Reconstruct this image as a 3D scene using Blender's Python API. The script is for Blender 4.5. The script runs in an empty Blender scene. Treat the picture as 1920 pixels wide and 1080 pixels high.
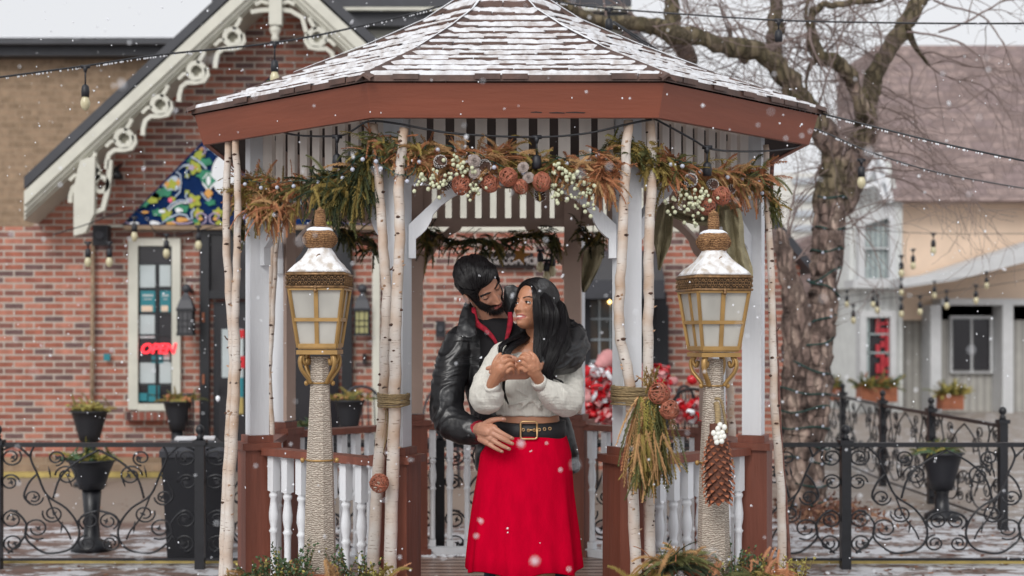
import bpy, bmesh, math, random
import numpy as np
from mathutils import Vector, Matrix, noise
R = math.radians
C = bpy.context.scene.collection
sc = bpy.context.scene
random.seed(7)
# ------------------------------------------------------------------ camera
F = 2623.0
CZ = 1.5                      # camera height above the paving
cd = bpy.data.cameras.new('camera'); cam = bpy.data.objects.new('camera', cd); C.objects.link(cam)
cam.location = (0, 0, CZ); cam.rotation_euler = (R(90), 0, 0)
cd.sensor_width = 36; cd.lens = F/1920*36; cd.shift_x = 125/1920; cd.shift_y = 82/1920
cd.clip_start = 0.1; cd.clip_end = 1000
cd.dof.use_dof = True; cd.dof.focus_distance = 5.85; cd.dof.aperture_fstop = 2.3
sc.camera = cam
# ------------------------------------------------------------------ world and sun: overcast
SUN_EL, SUN_AZ = 38, 200
w = bpy.data.worlds.new('World'); sc.world = w; w.use_nodes = True
nt = w.node_tree; bg = nt.nodes['Background']
sky = nt.nodes.new('ShaderNodeTexSky'); sky.sky_type = 'NISHITA'; sky.sun_disc = False
sky.sun_elevation = R(SUN_EL); sky.sun_rotation = R(SUN_AZ); sky.dust_density = 4; sky.air_density = 1.2
hs = nt.nodes.new('ShaderNodeHueSaturation'); hs.inputs['Saturation'].default_value = 0.12
mixw = nt.nodes.new('ShaderNodeMix'); mixw.data_type = 'RGBA'; mixw.inputs['Factor'].default_value = 0.6
nt.links.new(sky.outputs[0], hs.inputs['Color']); nt.links.new(hs.outputs[0], mixw.inputs['A'])
mixw.inputs['B'].default_value = (7.2, 7.3, 7.6, 1)
nt.links.new(mixw.outputs['Result'], bg.inputs['Color']); bg.inputs['Strength'].default_value = 0.13
sd = bpy.data.lights.new('sun', 'SUN'); sd.energy = 1.25; sd.angle = R(25); sd.color = (1, .97, .93)
so = bpy.data.objects.new('sun', sd); C.objects.link(so)
so.rotation_euler = (R(90-SUN_EL), 0, R(-22))     # from above and behind the camera, a little to its left
sc.view_settings.view_transform = 'Standard'; sc.view_settings.look = 'None'
sc.view_settings.exposure = 0.08; sc.view_settings.gamma = 1
# ------------------------------------------------------------------ helpers
def P(x, y, d):
    "point seen at pixel x,y of the 1920x1080 photo, d metres in front of the camera"
    return Vector(((x-835)*d/F, d, CZ+(622-y)*d/F))
def lin(c): return tuple((v/255/12.92 if v/255 <= .04045 else ((v/255+.055)/1.055)**2.4) for v in c)
class MB:
    def __init__(s): s.v = []; s.f = []; s.m = []; s.sm = []
    def add(s, vs, fs, mi=0, smooth=False):
        n = len(s.v); s.v.extend([tuple(v) for v in vs]); s.f.extend([tuple(i+n for i in f) for f in fs])
        s.m.extend([mi]*len(fs)); s.sm.extend([smooth]*len(fs)); return s
    def box(s, c, size, rot=0, mi=0, tap=1.0):
        cx, cy, cz = c; a, b, h = size[0]/2, size[1]/2, size[2]/2; cr, sr = math.cos(rot), math.sin(rot); vs = []
        for z, t in ((-h, 1.0), (h, tap)):
            for x, y in ((-a, -b), (a, -b), (a, b), (-a, b)):
                x *= t; y *= t; vs.append((cx+x*cr-y*sr, cy+x*sr+y*cr, cz+z))
        return s.add(vs, [(3, 2, 1, 0), (4, 5, 6, 7), (0, 1, 5, 4), (1, 2, 6, 5), (2, 3, 7, 6), (3, 0, 4, 7)], mi)
    def bar(s, p0, p1, wd, hg, up=(0, 0, 1), mi=0):
        p0 = Vector(p0); p1 = Vector(p1); d = (p1-p0).normalized(); u = Vector(up); r = d.cross(u).normalized(); u = r.cross(d)
        vs = [p+r*a*wd/2+u*b*hg/2 for p in (p0, p1) for a, b in ((-1, -1), (1, -1), (1, 1), (-1, 1))]
        return s.add(vs, [(3, 2, 1, 0), (4, 5, 6, 7), (0, 1, 5, 4), (1, 2, 6, 5), (2, 3, 7, 6), (3, 0, 4, 7)], mi)
    def tube(s, pts, rad, n=6, mi=0, smooth=True, cap=True, flat=None, squash=1.0):
        pts = [Vector(p) for p in pts]
        if len(pts) < 2: return s
        if not hasattr(rad, '__len__'): rad = [rad]*len(pts)
        vs = []; prev = None
        for i, p in enumerate(pts):
            t = (pts[min(i+1, len(pts)-1)]-pts[max(i-1, 0)])
            t = t.normalized() if t.length > 1e-9 else Vector((0, 0, 1))
            if prev is None:
                a = Vector(flat) if flat is not None else (Vector((0, 0, 1)) if abs(t.z) < .9 else Vector((1, 0, 0)))
            else: a = prev
            r = a-t*a.dot(t)
            if r.length < 1e-6: r = t.orthogonal()
            r.normalize(); prev = r; b = t.cross(r)
            for k in range(n):
                an = 2*math.pi*k/n; vs.append(p+r*math.cos(an)*rad[i]*squash+b*math.sin(an)*rad[i])
        fs = [(i*n+k, i*n+(k+1) % n, (i+1)*n+(k+1) % n, (i+1)*n+k) for i in range(len(pts)-1) for k in range(n)]
        if cap: fs += [tuple(range(n-1, -1, -1)), tuple((len(pts)-1)*n+k for k in range(n))]
        return s.add(vs, fs, mi, smooth)
    def rings(s, rs, n=32, mi=0, smooth=True, cap=True):
        "rs: list of rings; each a list of n points"
        n = len(rs[0]); vs = [p for r in rs for p in r]
        fs = [(i*n+k, i*n+(k+1) % n, (i+1)*n+(k+1) % n, (i+1)*n+k) for i in range(len(rs)-1) for k in range(n)]
        if cap: fs += [tuple(range(n-1, -1, -1)), tuple((len(rs)-1)*n+k for k in range(n))]
        return s.add(vs, fs, mi, smooth)
    def lathe(s, c, prof, n=12, mi=0, smooth=True, sq=None, rot=0):
        "prof: (r, z) pairs from the bottom up round a vertical axis at c"
        c = Vector(c); rs = []
        for r, z in prof:
            rs.append([c+Vector((r*math.cos(rot+2*math.pi*k/n), r*math.sin(rot+2*math.pi*k/n), z)) for k in range(n)])
        return s.rings(rs, mi=mi, smooth=smooth)
    def prism(s, poly, vec, mi=0):
        "poly: 3-D outline, vec: thickness"
        n = len(poly); vec = Vector(vec); a = [Vector(p) for p in poly]; vs = a+[p+vec for p in a]
        fs = [tuple(range(n-1, -1, -1)), tuple(range(n, 2*n))]+[(k, (k+1) % n, n+(k+1) % n, n+k) for k in range(n)]
        return s.add(vs, fs, mi)
    def ico(s, c, r, sub=1, mi=0, sc3=(1, 1, 1), jit=0):
        vs, fs = ICO[sub]; c = Vector(c)
        return s.add([c+Vector((v[0]*sc3[0], v[1]*sc3[1], v[2]*sc3[2]))*r*(1+random.uniform(-jit, jit)) for v in vs], fs, mi, True)
    def xf(s, M):
        s.v = [tuple(M @ Vector(v)) for v in s.v]; return s
    def build(s, name, mats, parent=None, origin=None, **props):
        me = bpy.data.meshes.new(name); 
        if not isinstance(mats, (list, tuple)): mats = [mats]
        o = bpy.data.objects.new(name, me); C.objects.link(o)
        if parent is not None: og = WLOC[parent.name]; o.parent = parent
        elif origin is not None: og = Vector(origin); o.location = og
        else:
            a = np.array(s.v); og = Vector((float(a[:, 0].mean()), float(a[:, 1].mean()), float(a[:, 2].min()))); o.location = og
        WLOC[o.name] = og.copy()
        a = np.array(s.v, dtype=np.float64)-np.array(og)
        me.from_pydata(a.tolist(), [], s.f)
        for m in mats: me.materials.append(m)
        me.polygons.foreach_set('material_index', s.m); me.polygons.foreach_set('use_smooth', s.sm)
        me.update()
        for k, v in props.items(): o[k] = v
        return o
ICO = {}
for _s in (1, 2, 3, 4):
    _b = bmesh.new(); bmesh.ops.create_icosphere(_b, subdivisions=_s, radius=1)
    ICO[_s] = ([tuple(v.co) for v in _b.verts], [tuple(v.index for v in f.verts) for f in _b.faces]); _b.free()
WLOC = {}
def tag(o, label, cat, group=None):
    o['label'] = label; o['category'] = cat
    if group: o['group'] = group
    return o
def struct(o, kind='structure'): o['kind'] = kind; return o
def thing(name, label, cat, loc, group=None):
    o = bpy.data.objects.new(name, None); C.objects.link(o); o.location = loc; o.empty_display_size = .1
    WLOC[o.name] = Vector(loc); tag(o, label, cat, group); return o
def copy_tree(o, parent=None):
    c = o.copy(); C.objects.link(c); WLOC[c.name] = WLOC[o.name].copy()
    if parent is not None: c.parent = parent
    for ch in list(o.children): copy_tree(ch, c)
    return c
# ------------------------------------------------------------------ materials
def mat(name, col, rough=.6, metal=0, spec=.5, noise_amt=.0, nscale=8, bump=0, bscale=60, col2=None, stretch=None, coat=0, sheen=0, trans=0, bdist=.01, sub=0, detail=5):
    m = bpy.data.materials.new(name); m.use_nodes = True; t = m.node_tree; b = t.nodes['Principled BSDF']
    b.inputs['Base Color'].default_value = (*col, 1); b.inputs['Roughness'].default_value = rough
    b.inputs['Metallic'].default_value = metal; b.inputs['Specular IOR Level'].default_value = spec
    b.inputs['Coat Weight'].default_value = coat; b.inputs['Sheen Weight'].default_value = sheen
    b.inputs['Transmission Weight'].default_value = trans
    if sub: b.inputs['Subsurface Weight'].default_value = sub; b.inputs['Subsurface Radius'].default_value = (.012, .005, .003); b.inputs['Subsurface Scale'].default_value = 1
    tc = t.nodes.new('ShaderNodeTexCoord'); mp = t.nodes.new('ShaderNodeMapping'); t.links.new(tc.outputs['Object'], mp.inputs[0])
    if stretch: mp.inputs['Scale'].default_value = stretch
    if col2 is not None or noise_amt:
        c2 = col2 if col2 is not None else tuple(v*(1-noise_amt) for v in col)
        nz = t.nodes.new('ShaderNodeTexNoise'); nz.inputs['Scale'].default_value = nscale; nz.inputs['Detail'].default_value = detail
        cr = t.nodes.new('ShaderNodeValToRGB'); cr.color_ramp.elements[0].position = .36; cr.color_ramp.elements[1].position = .64
        cr.color_ramp.elements[0].color = (*c2, 1); cr.color_ramp.elements[1].color = (*col, 1)
        t.links.new(mp.outputs[0], nz.inputs['Vector']); t.links.new(nz.outputs['Fac'], cr.inputs[0]); t.links.new(cr.outputs[0], b.inputs['Base Color'])
    if bump:
        nb = t.nodes.new('ShaderNodeTexNoise'); nb.inputs['Scale'].default_value = bscale; nb.inputs['Detail'].default_value = 4
        bp = t.nodes.new('ShaderNodeBump'); bp.inputs['Strength'].default_value = bump; bp.inputs['Distance'].default_value = bdist
        t.links.new(mp.outputs[0], nb.inputs['Vector']); t.links.new(nb.outputs['Fac'], bp.inputs['Height']); t.links.new(bp.outputs[0], b.inputs['Normal'])
    return m
def emit(name, col, s):
    m = mat(name, col); b = m.node_tree.nodes['Principled BSDF']; b.inputs['Emission Color'].default_value = (*col, 1); b.inputs['Emission Strength'].default_value = s; return m
def L(r, g, b, k=1.25): return tuple(min(.85, v*k) for v in lin((r, g, b)))
M = {}
M['white'] = mat('white_paint', (.78, .80, .83), .5, noise_amt=.07, nscale=3, bump=.15, bscale=25, stretch=(6, 6, .6))
M['beige'] = mat('cream_paint', (.80, .73, .67), .6, noise_amt=.1, nscale=4, bump=.15, bscale=25, stretch=(6, 6, .6))
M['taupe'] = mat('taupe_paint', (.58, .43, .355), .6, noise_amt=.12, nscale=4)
M['brown'] = mat('redbrown_stain', (.215, .068, .042), .45, noise_amt=.22, nscale=5, bump=.25, bscale=18, stretch=(5, 5, .5))
M['fascia'] = mat('russet_fascia', (.225, .062, .032), .45, noise_amt=.15, nscale=3, bump=.15, bscale=14, stretch=(.6, .6, 5))
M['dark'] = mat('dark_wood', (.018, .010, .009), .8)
M['shingle'] = mat('wet_shingle', (.115, .062, .047), .5, noise_amt=.45, nscale=9, bump=.3, bscale=30)
M['snow'] = mat('snow', (.82, .84, .88), .7, bump=.6, bscale=70, bdist=.006, sub=.0)
M['deck'] = mat('wet_deck_boards', (.44, .30, .24), .3, noise_amt=.4, nscale=5, bump=.1, bscale=8, stretch=(1, 6, 1))
M['black'] = mat('black_iron', (.012, .013, .017), .35, noise_amt=.3, nscale=20)
M['blackmatte'] = mat('black_plastic', (.014, .015, .02), .5)
M['gold'] = mat('gold_paint', (.42, .25, .085), .38, metal=.35, noise_amt=.22, nscale=12, bump=.1)
M['filigree'] = mat('antique_filigree', (.30, .17, .075), .42, metal=.4, noise_amt=.5, nscale=60)
M['filigree_dark'] = mat('filigree_backing', (.06, .035, .02), .8)
M['frost'] = mat('frosted_pane', (.50, .485, .44), .25, noise_amt=.30, nscale=5, stretch=(1, 1, .5))  # tone noise painted in for the gradient and reflections on the panes
M['cream_trim'] = mat('cream_trim', (.62, .61, .53), .6, noise_amt=.1, nscale=6)
M['slate'] = mat('dark_slate_metal', (.045, .047, .057), .5, noise_amt=.25, nscale=3)
M['green'] = mat('cedar_green', (.15, .155, .06), .7, noise_amt=.4, nscale=14, spec=.2)
M['olive'] = mat('cedar_olive', (.34, .25, .075), .7, noise_amt=.4, nscale=14, spec=.2)
M['rust'] = mat('dried_fir_rust', (.48, .205, .10), .75, noise_amt=.35, nscale=14, spec=.2)
M['tan'] = mat('dried_fir_tan', (.54, .32, .15), .75, noise_amt=.35, nscale=14, spec=.2)
M['deep'] = mat('fir_dark', (.045, .06, .032), .75, noise_amt=.4, nscale=14, spec=.2)
M['leaf'] = mat('box_leaf', (.06, .12, .045), .5, noise_amt=.4, nscale=14)
M['yellowleaf'] = mat('yellow_leaf', (.42, .36, .09), .6, noise_amt=.3, nscale=14)
M['peachleaf'] = mat('peach_fir', (.62, .29, .15), .7, noise_amt=.3, nscale=14)
M['stem'] = mat('brown_stem', (.14, .08, .045), .8)
M['wicker'] = mat('copper_wicker', (.50, .17, .10), .5, noise_amt=.45, nscale=40)
M['berry'] = mat('cream_berry', (.62, .64, .44), .42, noise_amt=.1, nscale=30)
M['pearl'] = mat('white_berry', (.80, .80, .74), .3)
M['cone'] = mat('brown_cone', (.10, .05, .035), .7, noise_amt=.4, nscale=60)
M['conetip'] = mat('frosted_cone_tip', (.75, .72, .70), .7)
M['bigcone'] = mat('orange_brown_cone', (.40, .125, .05), .55, noise_amt=.5, nscale=40)
M['bigcone_dark'] = mat('cone_shade_side', (.10, .035, .02), .8)
M['rose'] = mat('grey_wood_rose', (.40, .33, .30), .8, noise_amt=.4, nscale=50)
M['raffia'] = mat('raffia', (.40, .29, .15), .8, noise_amt=.5, nscale=60, bump=.4, bscale=90, stretch=(1, 1, 6))
M['terracotta'] = mat('terracotta', (.32, .11, .055), .8, noise_amt=.3)
M['red'] = mat('glossy_red', (.55, .012, .02), .25)
M['pink'] = mat('pink_plush', (.62, .28, .28), .8, noise_amt=.2)
M['glassdark'] = mat('dark_glass', (.022, .020, .024), .12, noise_amt=.3, nscale=1.5)
M['teal'] = mat('teal_print', (.015, .19, .23), .5)
M['paper'] = mat('paper', (.50, .56, .57), .7, noise_amt=.12, nscale=3)
M['bulb'] = mat('bulb_glass', (.62, .56, .36), .15, noise_amt=.1)
M['bluegrey'] = mat('siding_grey', (.30, .31, .31), .7, noise_amt=.1, nscale=2)
M['peach'] = mat('peach_stucco', (.78, .60, .46), .8, noise_amt=.1, nscale=2)
M['yellow'] = mat('yellow_paint', (.50, .38, .12), .6, noise_amt=.3)
M['water'] = mat('ice_drop', (.8, .8, .82), .1)

def node_mat(name): 
    m = bpy.data.materials.new(name); m.use_nodes = True; return m, m.node_tree, m.node_tree.nodes['Principled BSDF']
def brick(name, tones, mortar, bw=.215, bh=.0697, axis='XZ', mort=.010, off=0):
    m, t, b = node_mat(name); N = t.nodes.new; K = t.links.new
    g = N('ShaderNodeNewGeometry'); sp = N('ShaderNodeSeparateXYZ'); K(g.outputs['Position'], sp.inputs[0])
    cb = N('ShaderNodeCombineXYZ'); K(sp.outputs['X' if axis == 'XZ' else 'Y'], cb.inputs['X']); K(sp.outputs['Z'], cb.inputs['Y'])
    wob = N('ShaderNodeTexNoise'); wob.inputs['Scale'].default_value = 14; K(cb.outputs[0], wob.inputs['Vector'])
    ad = N('ShaderNodeVectorMath'); ad.operation = 'MULTIPLY_ADD'; ad.inputs[1].default_value = (.006, .006, 0); K(wob.outputs['Color'], ad.inputs[0]); K(cb.outputs[0], ad.inputs[2])
    br = N('ShaderNodeTexBrick'); br.inputs['Color1'].default_value = (0, 0, 0, 1); br.inputs['Color2'].default_value = (1, 1, 1, 1)
    br.inputs['Scale'].default_value = 1; br.inputs['Brick Width'].default_value = bw; br.inputs['Row Height'].default_value = bh
    br.inputs['Mortar Size'].default_value = mort; br.inputs['Mortar Smooth'].default_value = .3; br.offset = .5
    K(ad.outputs[0], br.inputs['Vector'])
    cr = N('ShaderNodeValToRGB'); e = cr.color_ramp; e.interpolation = 'CONSTANT'
    for i, (p, c) in enumerate(tones):
        el = e.elements[i] if i < 2 else e.elements.new(p)
        el.position = p; el.color = (*c, 1)
    K(br.outputs['Color'], cr.inputs[0])
    nz = N('ShaderNodeTexNoise'); nz.inputs['Scale'].default_value = 9; nz.inputs['Detail'].default_value = 8; K(cb.outputs[0], nz.inputs['Vector'])
    mr = N('ShaderNodeMapRange'); mr.inputs[1].default_value = .3; mr.inputs[2].default_value = .7; mr.inputs[3].default_value = .72; mr.inputs[4].default_value = 1.22
    K(nz.outputs['Fac'], mr.inputs[0])
    mu = N('ShaderNodeVectorMath'); mu.operation = 'SCALE'; K(cr.outputs[0], mu.inputs[0]); K(mr.outputs[0], mu.inputs['Scale'])
    mx = N('ShaderNodeMix'); mx.data_type = 'RGBA'; K(br.outputs['Fac'], mx.inputs['Factor']); K(mu.outputs[0], mx.inputs['A']); mx.inputs['B'].default_value = (*mortar, 1)
    K(mx.outputs['Result'], b.inputs['Base Color']); b.inputs['Roughness'].default_value = .85
    bp = N('ShaderNodeBump'); bp.invert = True; bp.inputs['Strength'].default_value = .6; bp.inputs['Distance'].default_value = .01
    K(br.outputs['Fac'], bp.inputs['Height']); K(bp.outputs[0], b.inputs['Normal']); return m
M['brick'] = brick('red_brick', [(0, (.15, .085, .08)), (.14, (.22, .095, .075)), (.3, (.36, .125, .082)), (.6, (.29, .098, .068)), (.8, (.44, .18, .125))], (.48, .42, .365))
M['brick_dark'] = brick('dark_brick', [(0, (.08, .035, .035)), (.3, (.20, .065, .045)), (.6, (.27, .08, .055))], (.25, .20, .17), bw=.07, bh=.22)
M['tanbrick'] = brick('tan_brick', [(0, (.26, .18, .115)), (.4, (.31, .215, .14))], (.34, .25, .17), bw=.25, bh=.10, mort=.008)
def lines_mat(name, c1, c2, scale, axis='Z', rough=.7, sharp=(.45, .55), nmix=.3):
    m, t, b = node_mat(name); N = t.nodes.new; K = t.links.new
    g = N('ShaderNodeNewGeometry'); wv = N('ShaderNodeTexWave'); wv.bands_direction = axis; wv.inputs['Scale'].default_value = scale
    wv.inputs['Distortion'].default_value = .3; wv.inputs['Detail'].default_value = 2; wv.wave_profile = 'SAW' if sharp is None else 'SIN'
    K(g.outputs['Position'], wv.inputs['Vector'])
    cr = N('ShaderNodeValToRGB'); s0, s1 = sharp or (.0, .25); cr.color_ramp.elements[0].position = s0; cr.color_ramp.elements[1].position = s1
    cr.color_ramp.elements[0].color = (*c2, 1); cr.color_ramp.elements[1].color = (*c1, 1); K(wv.outputs['Fac'], cr.inputs[0])
    nz = N('ShaderNodeTexNoise'); nz.inputs['Scale'].default_value = 5; nz.inputs['Detail'].default_value = 6; K(g.outputs['Position'], nz.inputs['Vector'])
    mr = N('ShaderNodeMapRange'); mr.inputs[1].default_value = .3; mr.inputs[2].default_value = .7; mr.inputs[3].default_value = 1-nmix; mr.inputs[4].default_value = 1+nmix
    K(nz.outputs['Fac'], mr.inputs[0]); mu = N('ShaderNodeVectorMath'); mu.operation = 'SCALE'; K(cr.outputs[0], mu.inputs[0]); K(mr.outputs[0], mu.inputs['Scale'])
    K(mu.outputs[0], b.inputs['Base Color']); b.inputs['Roughness'].default_value = rough
    bp = N('ShaderNodeBump'); bp.inputs['Strength'].default_value = .5; bp.inputs['Distance'].default_value = .01; K(wv.outputs['Fac'], bp.inputs['Height']); K(bp.outputs[0], b.inputs['Normal'])
    return m
M['mauve'] = brick('mauve_shingles', [(0, (.21, .155, .145)), (.3, (.28, .21, .195)), (.65, (.24, .18, .175))], (.17, .13, .125), bw=.4, bh=.16, mort=.012)
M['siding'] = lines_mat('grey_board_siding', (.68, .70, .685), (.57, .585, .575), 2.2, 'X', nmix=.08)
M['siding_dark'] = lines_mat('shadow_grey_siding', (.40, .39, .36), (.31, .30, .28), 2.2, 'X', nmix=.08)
# rope winding: noise stretched along the strand plus fine rings
def rope_mat(name, c1, c2, freq, axis='Z', br=1.0):
    m, t, b = node_mat(name); N = t.nodes.new; K = t.links.new
    tc = N('ShaderNodeTexCoord'); wv = N('ShaderNodeTexWave'); wv.bands_direction = axis; wv.inputs['Scale'].default_value = freq
    wv.inputs['Distortion'].default_value = 5; wv.inputs['Detail'].default_value = 3; wv.inputs['Detail Scale'].default_value = 1.2
    K(tc.outputs['Object'], wv.inputs['Vector'])
    nz = N('ShaderNodeTexNoise'); nz.inputs['Scale'].default_value = 1; nz.inputs['Detail'].default_value = 3
    mp = N('ShaderNodeMapping'); mp.inputs['Scale'].default_value = (55, 55, 240); K(tc.outputs['Object'], mp.inputs[0]); K(mp.outputs[0], nz.inputs['Vector'])
    ad = N('ShaderNodeMath'); ad.operation = 'MULTIPLY'; K(wv.outputs['Fac'], ad.inputs[0]); K(nz.outputs['Fac'], ad.inputs[1])
    cr = N('ShaderNodeValToRGB'); cr.color_ramp.elements[0].position = .04; cr.color_ramp.elements[1].position = .36
    cr.color_ramp.elements[0].color = (*c2, 1); cr.color_ramp.elements[1].color = (*c1, 1); K(ad.outputs[0], cr.inputs[0]); K(cr.outputs[0], b.inputs['Base Color'])
    b.inputs['Roughness'].default_value = .85
    wv.inputs['Distortion'].default_value = 8; wv.inputs['Detail Scale'].default_value = 2
    bp = N('ShaderNodeBump'); bp.inputs['Strength'].default_value = .8; bp.inputs['Distance'].default_value = .006; K(ad.outputs[0], bp.inputs['Height']); K(bp.outputs[0], b.inputs['Normal']); return m
M['rope'] = rope_mat('wound_twine', (.58, .51, .43), (.24, .19, .15), 38)
M['rope_dark'] = rope_mat('copper_twine', (.42, .23, .10), (.12, .05, .022), 45)
def birch_mat():
    m, t, b = node_mat('birch_bark'); N = t.nodes.new; K = t.links.new
    tc = N('ShaderNodeTexCoord'); 
    def nz(scale, st, det=4):
        mp = N('ShaderNodeMapping'); mp.inputs['Scale'].default_value = st; K(tc.outputs['Object'], mp.inputs[0])
        n = N('ShaderNodeTexNoise'); n.inputs['Scale'].default_value = scale; n.inputs['Detail'].default_value = det; K(mp.outputs[0], n.inputs['Vector']); return n
    a = nz(4, (1, 1, 1.5)); r1 = N('ShaderNodeValToRGB'); e = r1.color_ramp.elements; e[0].position = .38; e[0].color = (.50, .36, .26, 1); e[1].position = .6; e[1].color = (.66, .61, .56, 1); K(a.outputs['Fac'], r1.inputs[0])
    l = nz(1, (22, 22, 190)); r2 = N('ShaderNodeValToRGB'); e = r2.color_ramp.elements; e[0].position = .30; e[0].color = (1, 1, 1, 1); e[1].position = .37; e[1].color = (0, 0, 0, 1); K(l.outputs['Fac'], r2.inputs[0])
    m1 = N('ShaderNodeMix'); m1.data_type = 'RGBA'; K(r2.outputs[0], m1.inputs['Factor']); K(r1.outputs[0], m1.inputs['A']); m1.inputs['B'].default_value = (.24, .16, .11, 1)
    s = nz(1, (14, 14, 34), 3); r3 = N('ShaderNodeValToRGB'); e = r3.color_ramp.elements; e[0].position = .25; e[0].color = (1, 1, 1, 1); e[1].position = .29; e[1].color = (0, 0, 0, 1); K(s.outputs['Fac'], r3.inputs[0])
    m2 = N('ShaderNodeMix'); m2.data_type = 'RGBA'; K(r3.outputs[0], m2.inputs['Factor']); K(m1.outputs['Result'], m2.inputs['A']); m2.inputs['B'].default_value = (.05, .03, .022, 1)
    K(m2.outputs['Result'], b.inputs['Base Color']); b.inputs['Roughness'].default_value = .7
    bp = N('ShaderNodeBump'); bp.inputs['Strength'].default_value = .5; bp.inputs['Distance'].default_value = .004; K(l.outputs['Fac'], bp.inputs['Height']); K(bp.outputs[0], b.inputs['Normal']); return m
M['birch'] = birch_mat()
M['knot'] = mat('birch_knot', (.035, .02, .014), .9, col2=(.12, .06, .04), nscale=80)
M['curl'] = mat('peeling_bark', (.62, .40, .26), .8, noise_amt=.3, nscale=40)
def bark_mat():
    m, t, b = node_mat('mossy_bark'); N = t.nodes.new; K = t.links.new
    tc = N('ShaderNodeTexCoord'); mp = N('ShaderNodeMapping'); mp.inputs['Scale'].default_value = (1, 1, .45); K(tc.outputs['Object'], mp.inputs[0])
    n = N('ShaderNodeTexNoise'); n.inputs['Scale'].default_value = 9; n.inputs['Detail'].default_value = 8; n.inputs['Roughness'].default_value = .65; K(mp.outputs[0], n.inputs['Vector'])
    r = N('ShaderNodeValToRGB'); e = r.color_ramp.elements; e[0].position = .36; e[0].color = (.075, .05, .042, 1); e[1].position = .66; e[1].color = (.50, .38, .31, 1)
    x = e.new(.5); x.color = (.25, .175, .145, 1); K(n.outputs['Fac'], r.inputs[0])
    n2 = N('ShaderNodeTexNoise'); n2.inputs['Scale'].default_value = 3.2; n2.inputs['Detail'].default_value = 6; K(tc.outputs['Object'], n2.inputs['Vector'])
    g = N('ShaderNodeNewGeometry'); sp = N('ShaderNodeSeparateXYZ'); K(g.outputs['Position'], sp.inputs[0])
    mz = N('ShaderNodeMapRange'); mz.inputs[1].default_value = 1.6; mz.inputs[2].default_value = 3.6; mz.inputs[3].default_value = -.16; mz.inputs[4].default_value = .17; K(sp.outputs['Z'], mz.inputs[0])
    ad = N('ShaderNodeMath'); K(n2.outputs['Fac'], ad.inputs[0]); K(mz.outputs[0], ad.inputs[1])
    r2 = N('ShaderNodeValToRGB'); e = r2.color_ramp.elements; e[0].position = .48; e[0].color = (0, 0, 0, 1); e[1].position = .62; e[1].color = (.7, .7, .7, 1); K(ad.outputs[0], r2.inputs[0])
    mx = N('ShaderNodeMix'); mx.data_type = 'RGBA'; K(r2.outputs[0], mx.inputs['Factor']); K(r.outputs[0], mx.inputs['A']); mx.inputs['B'].default_value = (.10, .088, .032, 1)
    K(mx.outputs['Result'], b.inputs['Base Color']); b.inputs['Roughness'].default_value = .85
    vo = N('ShaderNodeTexVoronoi'); vo.feature = 'DISTANCE_TO_EDGE'; vo.inputs['Scale'].default_value = 1; mv = N('ShaderNodeMapping'); mv.inputs['Scale'].default_value = (13, 13, 4.5); wn_ = N('ShaderNodeVectorMath'); wn_.operation = 'MULTIPLY_ADD'; wn_.inputs[1].default_value = (.12, .12, .12)
    K(n.outputs['Color'], wn_.inputs[0]); K(tc.outputs['Object'], wn_.inputs[2]); K(wn_.outputs[0], mv.inputs[0]); K(mv.outputs[0], vo.inputs['Vector'])
    rv_ = N('ShaderNodeValToRGB'); e = rv_.color_ramp.elements; e[0].position = .0; e[0].color = (.25, .22, .2, 1); e[1].position = .16; e[1].color = (1, 1, 1, 1); K(vo.outputs['Distance'], rv_.inputs[0])
    mm = N('ShaderNodeMix'); mm.data_type = 'RGBA'; mm.blend_type = 'MULTIPLY'; mm.inputs['Factor'].default_value = .4; K(mx.outputs['Result'], mm.inputs['A']); K(rv_.outputs[0], mm.inputs['B']); K(mm.outputs['Result'], b.inputs['Base Color'])
    hh_ = N('ShaderNodeMath'); K(n.outputs['Fac'], hh_.inputs[0]); K(rv_.outputs[0], hh_.inputs[1])
    bp = N('ShaderNodeBump'); bp.inputs['Strength'].default_value = 1; bp.inputs['Distance'].default_value = .035; K(hh_.outputs[0], bp.inputs['Height']); K(bp.outputs[0], b.inputs['Normal']); return m
M['bark'] = bark_mat()
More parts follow.
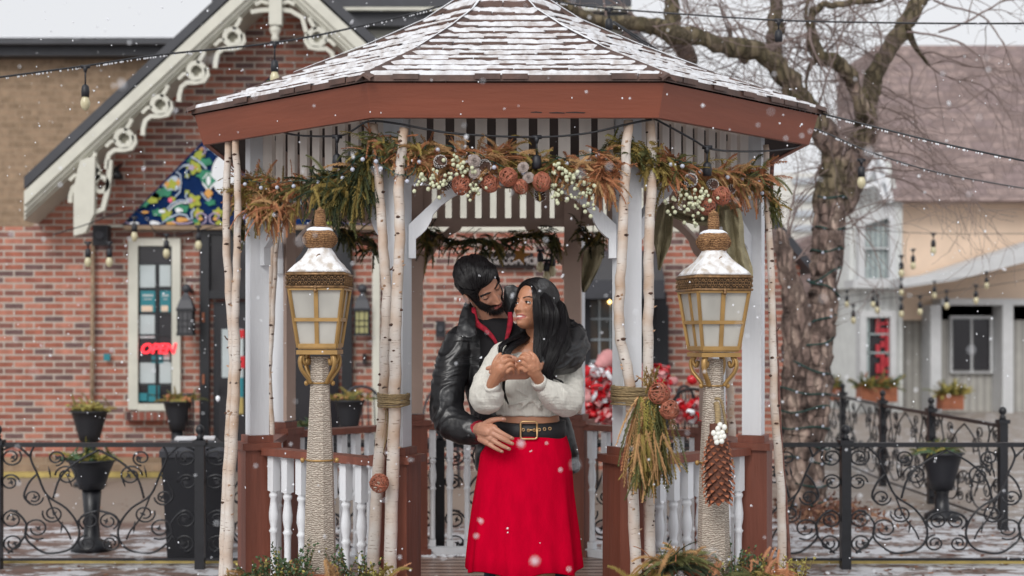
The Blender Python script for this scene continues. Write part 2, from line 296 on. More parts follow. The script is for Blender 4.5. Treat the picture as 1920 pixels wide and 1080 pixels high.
def ground_mat():
    m, t, b = node_mat('wet_pavers_with_snow'); N = t.nodes.new; K = t.links.new
    g = N('ShaderNodeNewGeometry'); mp = N('ShaderNodeMapping'); mp.inputs['Rotation'].default_value = (0, 0, .25); K(g.outputs['Position'], mp.inputs[0])
    br = N('ShaderNodeTexBrick'); br.inputs['Color1'].default_value = (.13, .075, .06, 1); br.inputs['Color2'].default_value = (.23, .165, .14, 1); br.inputs['Mortar'].default_value = (.09, .07, .06, 1)
    br.inputs['Scale'].default_value = 1; br.inputs['Brick Width'].default_value = .22; br.inputs['Row Height'].default_value = .12; br.inputs['Mortar Size'].default_value = .008; K(mp.outputs[0], br.inputs['Vector'])
    n1 = N('ShaderNodeTexNoise'); n1.inputs['Scale'].default_value = 1; n1.inputs['Detail'].default_value = 6; n1.inputs['Roughness'].default_value = .7
    m2 = N('ShaderNodeMapping'); m2.inputs['Scale'].default_value = (3.2, 4.5, 1); K(g.outputs['Position'], m2.inputs[0]); K(m2.outputs[0], n1.inputs['Vector'])
    # snow keeps off a swept strip along the building
    sp = N('ShaderNodeSeparateXYZ'); K(g.outputs['Position'], sp.inputs[0])
    mr = N('ShaderNodeMapRange'); mr.inputs[1].default_value = 10.6; mr.inputs[2].default_value = 11.6; mr.inputs[3].default_value = .03; mr.inputs[4].default_value = -.3; K(sp.outputs['Y'], mr.inputs[0])
    mr2 = N('ShaderNodeMapRange'); mr2.inputs[1].default_value = 1.5; mr2.inputs[2].default_value = 2.5; mr2.inputs[3].default_value = 0; mr2.inputs[4].default_value = .26; K(sp.outputs['X'], mr2.inputs[0])
    aa = N('ShaderNodeMath'); K(mr.outputs[0], aa.inputs[0]); K(mr2.outputs[0], aa.inputs[1]); aa.use_clamp = False
    mn = N('ShaderNodeMath'); mn.operation = 'MINIMUM'; K(aa.outputs[0], mn.inputs[0]); mn.inputs[1].default_value = .05
    ad = N('ShaderNodeMath'); K(n1.outputs['Fac'], ad.inputs[0]); K(mn.outputs[0], ad.inputs[1])
    r = N('ShaderNodeValToRGB'); e = r.color_ramp.elements; e[0].position = .50; e[0].color = (0, 0, 0, 1); e[1].position = .58; e[1].color = (1, 1, 1, 1); K(ad.outputs[0], r.inputs[0])
    mu = N('ShaderNodeMath'); mu.operation = 'MULTIPLY'; K(r.outputs[0], mu.inputs[0]); mu.inputs[1].default_value = .8
    cc = N('ShaderNodeMapRange'); cc.inputs[1].default_value = 10.9; cc.inputs[2].default_value = 11.1; K(sp.outputs['Y'], cc.inputs[0])
    cn = N('ShaderNodeMix'); cn.data_type = 'RGBA'; K(cc.outputs[0], cn.inputs['Factor']); K(br.outputs['Color'], cn.inputs['A']); cn.inputs['B'].default_value = (.26, .215, .18, 1)
    mx = N('ShaderNodeMix'); mx.data_type = 'RGBA'; K(mu.outputs[0], mx.inputs['Factor']); K(cn.outputs['Result'], mx.inputs['A']); mx.inputs['B'].default_value = (.72, .74, .78, 1)
    K(mx.outputs['Result'], b.inputs['Base Color']); b.inputs['Roughness'].default_value = .45
    bp = N('ShaderNodeBump'); bp.inputs['Strength'].default_value = .5; bp.inputs['Distance'].default_value = .01; K(mu.outputs[0], bp.inputs['Height']); K(bp.outputs[0], b.inputs['Normal']); return m
M['ground'] = ground_mat()

M['roofsnow'] = mat('patchy_roof_snow', (.72, .73, .76), .8, col2=(.44, .40, .385), nscale=22, bump=.7, bscale=80, bdist=.006, stretch=(1, 1, 1))
_r = [n for n in M['roofsnow'].node_tree.nodes if n.type == 'VALTORGB'][0]; _r.color_ramp.elements[0].position = .28; _r.color_ramp.elements[1].position = .56

M['lampsnow'] = mat('thin_snow', (.82, .83, .85), .6, col2=(.50, .44, .38), nscale=26, bump=.8, bscale=110, bdist=.004)
_r = [n for n in M['lampsnow'].node_tree.nodes if n.type == 'VALTORGB'][0]; _r.color_ramp.elements[0].position = .36; _r.color_ramp.elements[1].position = .56
# ================================================================== ground
struct(MB().add([(-60, -10, 0), (60, -10, 0), (60, 220, 0), (-60, 220, 0)], [(0, 1, 2, 3)]).build('ground', M['ground'], origin=(0, 0, 0)))
k = MB(); k.bar((-6, 9.02, .02), (8, 8.98, .02), .03, .02); struct(k.build('kerb', M['yellow']))
# ================================================================== brick building
D = 15.0
bb = thing('brick_building', 'red brick shop building with white scalloped gable trim behind the gazebo', 'building', (P(700, 600, D).x, D, 0))
def Q(x, y, d=D): return P(x, y, d)
def plate(mb, pts, d0, thick, mi=0):
    "outline in photo pixels at depth d0, going back by thick"
    return mb.prism([P(x, y, d0) for x, y in reversed(pts)], (0, thick, 0), mi)
def rect(mb, x0, y0, x1, y1, d0, thick, mi=0): return plate(mb, [(x0, y0), (x1, y0), (x1, y1), (x0, y1)], d0, thick, mi)
gz = 884
m = MB(); plate(m, [(-60, gz+2), (-60, 425), (60, 425), (515, -75), (765, 232), (765, gz+2)], D, .35); m.build('gable_wall', M['brick'], bb)
m = MB(); plate(m, [(768, gz+2), (768, 436), (1478, 436), (1500, 470), (1500, gz+2)], D+.1, .35); m.build('side_wall', M['brick'], bb)
m = MB(); plate(m, [(600, 434), (600, 46), (1180, 46), (1440, 410), (1446, 434)], D+.25, .3); m.build('upper_siding', M['cream_trim'], bb)
# corner pipe
m = MB(); m.tube([Q(174, 450, D-.06), Q(172, 872, D-.06)], .022, 8); m.build('downpipe', M['tanbrick'], bb)
# main roof of the rear wing: dark metal band, then the falling verge on the right
m = MB()
m.add([Q(400, -120, 17), Q(400, -120, 15.2), Q(400, 50, 15.1), Q(1180, 50, 15.1), Q(1180, -120, 15.2), Q(1180, -120, 17)], [(0, 1, 4, 5), (1, 2, 3, 4)])
rect(m, 397, -130, 1184, 12, 15.0, .3); rect(m, 400, 22, 1184, 48, 15.04, .25); rect(m, 400, 13, 1184, 19, 14.95, .3, 1)
m.build('metal_roof', [M['slate'], M['cream_trim']], bb)
m = MB(); m.prism([Q(1180, 30, 14.8), Q(1455, 405, 14.8), Q(1525, 495, 14.8), Q(1525, 512, 14.8), Q(1448, 425, 14.8), Q(1172, 52, 14.8)], (0, 3.5, 0)); m.build('verge_roof', M['slate'], bb)
# gable roof and bargeboards
def ry(x): return -78+.93*abs(x-515)          # top edge of the bargeboard
m = MB()
for s in (-1, 1):
    xs = [515, 515+s*470] if s < 0 else [515, 515+s*330]
    a0, a1 = [P(x, ry(x)-6, 14.4) for x in xs]; b0, b1 = [P(x, ry(x)-28, 14.4) for x in xs]
    m.prism([a0, a1, b1, b0] if s > 0 else [a0, b0, b1, a1], (0, 5.5, 0))
m.build('gable_roof', M['slate'], bb)
m = MB()
for s in (-1, 1):
    x1 = 515+s*(470 if s < 0 else 300)
    for off, wd, dd in ((0, 26, 14.36), (26, 12, 14.40), (38, 9, 14.44)):
        q = [(515, ry(515)+off), (x1, ry(x1)+off), (x1, ry(x1)+off+wd), (515, ry(515)+off+wd)]
        plate(m, q, dd, .08)
plate(m, [(138, 352), (150, 300), (178, 292), (176, 400), (160, 436), (138, 442)], 14.34, .12)
m.build('bargeboard', M['cream_trim'], bb)
# soffit seen under the boards
m = MB()
for s in (-1, 1):
    x1 = 515+s*(470 if s < 0 else 300)
    m.prism([P(515, ry(515)+40, 14.5), P(x1, ry(x1)+40, 14.5), P(x1, ry(x1)+54, 14.5), P(515, ry(515)+54, 14.5)], (0, .5, 0))
m.build('soffit', M['cream_trim'], bb)
# scalloped fretwork: ring with a quatrefoil, joined by S pieces
def arc(cx, cy, r, a0, a1, n=10): return [(cx+r*math.cos(R(a0+(a1-a0)*i/n)), cy-r*math.sin(R(a0+(a1-a0)*i/n))) for i in range(n+1)]
def strip(mb, pts, wd, d, thick, mi=0):
    L_, R_ = [], []; n = len(pts); closed = math.dist(pts[0], pts[-1]) < .01
    for i in range(n):
        a = pts[i-1] if i else (pts[-2] if closed else pts[0]); b_ = pts[i+1] if i < n-1 else (pts[1] if closed else pts[-1]); dx, dy = b_[0]-a[0], b_[1]-a[1]; l_ = math.hypot(dx, dy) or 1; nx, ny = -dy/l_*wd/2, dx/l_*wd/2
        L_.append(P(pts[i][0]+nx, pts[i][1]+ny, d-thick/2)); R_.append(P(pts[i][0]-nx, pts[i][1]-ny, d-thick/2))
    o = Vector((0, thick, 0)); vs = L_+R_+[p+o for p in L_]+[p+o for p in R_]; fs = []
    for i in range(n-1): fs += [(i, i+1, n+i+1, n+i), (2*n+i, 3*n+i, 3*n+i+1, 2*n+i+1), (i, 2*n+i, 2*n+i+1, i+1), (n+i, n+i+1, 3*n+i+1, 3*n+i)]
    if not closed: fs += [(0, n, 3*n, 2*n), (n-1, 3*n-1, 4*n-1, 2*n-1)]
    mb.add(vs, fs, mi)
fretm = [M['cream_trim'], mat('fret_backing', (.26, .25, .20), .8)]
def fret(s, cx, cy):
    m = MB(); d = 14.42
    strip(m, arc(cx, cy, 15, 0, 360, 18), 9, d, .06); plate(m, arc(cx, cy, 16, 0, 340, 17)[::-1], d+.035, .02, 1)
    for a in range(4):                      # lobes biting into the ring leave a four-leaf opening
        an = R(45+90*a); m.ico(P(cx+13*math.cos(an), cy-13*math.sin(an), d-.01), .034, 1, 0, (1, .6, 1))
    # scallop edge running down to the next ring
    pts = [(cx+s*-18, cy-6), (cx-s*21, cy+8), (cx-s*14, cy+19), (cx+s*2, cy+22), (cx+s*18, cy+22), (cx+s*28, cy+30), (cx+s*32, cy+44), (cx+s*33, cy+58)]
    strip(m, pts, 8, d, .06)
    strip(m, [(cx-s*2, cy-14), (cx-s*10, cy-26), (cx-s*15, cy-36)], 7, d, .06); strip(m, [(cx+s*15, cy+5), (cx+s*24, cy+6), (cx+s*34, cy+16)], 6, d, .06)
    return m
for i in range(6):
    x = 500-8+(-1)*68*i-60; x = 432-68*i; y = ry(x)+72
    if x < 150: continue
    fret(-1, x+4, y-2).build('fretwork', fretm, bb)
for i in range(3):
    x = 598+68*i; fret(1, x-4, ry(x)+72-2).build('fretwork', fretm, bb)
m = MB(); strip(m, arc(188, 345, 14, 0, 360, 16), 8, 14.42, .06); strip(m, [(206, 300), (204, 330), (200, 362), (192, 392), (176, 398)], 9, 14.42, .06); strip(m, [(176, 300), (186, 322)], 8, 14.42, .06)
for a in range(4): m.ico(P(188+12*math.cos(R(45+90*a)), 345-12*math.sin(R(45+90*a)), 14.41), .03, 1, 0, (1, .6, 1))
m.build('fretwork', M['cream_trim'], bb)
# pendant post at the apex
m = MB(); rect(m, 504, -80, 528, 46, 14.34, .14); b = P(516, 75, 14.40)
m.lathe(b, [(.01, -.03), (.035, -.01), (.045, .02), (.03, .04), (.055, .08), (.06, .12), (.035, .15), (.065, .16)], 14); m.build('pendant', M['cream_trim'], bb)
m = MB(); strip(m, [(470, 22), (488, 19), (504, 18)], 8, 14.42, .06); strip(m, [(528, 18), (545, 20), (566, 32), (574, 60)], 8, 14.42, .06); strip(m, [(478, 8), (490, 2), (503, 6)], 7, 14.42, .06); strip(m, [(529, 6), (540, 2), (552, 8)], 7, 14.42, .06); m.build('apex_bracket', M['cream_trim'], bb)
# white horizontal ledge and lintels
m = MB(); rect(m, 190, 422, 232, 426, 14.9, .1); m.build('ledge', M['cream_trim'], bb)
m = MB(); rect(m, 232, 422, 768, 430, 14.8, .2); m.build('sign_ledge', M['tanbrick'], bb)
# tall front window
wn = MB(); rect(wn, 240, 447, 258, 768, 14.93, .09); rect(wn, 322, 447, 338, 757, 14.93, .09); rect(wn, 258.2, 447, 321.8, 461, 14.932, .088); rect(wn, 258.2, 757, 340, 770, 14.92, .1)
wobj = wn.build('window', M['cream_trim'], bb)
m = MB(); rect(m, 258, 461, 322, 757, 14.985, .05); m.build('pane', M['glassdark'], wobj)
m = MB(); rect(m, 292, 495, 296, 757, 14.965, .02)
for y in (494, 541, 588, 628, 676, 720): rect(m, 258, y-1.5, 322, y+1.5, 14.967, .018)
m.build('muntins', M['black'], wobj)
m = MB(); rect(m, 232, 772, 345, 788, 14.86, .13); m.build('sill', M['brick_dark'], wobj)
gp = MB()
for (x0, y0, x1, y1, mi) in ((262, 497, 291, 539, 0), (299, 497, 320, 537, 0), (262, 590, 290, 634, 0), (262, 680, 291, 722, 0), (299, 680, 321, 722, 0)):
    gp = MB(); rect(gp, x0, y0, x1, y1, 14.975, .004, mi); gp.build('posted_paper', M['paper'], wobj)
for (x0, y0, x1, y1, f) in ((263, 545, 291, 585, 1), (300, 545, 320, 585, 1), (284, 665, 306, 681, 0), (278, 722, 299, 740, 0), (278, 742, 299, 753, 0), (258, 737, 276, 752, 0)):
    tp = MB(); rect(tp, x0, y0, x1, y1, 14.972, .004); w_ = x1-x0
    if f: rect(tp, x0+2, y0+28, x1-5, y0+39, 14.967, .004, 1); rect(tp, x0+4, y0+7, x1-4, y0+11, 14.967, .004, 2); rect(tp, x0+6, y0+15, x1-6, y0+17, 14.967, .004, 2)
    tp.build('poster', [M['teal'], M['peach'], M['paper']], wobj)
tp = MB(); rect(tp, 306.5, 661, 318, 682, 14.972, .004); tp.build('posted_paper', M['paper'], wobj)
def text(name, s, p, size, material, parent=None, shear=0, extrude=.01, offset=0, align='CENTER', sx=1, rz=0):
    cu = bpy.data.curves.new(name, 'FONT'); cu.body = s; cu.size = size; cu.shear = shear; cu.extrude = extrude; cu.offset = offset
    cu.align_x = align; cu.align_y = 'CENTER'
    t_ = bpy.data.objects.new(name, cu); C.objects.link(t_); bpy.context.view_layer.update()
    me = bpy.data.meshes.new_from_object(t_); bpy.data.objects.remove(t_)
    o = bpy.data.objects.new(name, me); me.materials.clear(); me.materials.append(material); C.objects.link(o)
    Mx = Matrix.Translation(p) @ Matrix.Rotation(rz, 4, 'Z') @ Matrix.Rotation(R(90), 4, 'X') @ Matrix.Diagonal((sx, 1, 1, 1))
    og = WLOC[parent.name] if parent is not None else Vector(p)
    me.transform(Matrix.Translation(-og) @ Mx)
    if parent is not None: o.parent = parent
    else: o.location = og
    WLOC[o.name] = og.copy(); return o
neon = emit('neon_red', (.95, .03, .045), 1.6)
tag(text('open_sign', 'OPEN', P(295.5, 654.5, 14.93), .145, neon, shear=.25, extrude=.012, offset=.005, sx=.98), 'glowing red OPEN sign in the tall window left of the gazebo', 'sign')
# front door (dark) left of the gazebo, partly behind it
dr = MB(); rect(dr, 374, 430, 392, 884, 14.9, .12); rect(dr, 640, 430, 660, 884, 14.9, .12); rect(dr, 392.2, 430, 639.8, 440, 14.9, .12); rect(dr, 392.2, 545, 639.8, 560, 14.91, .1); rect(dr, 505, 560, 515, 884, 14.9, .1)
do = dr.build('door', M['black'], bb)
m = MB(); rect(m, 392, 440, 640, 545, 14.97, .05); rect(m, 410, 590, 500, 860, 14.95, .04); rect(m, 520, 575, 635, 870, 14.95, .04); m.build('pane', M['glassdark'], do)
m = MB(); rect(m, 400, 566, 505, 884, 14.985, .05); m.build('leaf', M['blackmatte'], do)
m = MB(); rect(m, 416, 617, 456, 708, 14.94, .005); rect(m, 428, 708, 456, 745, 14.938, .005, 1); rect(m, 428, 745, 456, 776, 14.938, .005, 4)
m.lathe(P(452, 620, 14.93), [(.03, 0)], 3) if False else None
rect(m, 448, 618, 458, 634, 14.934, .004, 2); rect(m, 450, 668, 459, 690, 14.934, .004, 2)
m.build('notice', [M['paper'], M['teal'], M['red'], M['paper'], M['yellow']], do)
for y in (586, 702): m = MB(); rect(m, 379, y, 383, y+18, 14.88, .03); m.build('hinge', M['terracotta'], do)
# pale green post at the porch
m = MB(); rect(m, 698, 470, 712, 884, 14.7, .15); m.build('porch_post', M['cream_trim'], bb)
# window and awning right of the couple
dw = MB(); rect(dw, 1089, 548, 1107, 860, 14.98, .12); rect(dw, 1190, 548, 1250, 560, 14.985, .1); rect(dw, 1107.2, 548, 1189.8, 562, 14.98, .12); rect(dw, 1196, 560, 1250, 860, 15.02, .1)
dwo = dw.build('glazed_door', M['blackmatte'], bb)
lamplit = mat('lit_room', (.10, .06, .03), .2, col2=(.03, .03, .025), nscale=4)
m = MB(); rect(m, 1107, 562, 1196, 800, 15.06, .03); m.build('pane', lamplit, dwo)
m = MB()
for x in (1124, 1145, 1168, 1190): rect(m, x-1.7, 562, x+1.7, 800, 15.03, .02)
for y in (598, 637, 677, 720, 760): rect(m, 1107, y-1.8, 1196, y+1.8, 15.028, .02)
m.build('muntins', mat('pale_muntin', (.40, .45, .48), .6), dwo)
m = MB(); m.ico(P(1143, 566, 15.0), .022, 1); m.build('lit_bulb', emit('warm_bulb', (1, .62, .22), 5), dwo)
m = MB(); rect(m, 1229, 572, 1254, 700, 15.0, .09)
for i in range(24): rect(m, 1232, 577+i*5, 1251, 579.5+i*5, 14.985, .02)
m.build('shutter', M['blackmatte'], bb)
m = MB(); m.prism([P(1075, 525, 14.2), P(1075, 560, 14.2), P(1075, 545, 15.05), P(1075, 470, 15.05)], P(1246, 525, 14.2)-P(1075, 525, 14.2)); m.build('awning', M['slate'], bb)
m = MB(); rect(m, 903, 474, 1000, 503, 15.02, .07); so_ = m.build('wall_sign', M['dark'], None); so_.location = so_.location
tag(so_, 'dark wooden sign reading VILLAGE COMMON on the brick wall above the couple', 'sign')
WLOC[so_.name] = so_.location.copy()
text('lettering', 'VILLAGE COMMON', P(947, 490, 15.0), .105, mat('sign_letters', (.38, .34, .33), .7), so_, extrude=.008, offset=.002, sx=.86)
# brick plinth and yellow kerb
m = MB(); rect(m, -60, 858, 370, 884, 14.9, .09); m.build('plinth', M['tanbrick'], bb)
m = MB(); m.bar((P(-40, 0, 14.4).x, 14.4, .03), (P(306, 0, 14.4).x, 14.4, .03), .10, .05); struct(m.build('kerb_near_building', M['yellow']))
# ------------------------------------------------------------------ mural over the door
ms = thing('mural_sign', 'triangular blue green and lime floral mural panel on the brick gable', 'sign', P(515, 422, 14.8))
navy = mat('mural_navy', (.002, .022, .10), .8, noise_amt=.3, spec=.15); lime = mat('mural_lime', (.36, .40, .03), .5, noise_amt=.15, nscale=20); mg = mat('mural_green', (.01, .22, .11), .5, noise_amt=.3); pale = mat('mural_pale', (.42, .50, .60), .5); lil = mat('mural_lilac', (.40, .32, .46), .5); whi = mat('mural_white', (.72, .74, .76), .5); ora = mat('mural_orange', (.62, .30, .06), .5); pin = mat('mural_pink', (.75, .12, .18), .5)
m = MB(); plate(m, [(228, 422), (375, 270), (515, 135), (655, 270), (802, 422)], 14.82, .05); m.build('panel', navy, ms)
m = MB(); mats_m = [lime, mg, pale, lil, whi, ora, pin]
def U(u, v): return (220+u/6.35, 260+v/6.35)
def blob_(u, v, ru, rv, mi, n=14, wob=.0, lv=0, ph=0, e=0):
    for s in (1, -1):
        pts = []
        for i in range(n):
            a = 2*math.pi*i/n; k_ = 1+wob*math.cos(a*lv+ph); x, y = U(u+ru*k_*math.cos(a), v+rv*k_*math.sin(a)); pts.append((x if s > 0 else 1030-x, y))
        if s < 0: pts.reverse()
        plate(m, pts[::-1] if False else pts, 14.80-.002*mi-e, .012, mi)
def curve_(pts, wd, mi):
    for s in (1, -1):
        pp = [(U(u, v)[0] if s > 0 else 1030-U(u, v)[0], U(u, v)[1]) for u, v in pts]; strip(m, pp, wd, 14.79, .006, mi)
for (u, v, r_) in ((820, 235, 70), (1050, 280, 80), (1060, 440, 110), (560, 640, 90), (760, 830, 90), (480, 880, 70), (150, 860, 60), (950, 90, 50), (1110, 760, 60), (620, 970, 60), (560, 450, 50), (930, 980, 40), (1190, 500, 40)): blob_(u, v, r_, r_*.62, 1, 12, .25, 5, r_)
blob_(1270, 430, 150, 240, 4, 22); blob_(1085, 510, 75, 100, 4, 14, .1, 4, 0, .001); blob_(1085, 500, 26, 66, 4, 12, 0, 0, 0, .004)
blob_(1085, 500, 70, 76, 1, 12, .3, 4, 0, .012)
blob_(1085, 500, 26, 60, 4, 12, 0, 0, 0, .008)
blob_(650, 530, 110, 90, 2, 16, .1, 6); blob_(640, 545, 75, 60, 0, 12, .3, 5, 1, .008); blob_(590, 540, 30, 40, 5, 8, .2, 4); blob_(725, 520, 25, 45, 5, 8, .2, 4)
blob_(360, 690, 150, 90, 0, 16, .15, 6, 1); blob_(480, 660, 70, 60, 0, 10, .2, 5); blob_(250, 760, 80, 50, 0, 12, .1, 5); blob_(320, 770, 55, 45, 1, 10, .2, 5, 0, .014); blob_(460, 560, 50, 60, 0, 10, .2, 4)
for (u, v, r_) in ((970, 190, 62), (920, 340, 85), (905, 740, 85), (955, 880, 58), (1200, 880, 58), (100, 915, 52), (575, 905, 72), (830, 440, 28), (830, 635, 28), (660, 355, 28), (960, 50, 30), (950, 1000, 35), (1210, 1005, 38), (660, 720, 34)): blob_(u, v, r_*1.0, r_*.9, 0, 20, .28, 5 if r_ > 50 else 4, r_)
for (u, v) in ((920, 345), (905, 735)): blob_(u-40, v, 38, 34, 3, 10, .2, 5, 0, .0)
for (u, v) in ((930, 340), (912, 735), (955, 880), (1200, 880)): blob_(u, v, 17, 15, 5, 8)
blob_(1085, 650, 48, 56, 5, 8, .15, 4); blob_(630, 730, 26, 30, 6, 10); blob_(770, 965, 80, 30, 5, 10, .2, 3); blob_(640, 1010, 60, 22, 5, 10); blob_(1000, 120, 26, 20, 5, 8); blob_(330, 875, 44, 16, 5, 8); blob_(990, 955, 30, 20, 5, 8); blob_(1165, 955, 30, 20, 5, 8)
blob_(440, 1010, 60, 34, 4, 10, .15, 3); blob_(730, 850, 44, 30, 4, 10, .15, 3); blob_(530, 865, 40, 22, 4, 10); blob_(140, 870, 34, 20, 4, 8); blob_(200, 1010, 60, 24, 4, 8)
curve_([(880, 130), (880, 200), (930, 245), (1000, 290), (1060, 360)], 3.0, 2); curve_([(700, 300), (780, 320), (860, 310)], 4, 2); curve_([(700, 370), (750, 430), (755, 520)], 2.4, 2); curve_([(755, 560), (740, 640), (690, 690)], 2.4, 2)
curve_([(590, 840), (650, 770), (740, 735), (850, 740)], 2.6, 2); curve_([(610, 860), (680, 790), (760, 760), (850, 765)], 2.2, 4); curve_([(500, 1030), (640, 930), (740, 895), (820, 910), (850, 960), (890, 950), (880, 880), (920, 830)], 3.0, 2)
curve_([(30, 940), (100, 990), (160, 1030)], 2.6, 3); curve_([(650, 980), (720, 1010), (830, 1010), (900, 985)], 2.6, 3); curve_([(960, 100), (1030, 95), (1050, 160), (1010, 190)], 2.4, 3); curve_([(1060, 130), (1110, 120), (1180, 190)], 2.2, 2)
curve_([(960, 960), (940, 910), (1000, 880), (1060, 920), (1050, 990), (990, 1030)], 2.8, 3); curve_([(1190, 960), (1215, 910), (1150, 880), (1095, 920), (1105, 990), (1160, 1030)], 2.8, 3); curve_([(830, 640), (810, 690), (845, 730)], 2.2, 2); curve_([(830, 370), (815, 400), (840, 470)], 2.2, 2)
curve_([(1000, 640), (1040, 700), (1080, 740), (1120, 700)], 2.4, 2)
# upper and middle of the panel
def C2(px_, py_): return ((px_-220)*6.35, (py_-260)*6.35)
for (x, y, r_, mi) in ((500, 160, 70, 0), (478, 178, 55, 1), (515, 145, 60, 1), (497, 200, 60, 2), (480, 225, 80, 1), (500, 240, 60, 0), (455, 215, 55, 0), (470, 255, 50, 5), (440, 250, 60, 1), (505, 280, 70, 1), (460, 290, 60, 0), (498, 320, 80, 1), (505, 345, 60, 0), (470, 350, 60, 1), (475, 385, 65, 0), (505, 400, 70, 1), (500, 370, 40, 5), (455, 405, 45, 3)): u, v = C2(x, y); blob_(u, v, r_, r_*.8, mi, 16, .28, 5, r_, .0)
for pts in ([(505, 180), (485, 200), (470, 240), (490, 270)], [(510, 260), (480, 300), (460, 330), (480, 350)], [(512, 330), (490, 360), (465, 380), (480, 405)], [(445, 240), (430, 270), (440, 290)]): curve_([C2(x, y) for x, y in pts], 3, 2)
# keep every motif inside the triangle
for i in range(len(m.v)):
    x, y, z = m.v[i]; px_ = 835+x*F/y; top = 422-(min(px_, 1030-px_)-228)*.997; zt = CZ+(622-(top+2))*y/F; zb = CZ+(622-421)*y/F
    m.v[i] = (x, y, max(zb, min(z, zt)))
m.build('floral_pattern', mats_m, ms)
# ------------------------------------------------------------------ tan building far left and its cornice
tb = thing('tan_building', 'tan brick building with dark metal cornice beyond the gable', 'building', (P(100, 600, 22).x, 22, 0))
m = MB(); rect(m, -400, 100, 520, 800, 22, 4); m.build('wall', M['tanbrick'], tb)
m = MB(); rect(m, -400, 72, 520, 82, 21.5, 5); rect(m, -400, 84, 520, 104, 21.7, 1); rect(m, -400, 68, 520, 70.5, 21.55, 4, 1); m.build('cornice', [M['slate'], M['snow']], tb)
# ------------------------------------------------------------------ grey house on the right
gh = thing('grey_house', 'grey board-sided house with mauve shingle roof and white window trim', 'house', (P(1700, 700, 26).x, 26, 0))
H = 26.0
m = MB(); rect(m, 1605, 540, 1692, 775, H, 3); m.build('front_wall', M['siding'], gh)
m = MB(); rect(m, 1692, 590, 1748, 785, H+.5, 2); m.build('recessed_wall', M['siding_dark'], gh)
m = MB(); plate(m, [(1593, 540), (1596, 360), (1632, 330), (1668, 300), (1686, 375), (1692, 380), (1692, 540)], H-.1, 2.5); m.build('dormer_wall', M['siding'], gh)
m = MB(); plate(m, [(1690, 375), (1960, 375), (1960, 600), (1690, 600)], H+.3, 3); m.build('upper_wall', M['peach'], gh)
m = MB(); m.prism([P(1655, 376, H-.3), P(1645, 85, H+2.4), P(1990, 85, H+2.4), P(1990, 376, H-.3)][::-1], (0, 3, 0)); m.build('shingle_roof', M['mauve'], gh)
m = MB(); strip(m, [(1596, 362), (1640, 318), (1660, 342)], 9, H-.35, .2); strip(m, [(1648, 285), (1660, 320), (1672, 378)], 8, H-.4, .2); strip(m, [(1598, 358), (1616, 352), (1640, 344), (1652, 352), (1660, 376)], 7, H-.45, .2); strip(m, [(1626, 336), (1640, 302), (1646, 330), (1652, 350)], 5, H-.45, .2)
m.build('dormer_trim', M['white'], gh)
wt = mat('house_white_trim', (.56, .57, .58), .6, noise_amt=.08)
w1 = MB(); plate(w1, [(1610, 402), (1672, 384), (1680, 392), (1680, 524), (1668, 522), (1668, 408), (1622, 422), (1622, 522), (1610, 522)], H-.3, .25); rect(w1, 1608, 522, 1682, 534, H-.35, .3)
w1o = w1.build('window', wt, gh); m = MB(); plate(m, [(1622, 422), (1668, 408), (1668, 522), (1622, 522)], H-.15, .04)
m.build('pane', lines_mat('blinds', (.36, .41, .40), (.22, .26, .27), 3.2, 'X', .3), w1o)
m = MB(); rect(m, 1622, 464, 1668, 467, H-.22, .05); m.build('muntin', wt, w1o)
def low_window(x0, x1, y0, y1, dd):
    a = MB(); rect(a, x0, y0, x1, y0+13, dd-.3, .28); rect(a, x0, y0+13.2, x0+12, y1, dd-.3, .28); rect(a, x1-10, y0+13.2, x1, y1, dd-.3, .28)
    o = a.build('window', wt, gh); g = MB(); rect(g, x0+12, y0+13, x1-10, y1, dd-.12, .05); g.build('pane', M['glassdark'], o)
    r = MB(); c0 = x0+(x1-x0)*.44
    rb = random.Random(int(x0))
    for j in range(3):
        xx = c0+j*9
        for yy in range(int(y0)+16, int(y1)-6, 6):
            if rb.random() < .8: rect(r, xx, yy, xx+7.5, yy+5, dd-.2+rb.random()*.02, .03)
    r.build('red_hangings', mat('red_paper', (.50, .03, .045), .5), o)
    q = MB(); rect(q, x0+12, y0+43, x1-10, y0+46, dd-.2, .04); rect(q, x0+12, y0+78, x1-10, y0+81, dd-.2, .04); rect(q, x0+12, y0+13, x0+17, y1, dd-.2, .04); q.build('muntins', mat('grey_green_muntin', (.33, .40, .40), .6), o)
low_window(1613, 1680, 582, 735, H)
m = MB(); rect(m, 1548, 570, 1605, 790, H+2.2, 1.5); m.build('rear_wall', M['siding'], gh); low_window(1545, 1596, 598, 730, H+2)
m = MB(); rect(m, 1745, 572, 1765, 800, H-.2, .5); rect(m, 1765, 560, 1960, 572, H-.2, .5); rect(m, 1880, 572, 1900, 800, H-.2, .5); m.build('porch_frame', wt, gh)
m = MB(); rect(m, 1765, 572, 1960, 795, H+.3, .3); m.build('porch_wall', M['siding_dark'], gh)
m = MB(); rect(m, 1782, 592, 1862, 700, H+.2, .1); po = m.build('window', wt, gh); m = MB(); rect(m, 1788, 598, 1820, 694, H+.15, .06); rect(m, 1826, 598, 1856, 694, H+.15, .06); m.build('pane', M['glassdark'], po)
m = MB(); rect(m, 1600, 524, 1692, 540, H-.5, .6); plate(m, [(1692, 540), (1692, 522), (1775, 510), (1990, 440), (1990, 474), (1790, 526)], H-1.2, 1.4); m.build('porch_eave', wt, gh)
m = MB(); plate(m, [(1545, 590), (1545, 570), (1560, 545), (1606, 545), (1606, 590)], H+1.2, 1); m.build('side_awning', M['slate'], gh)
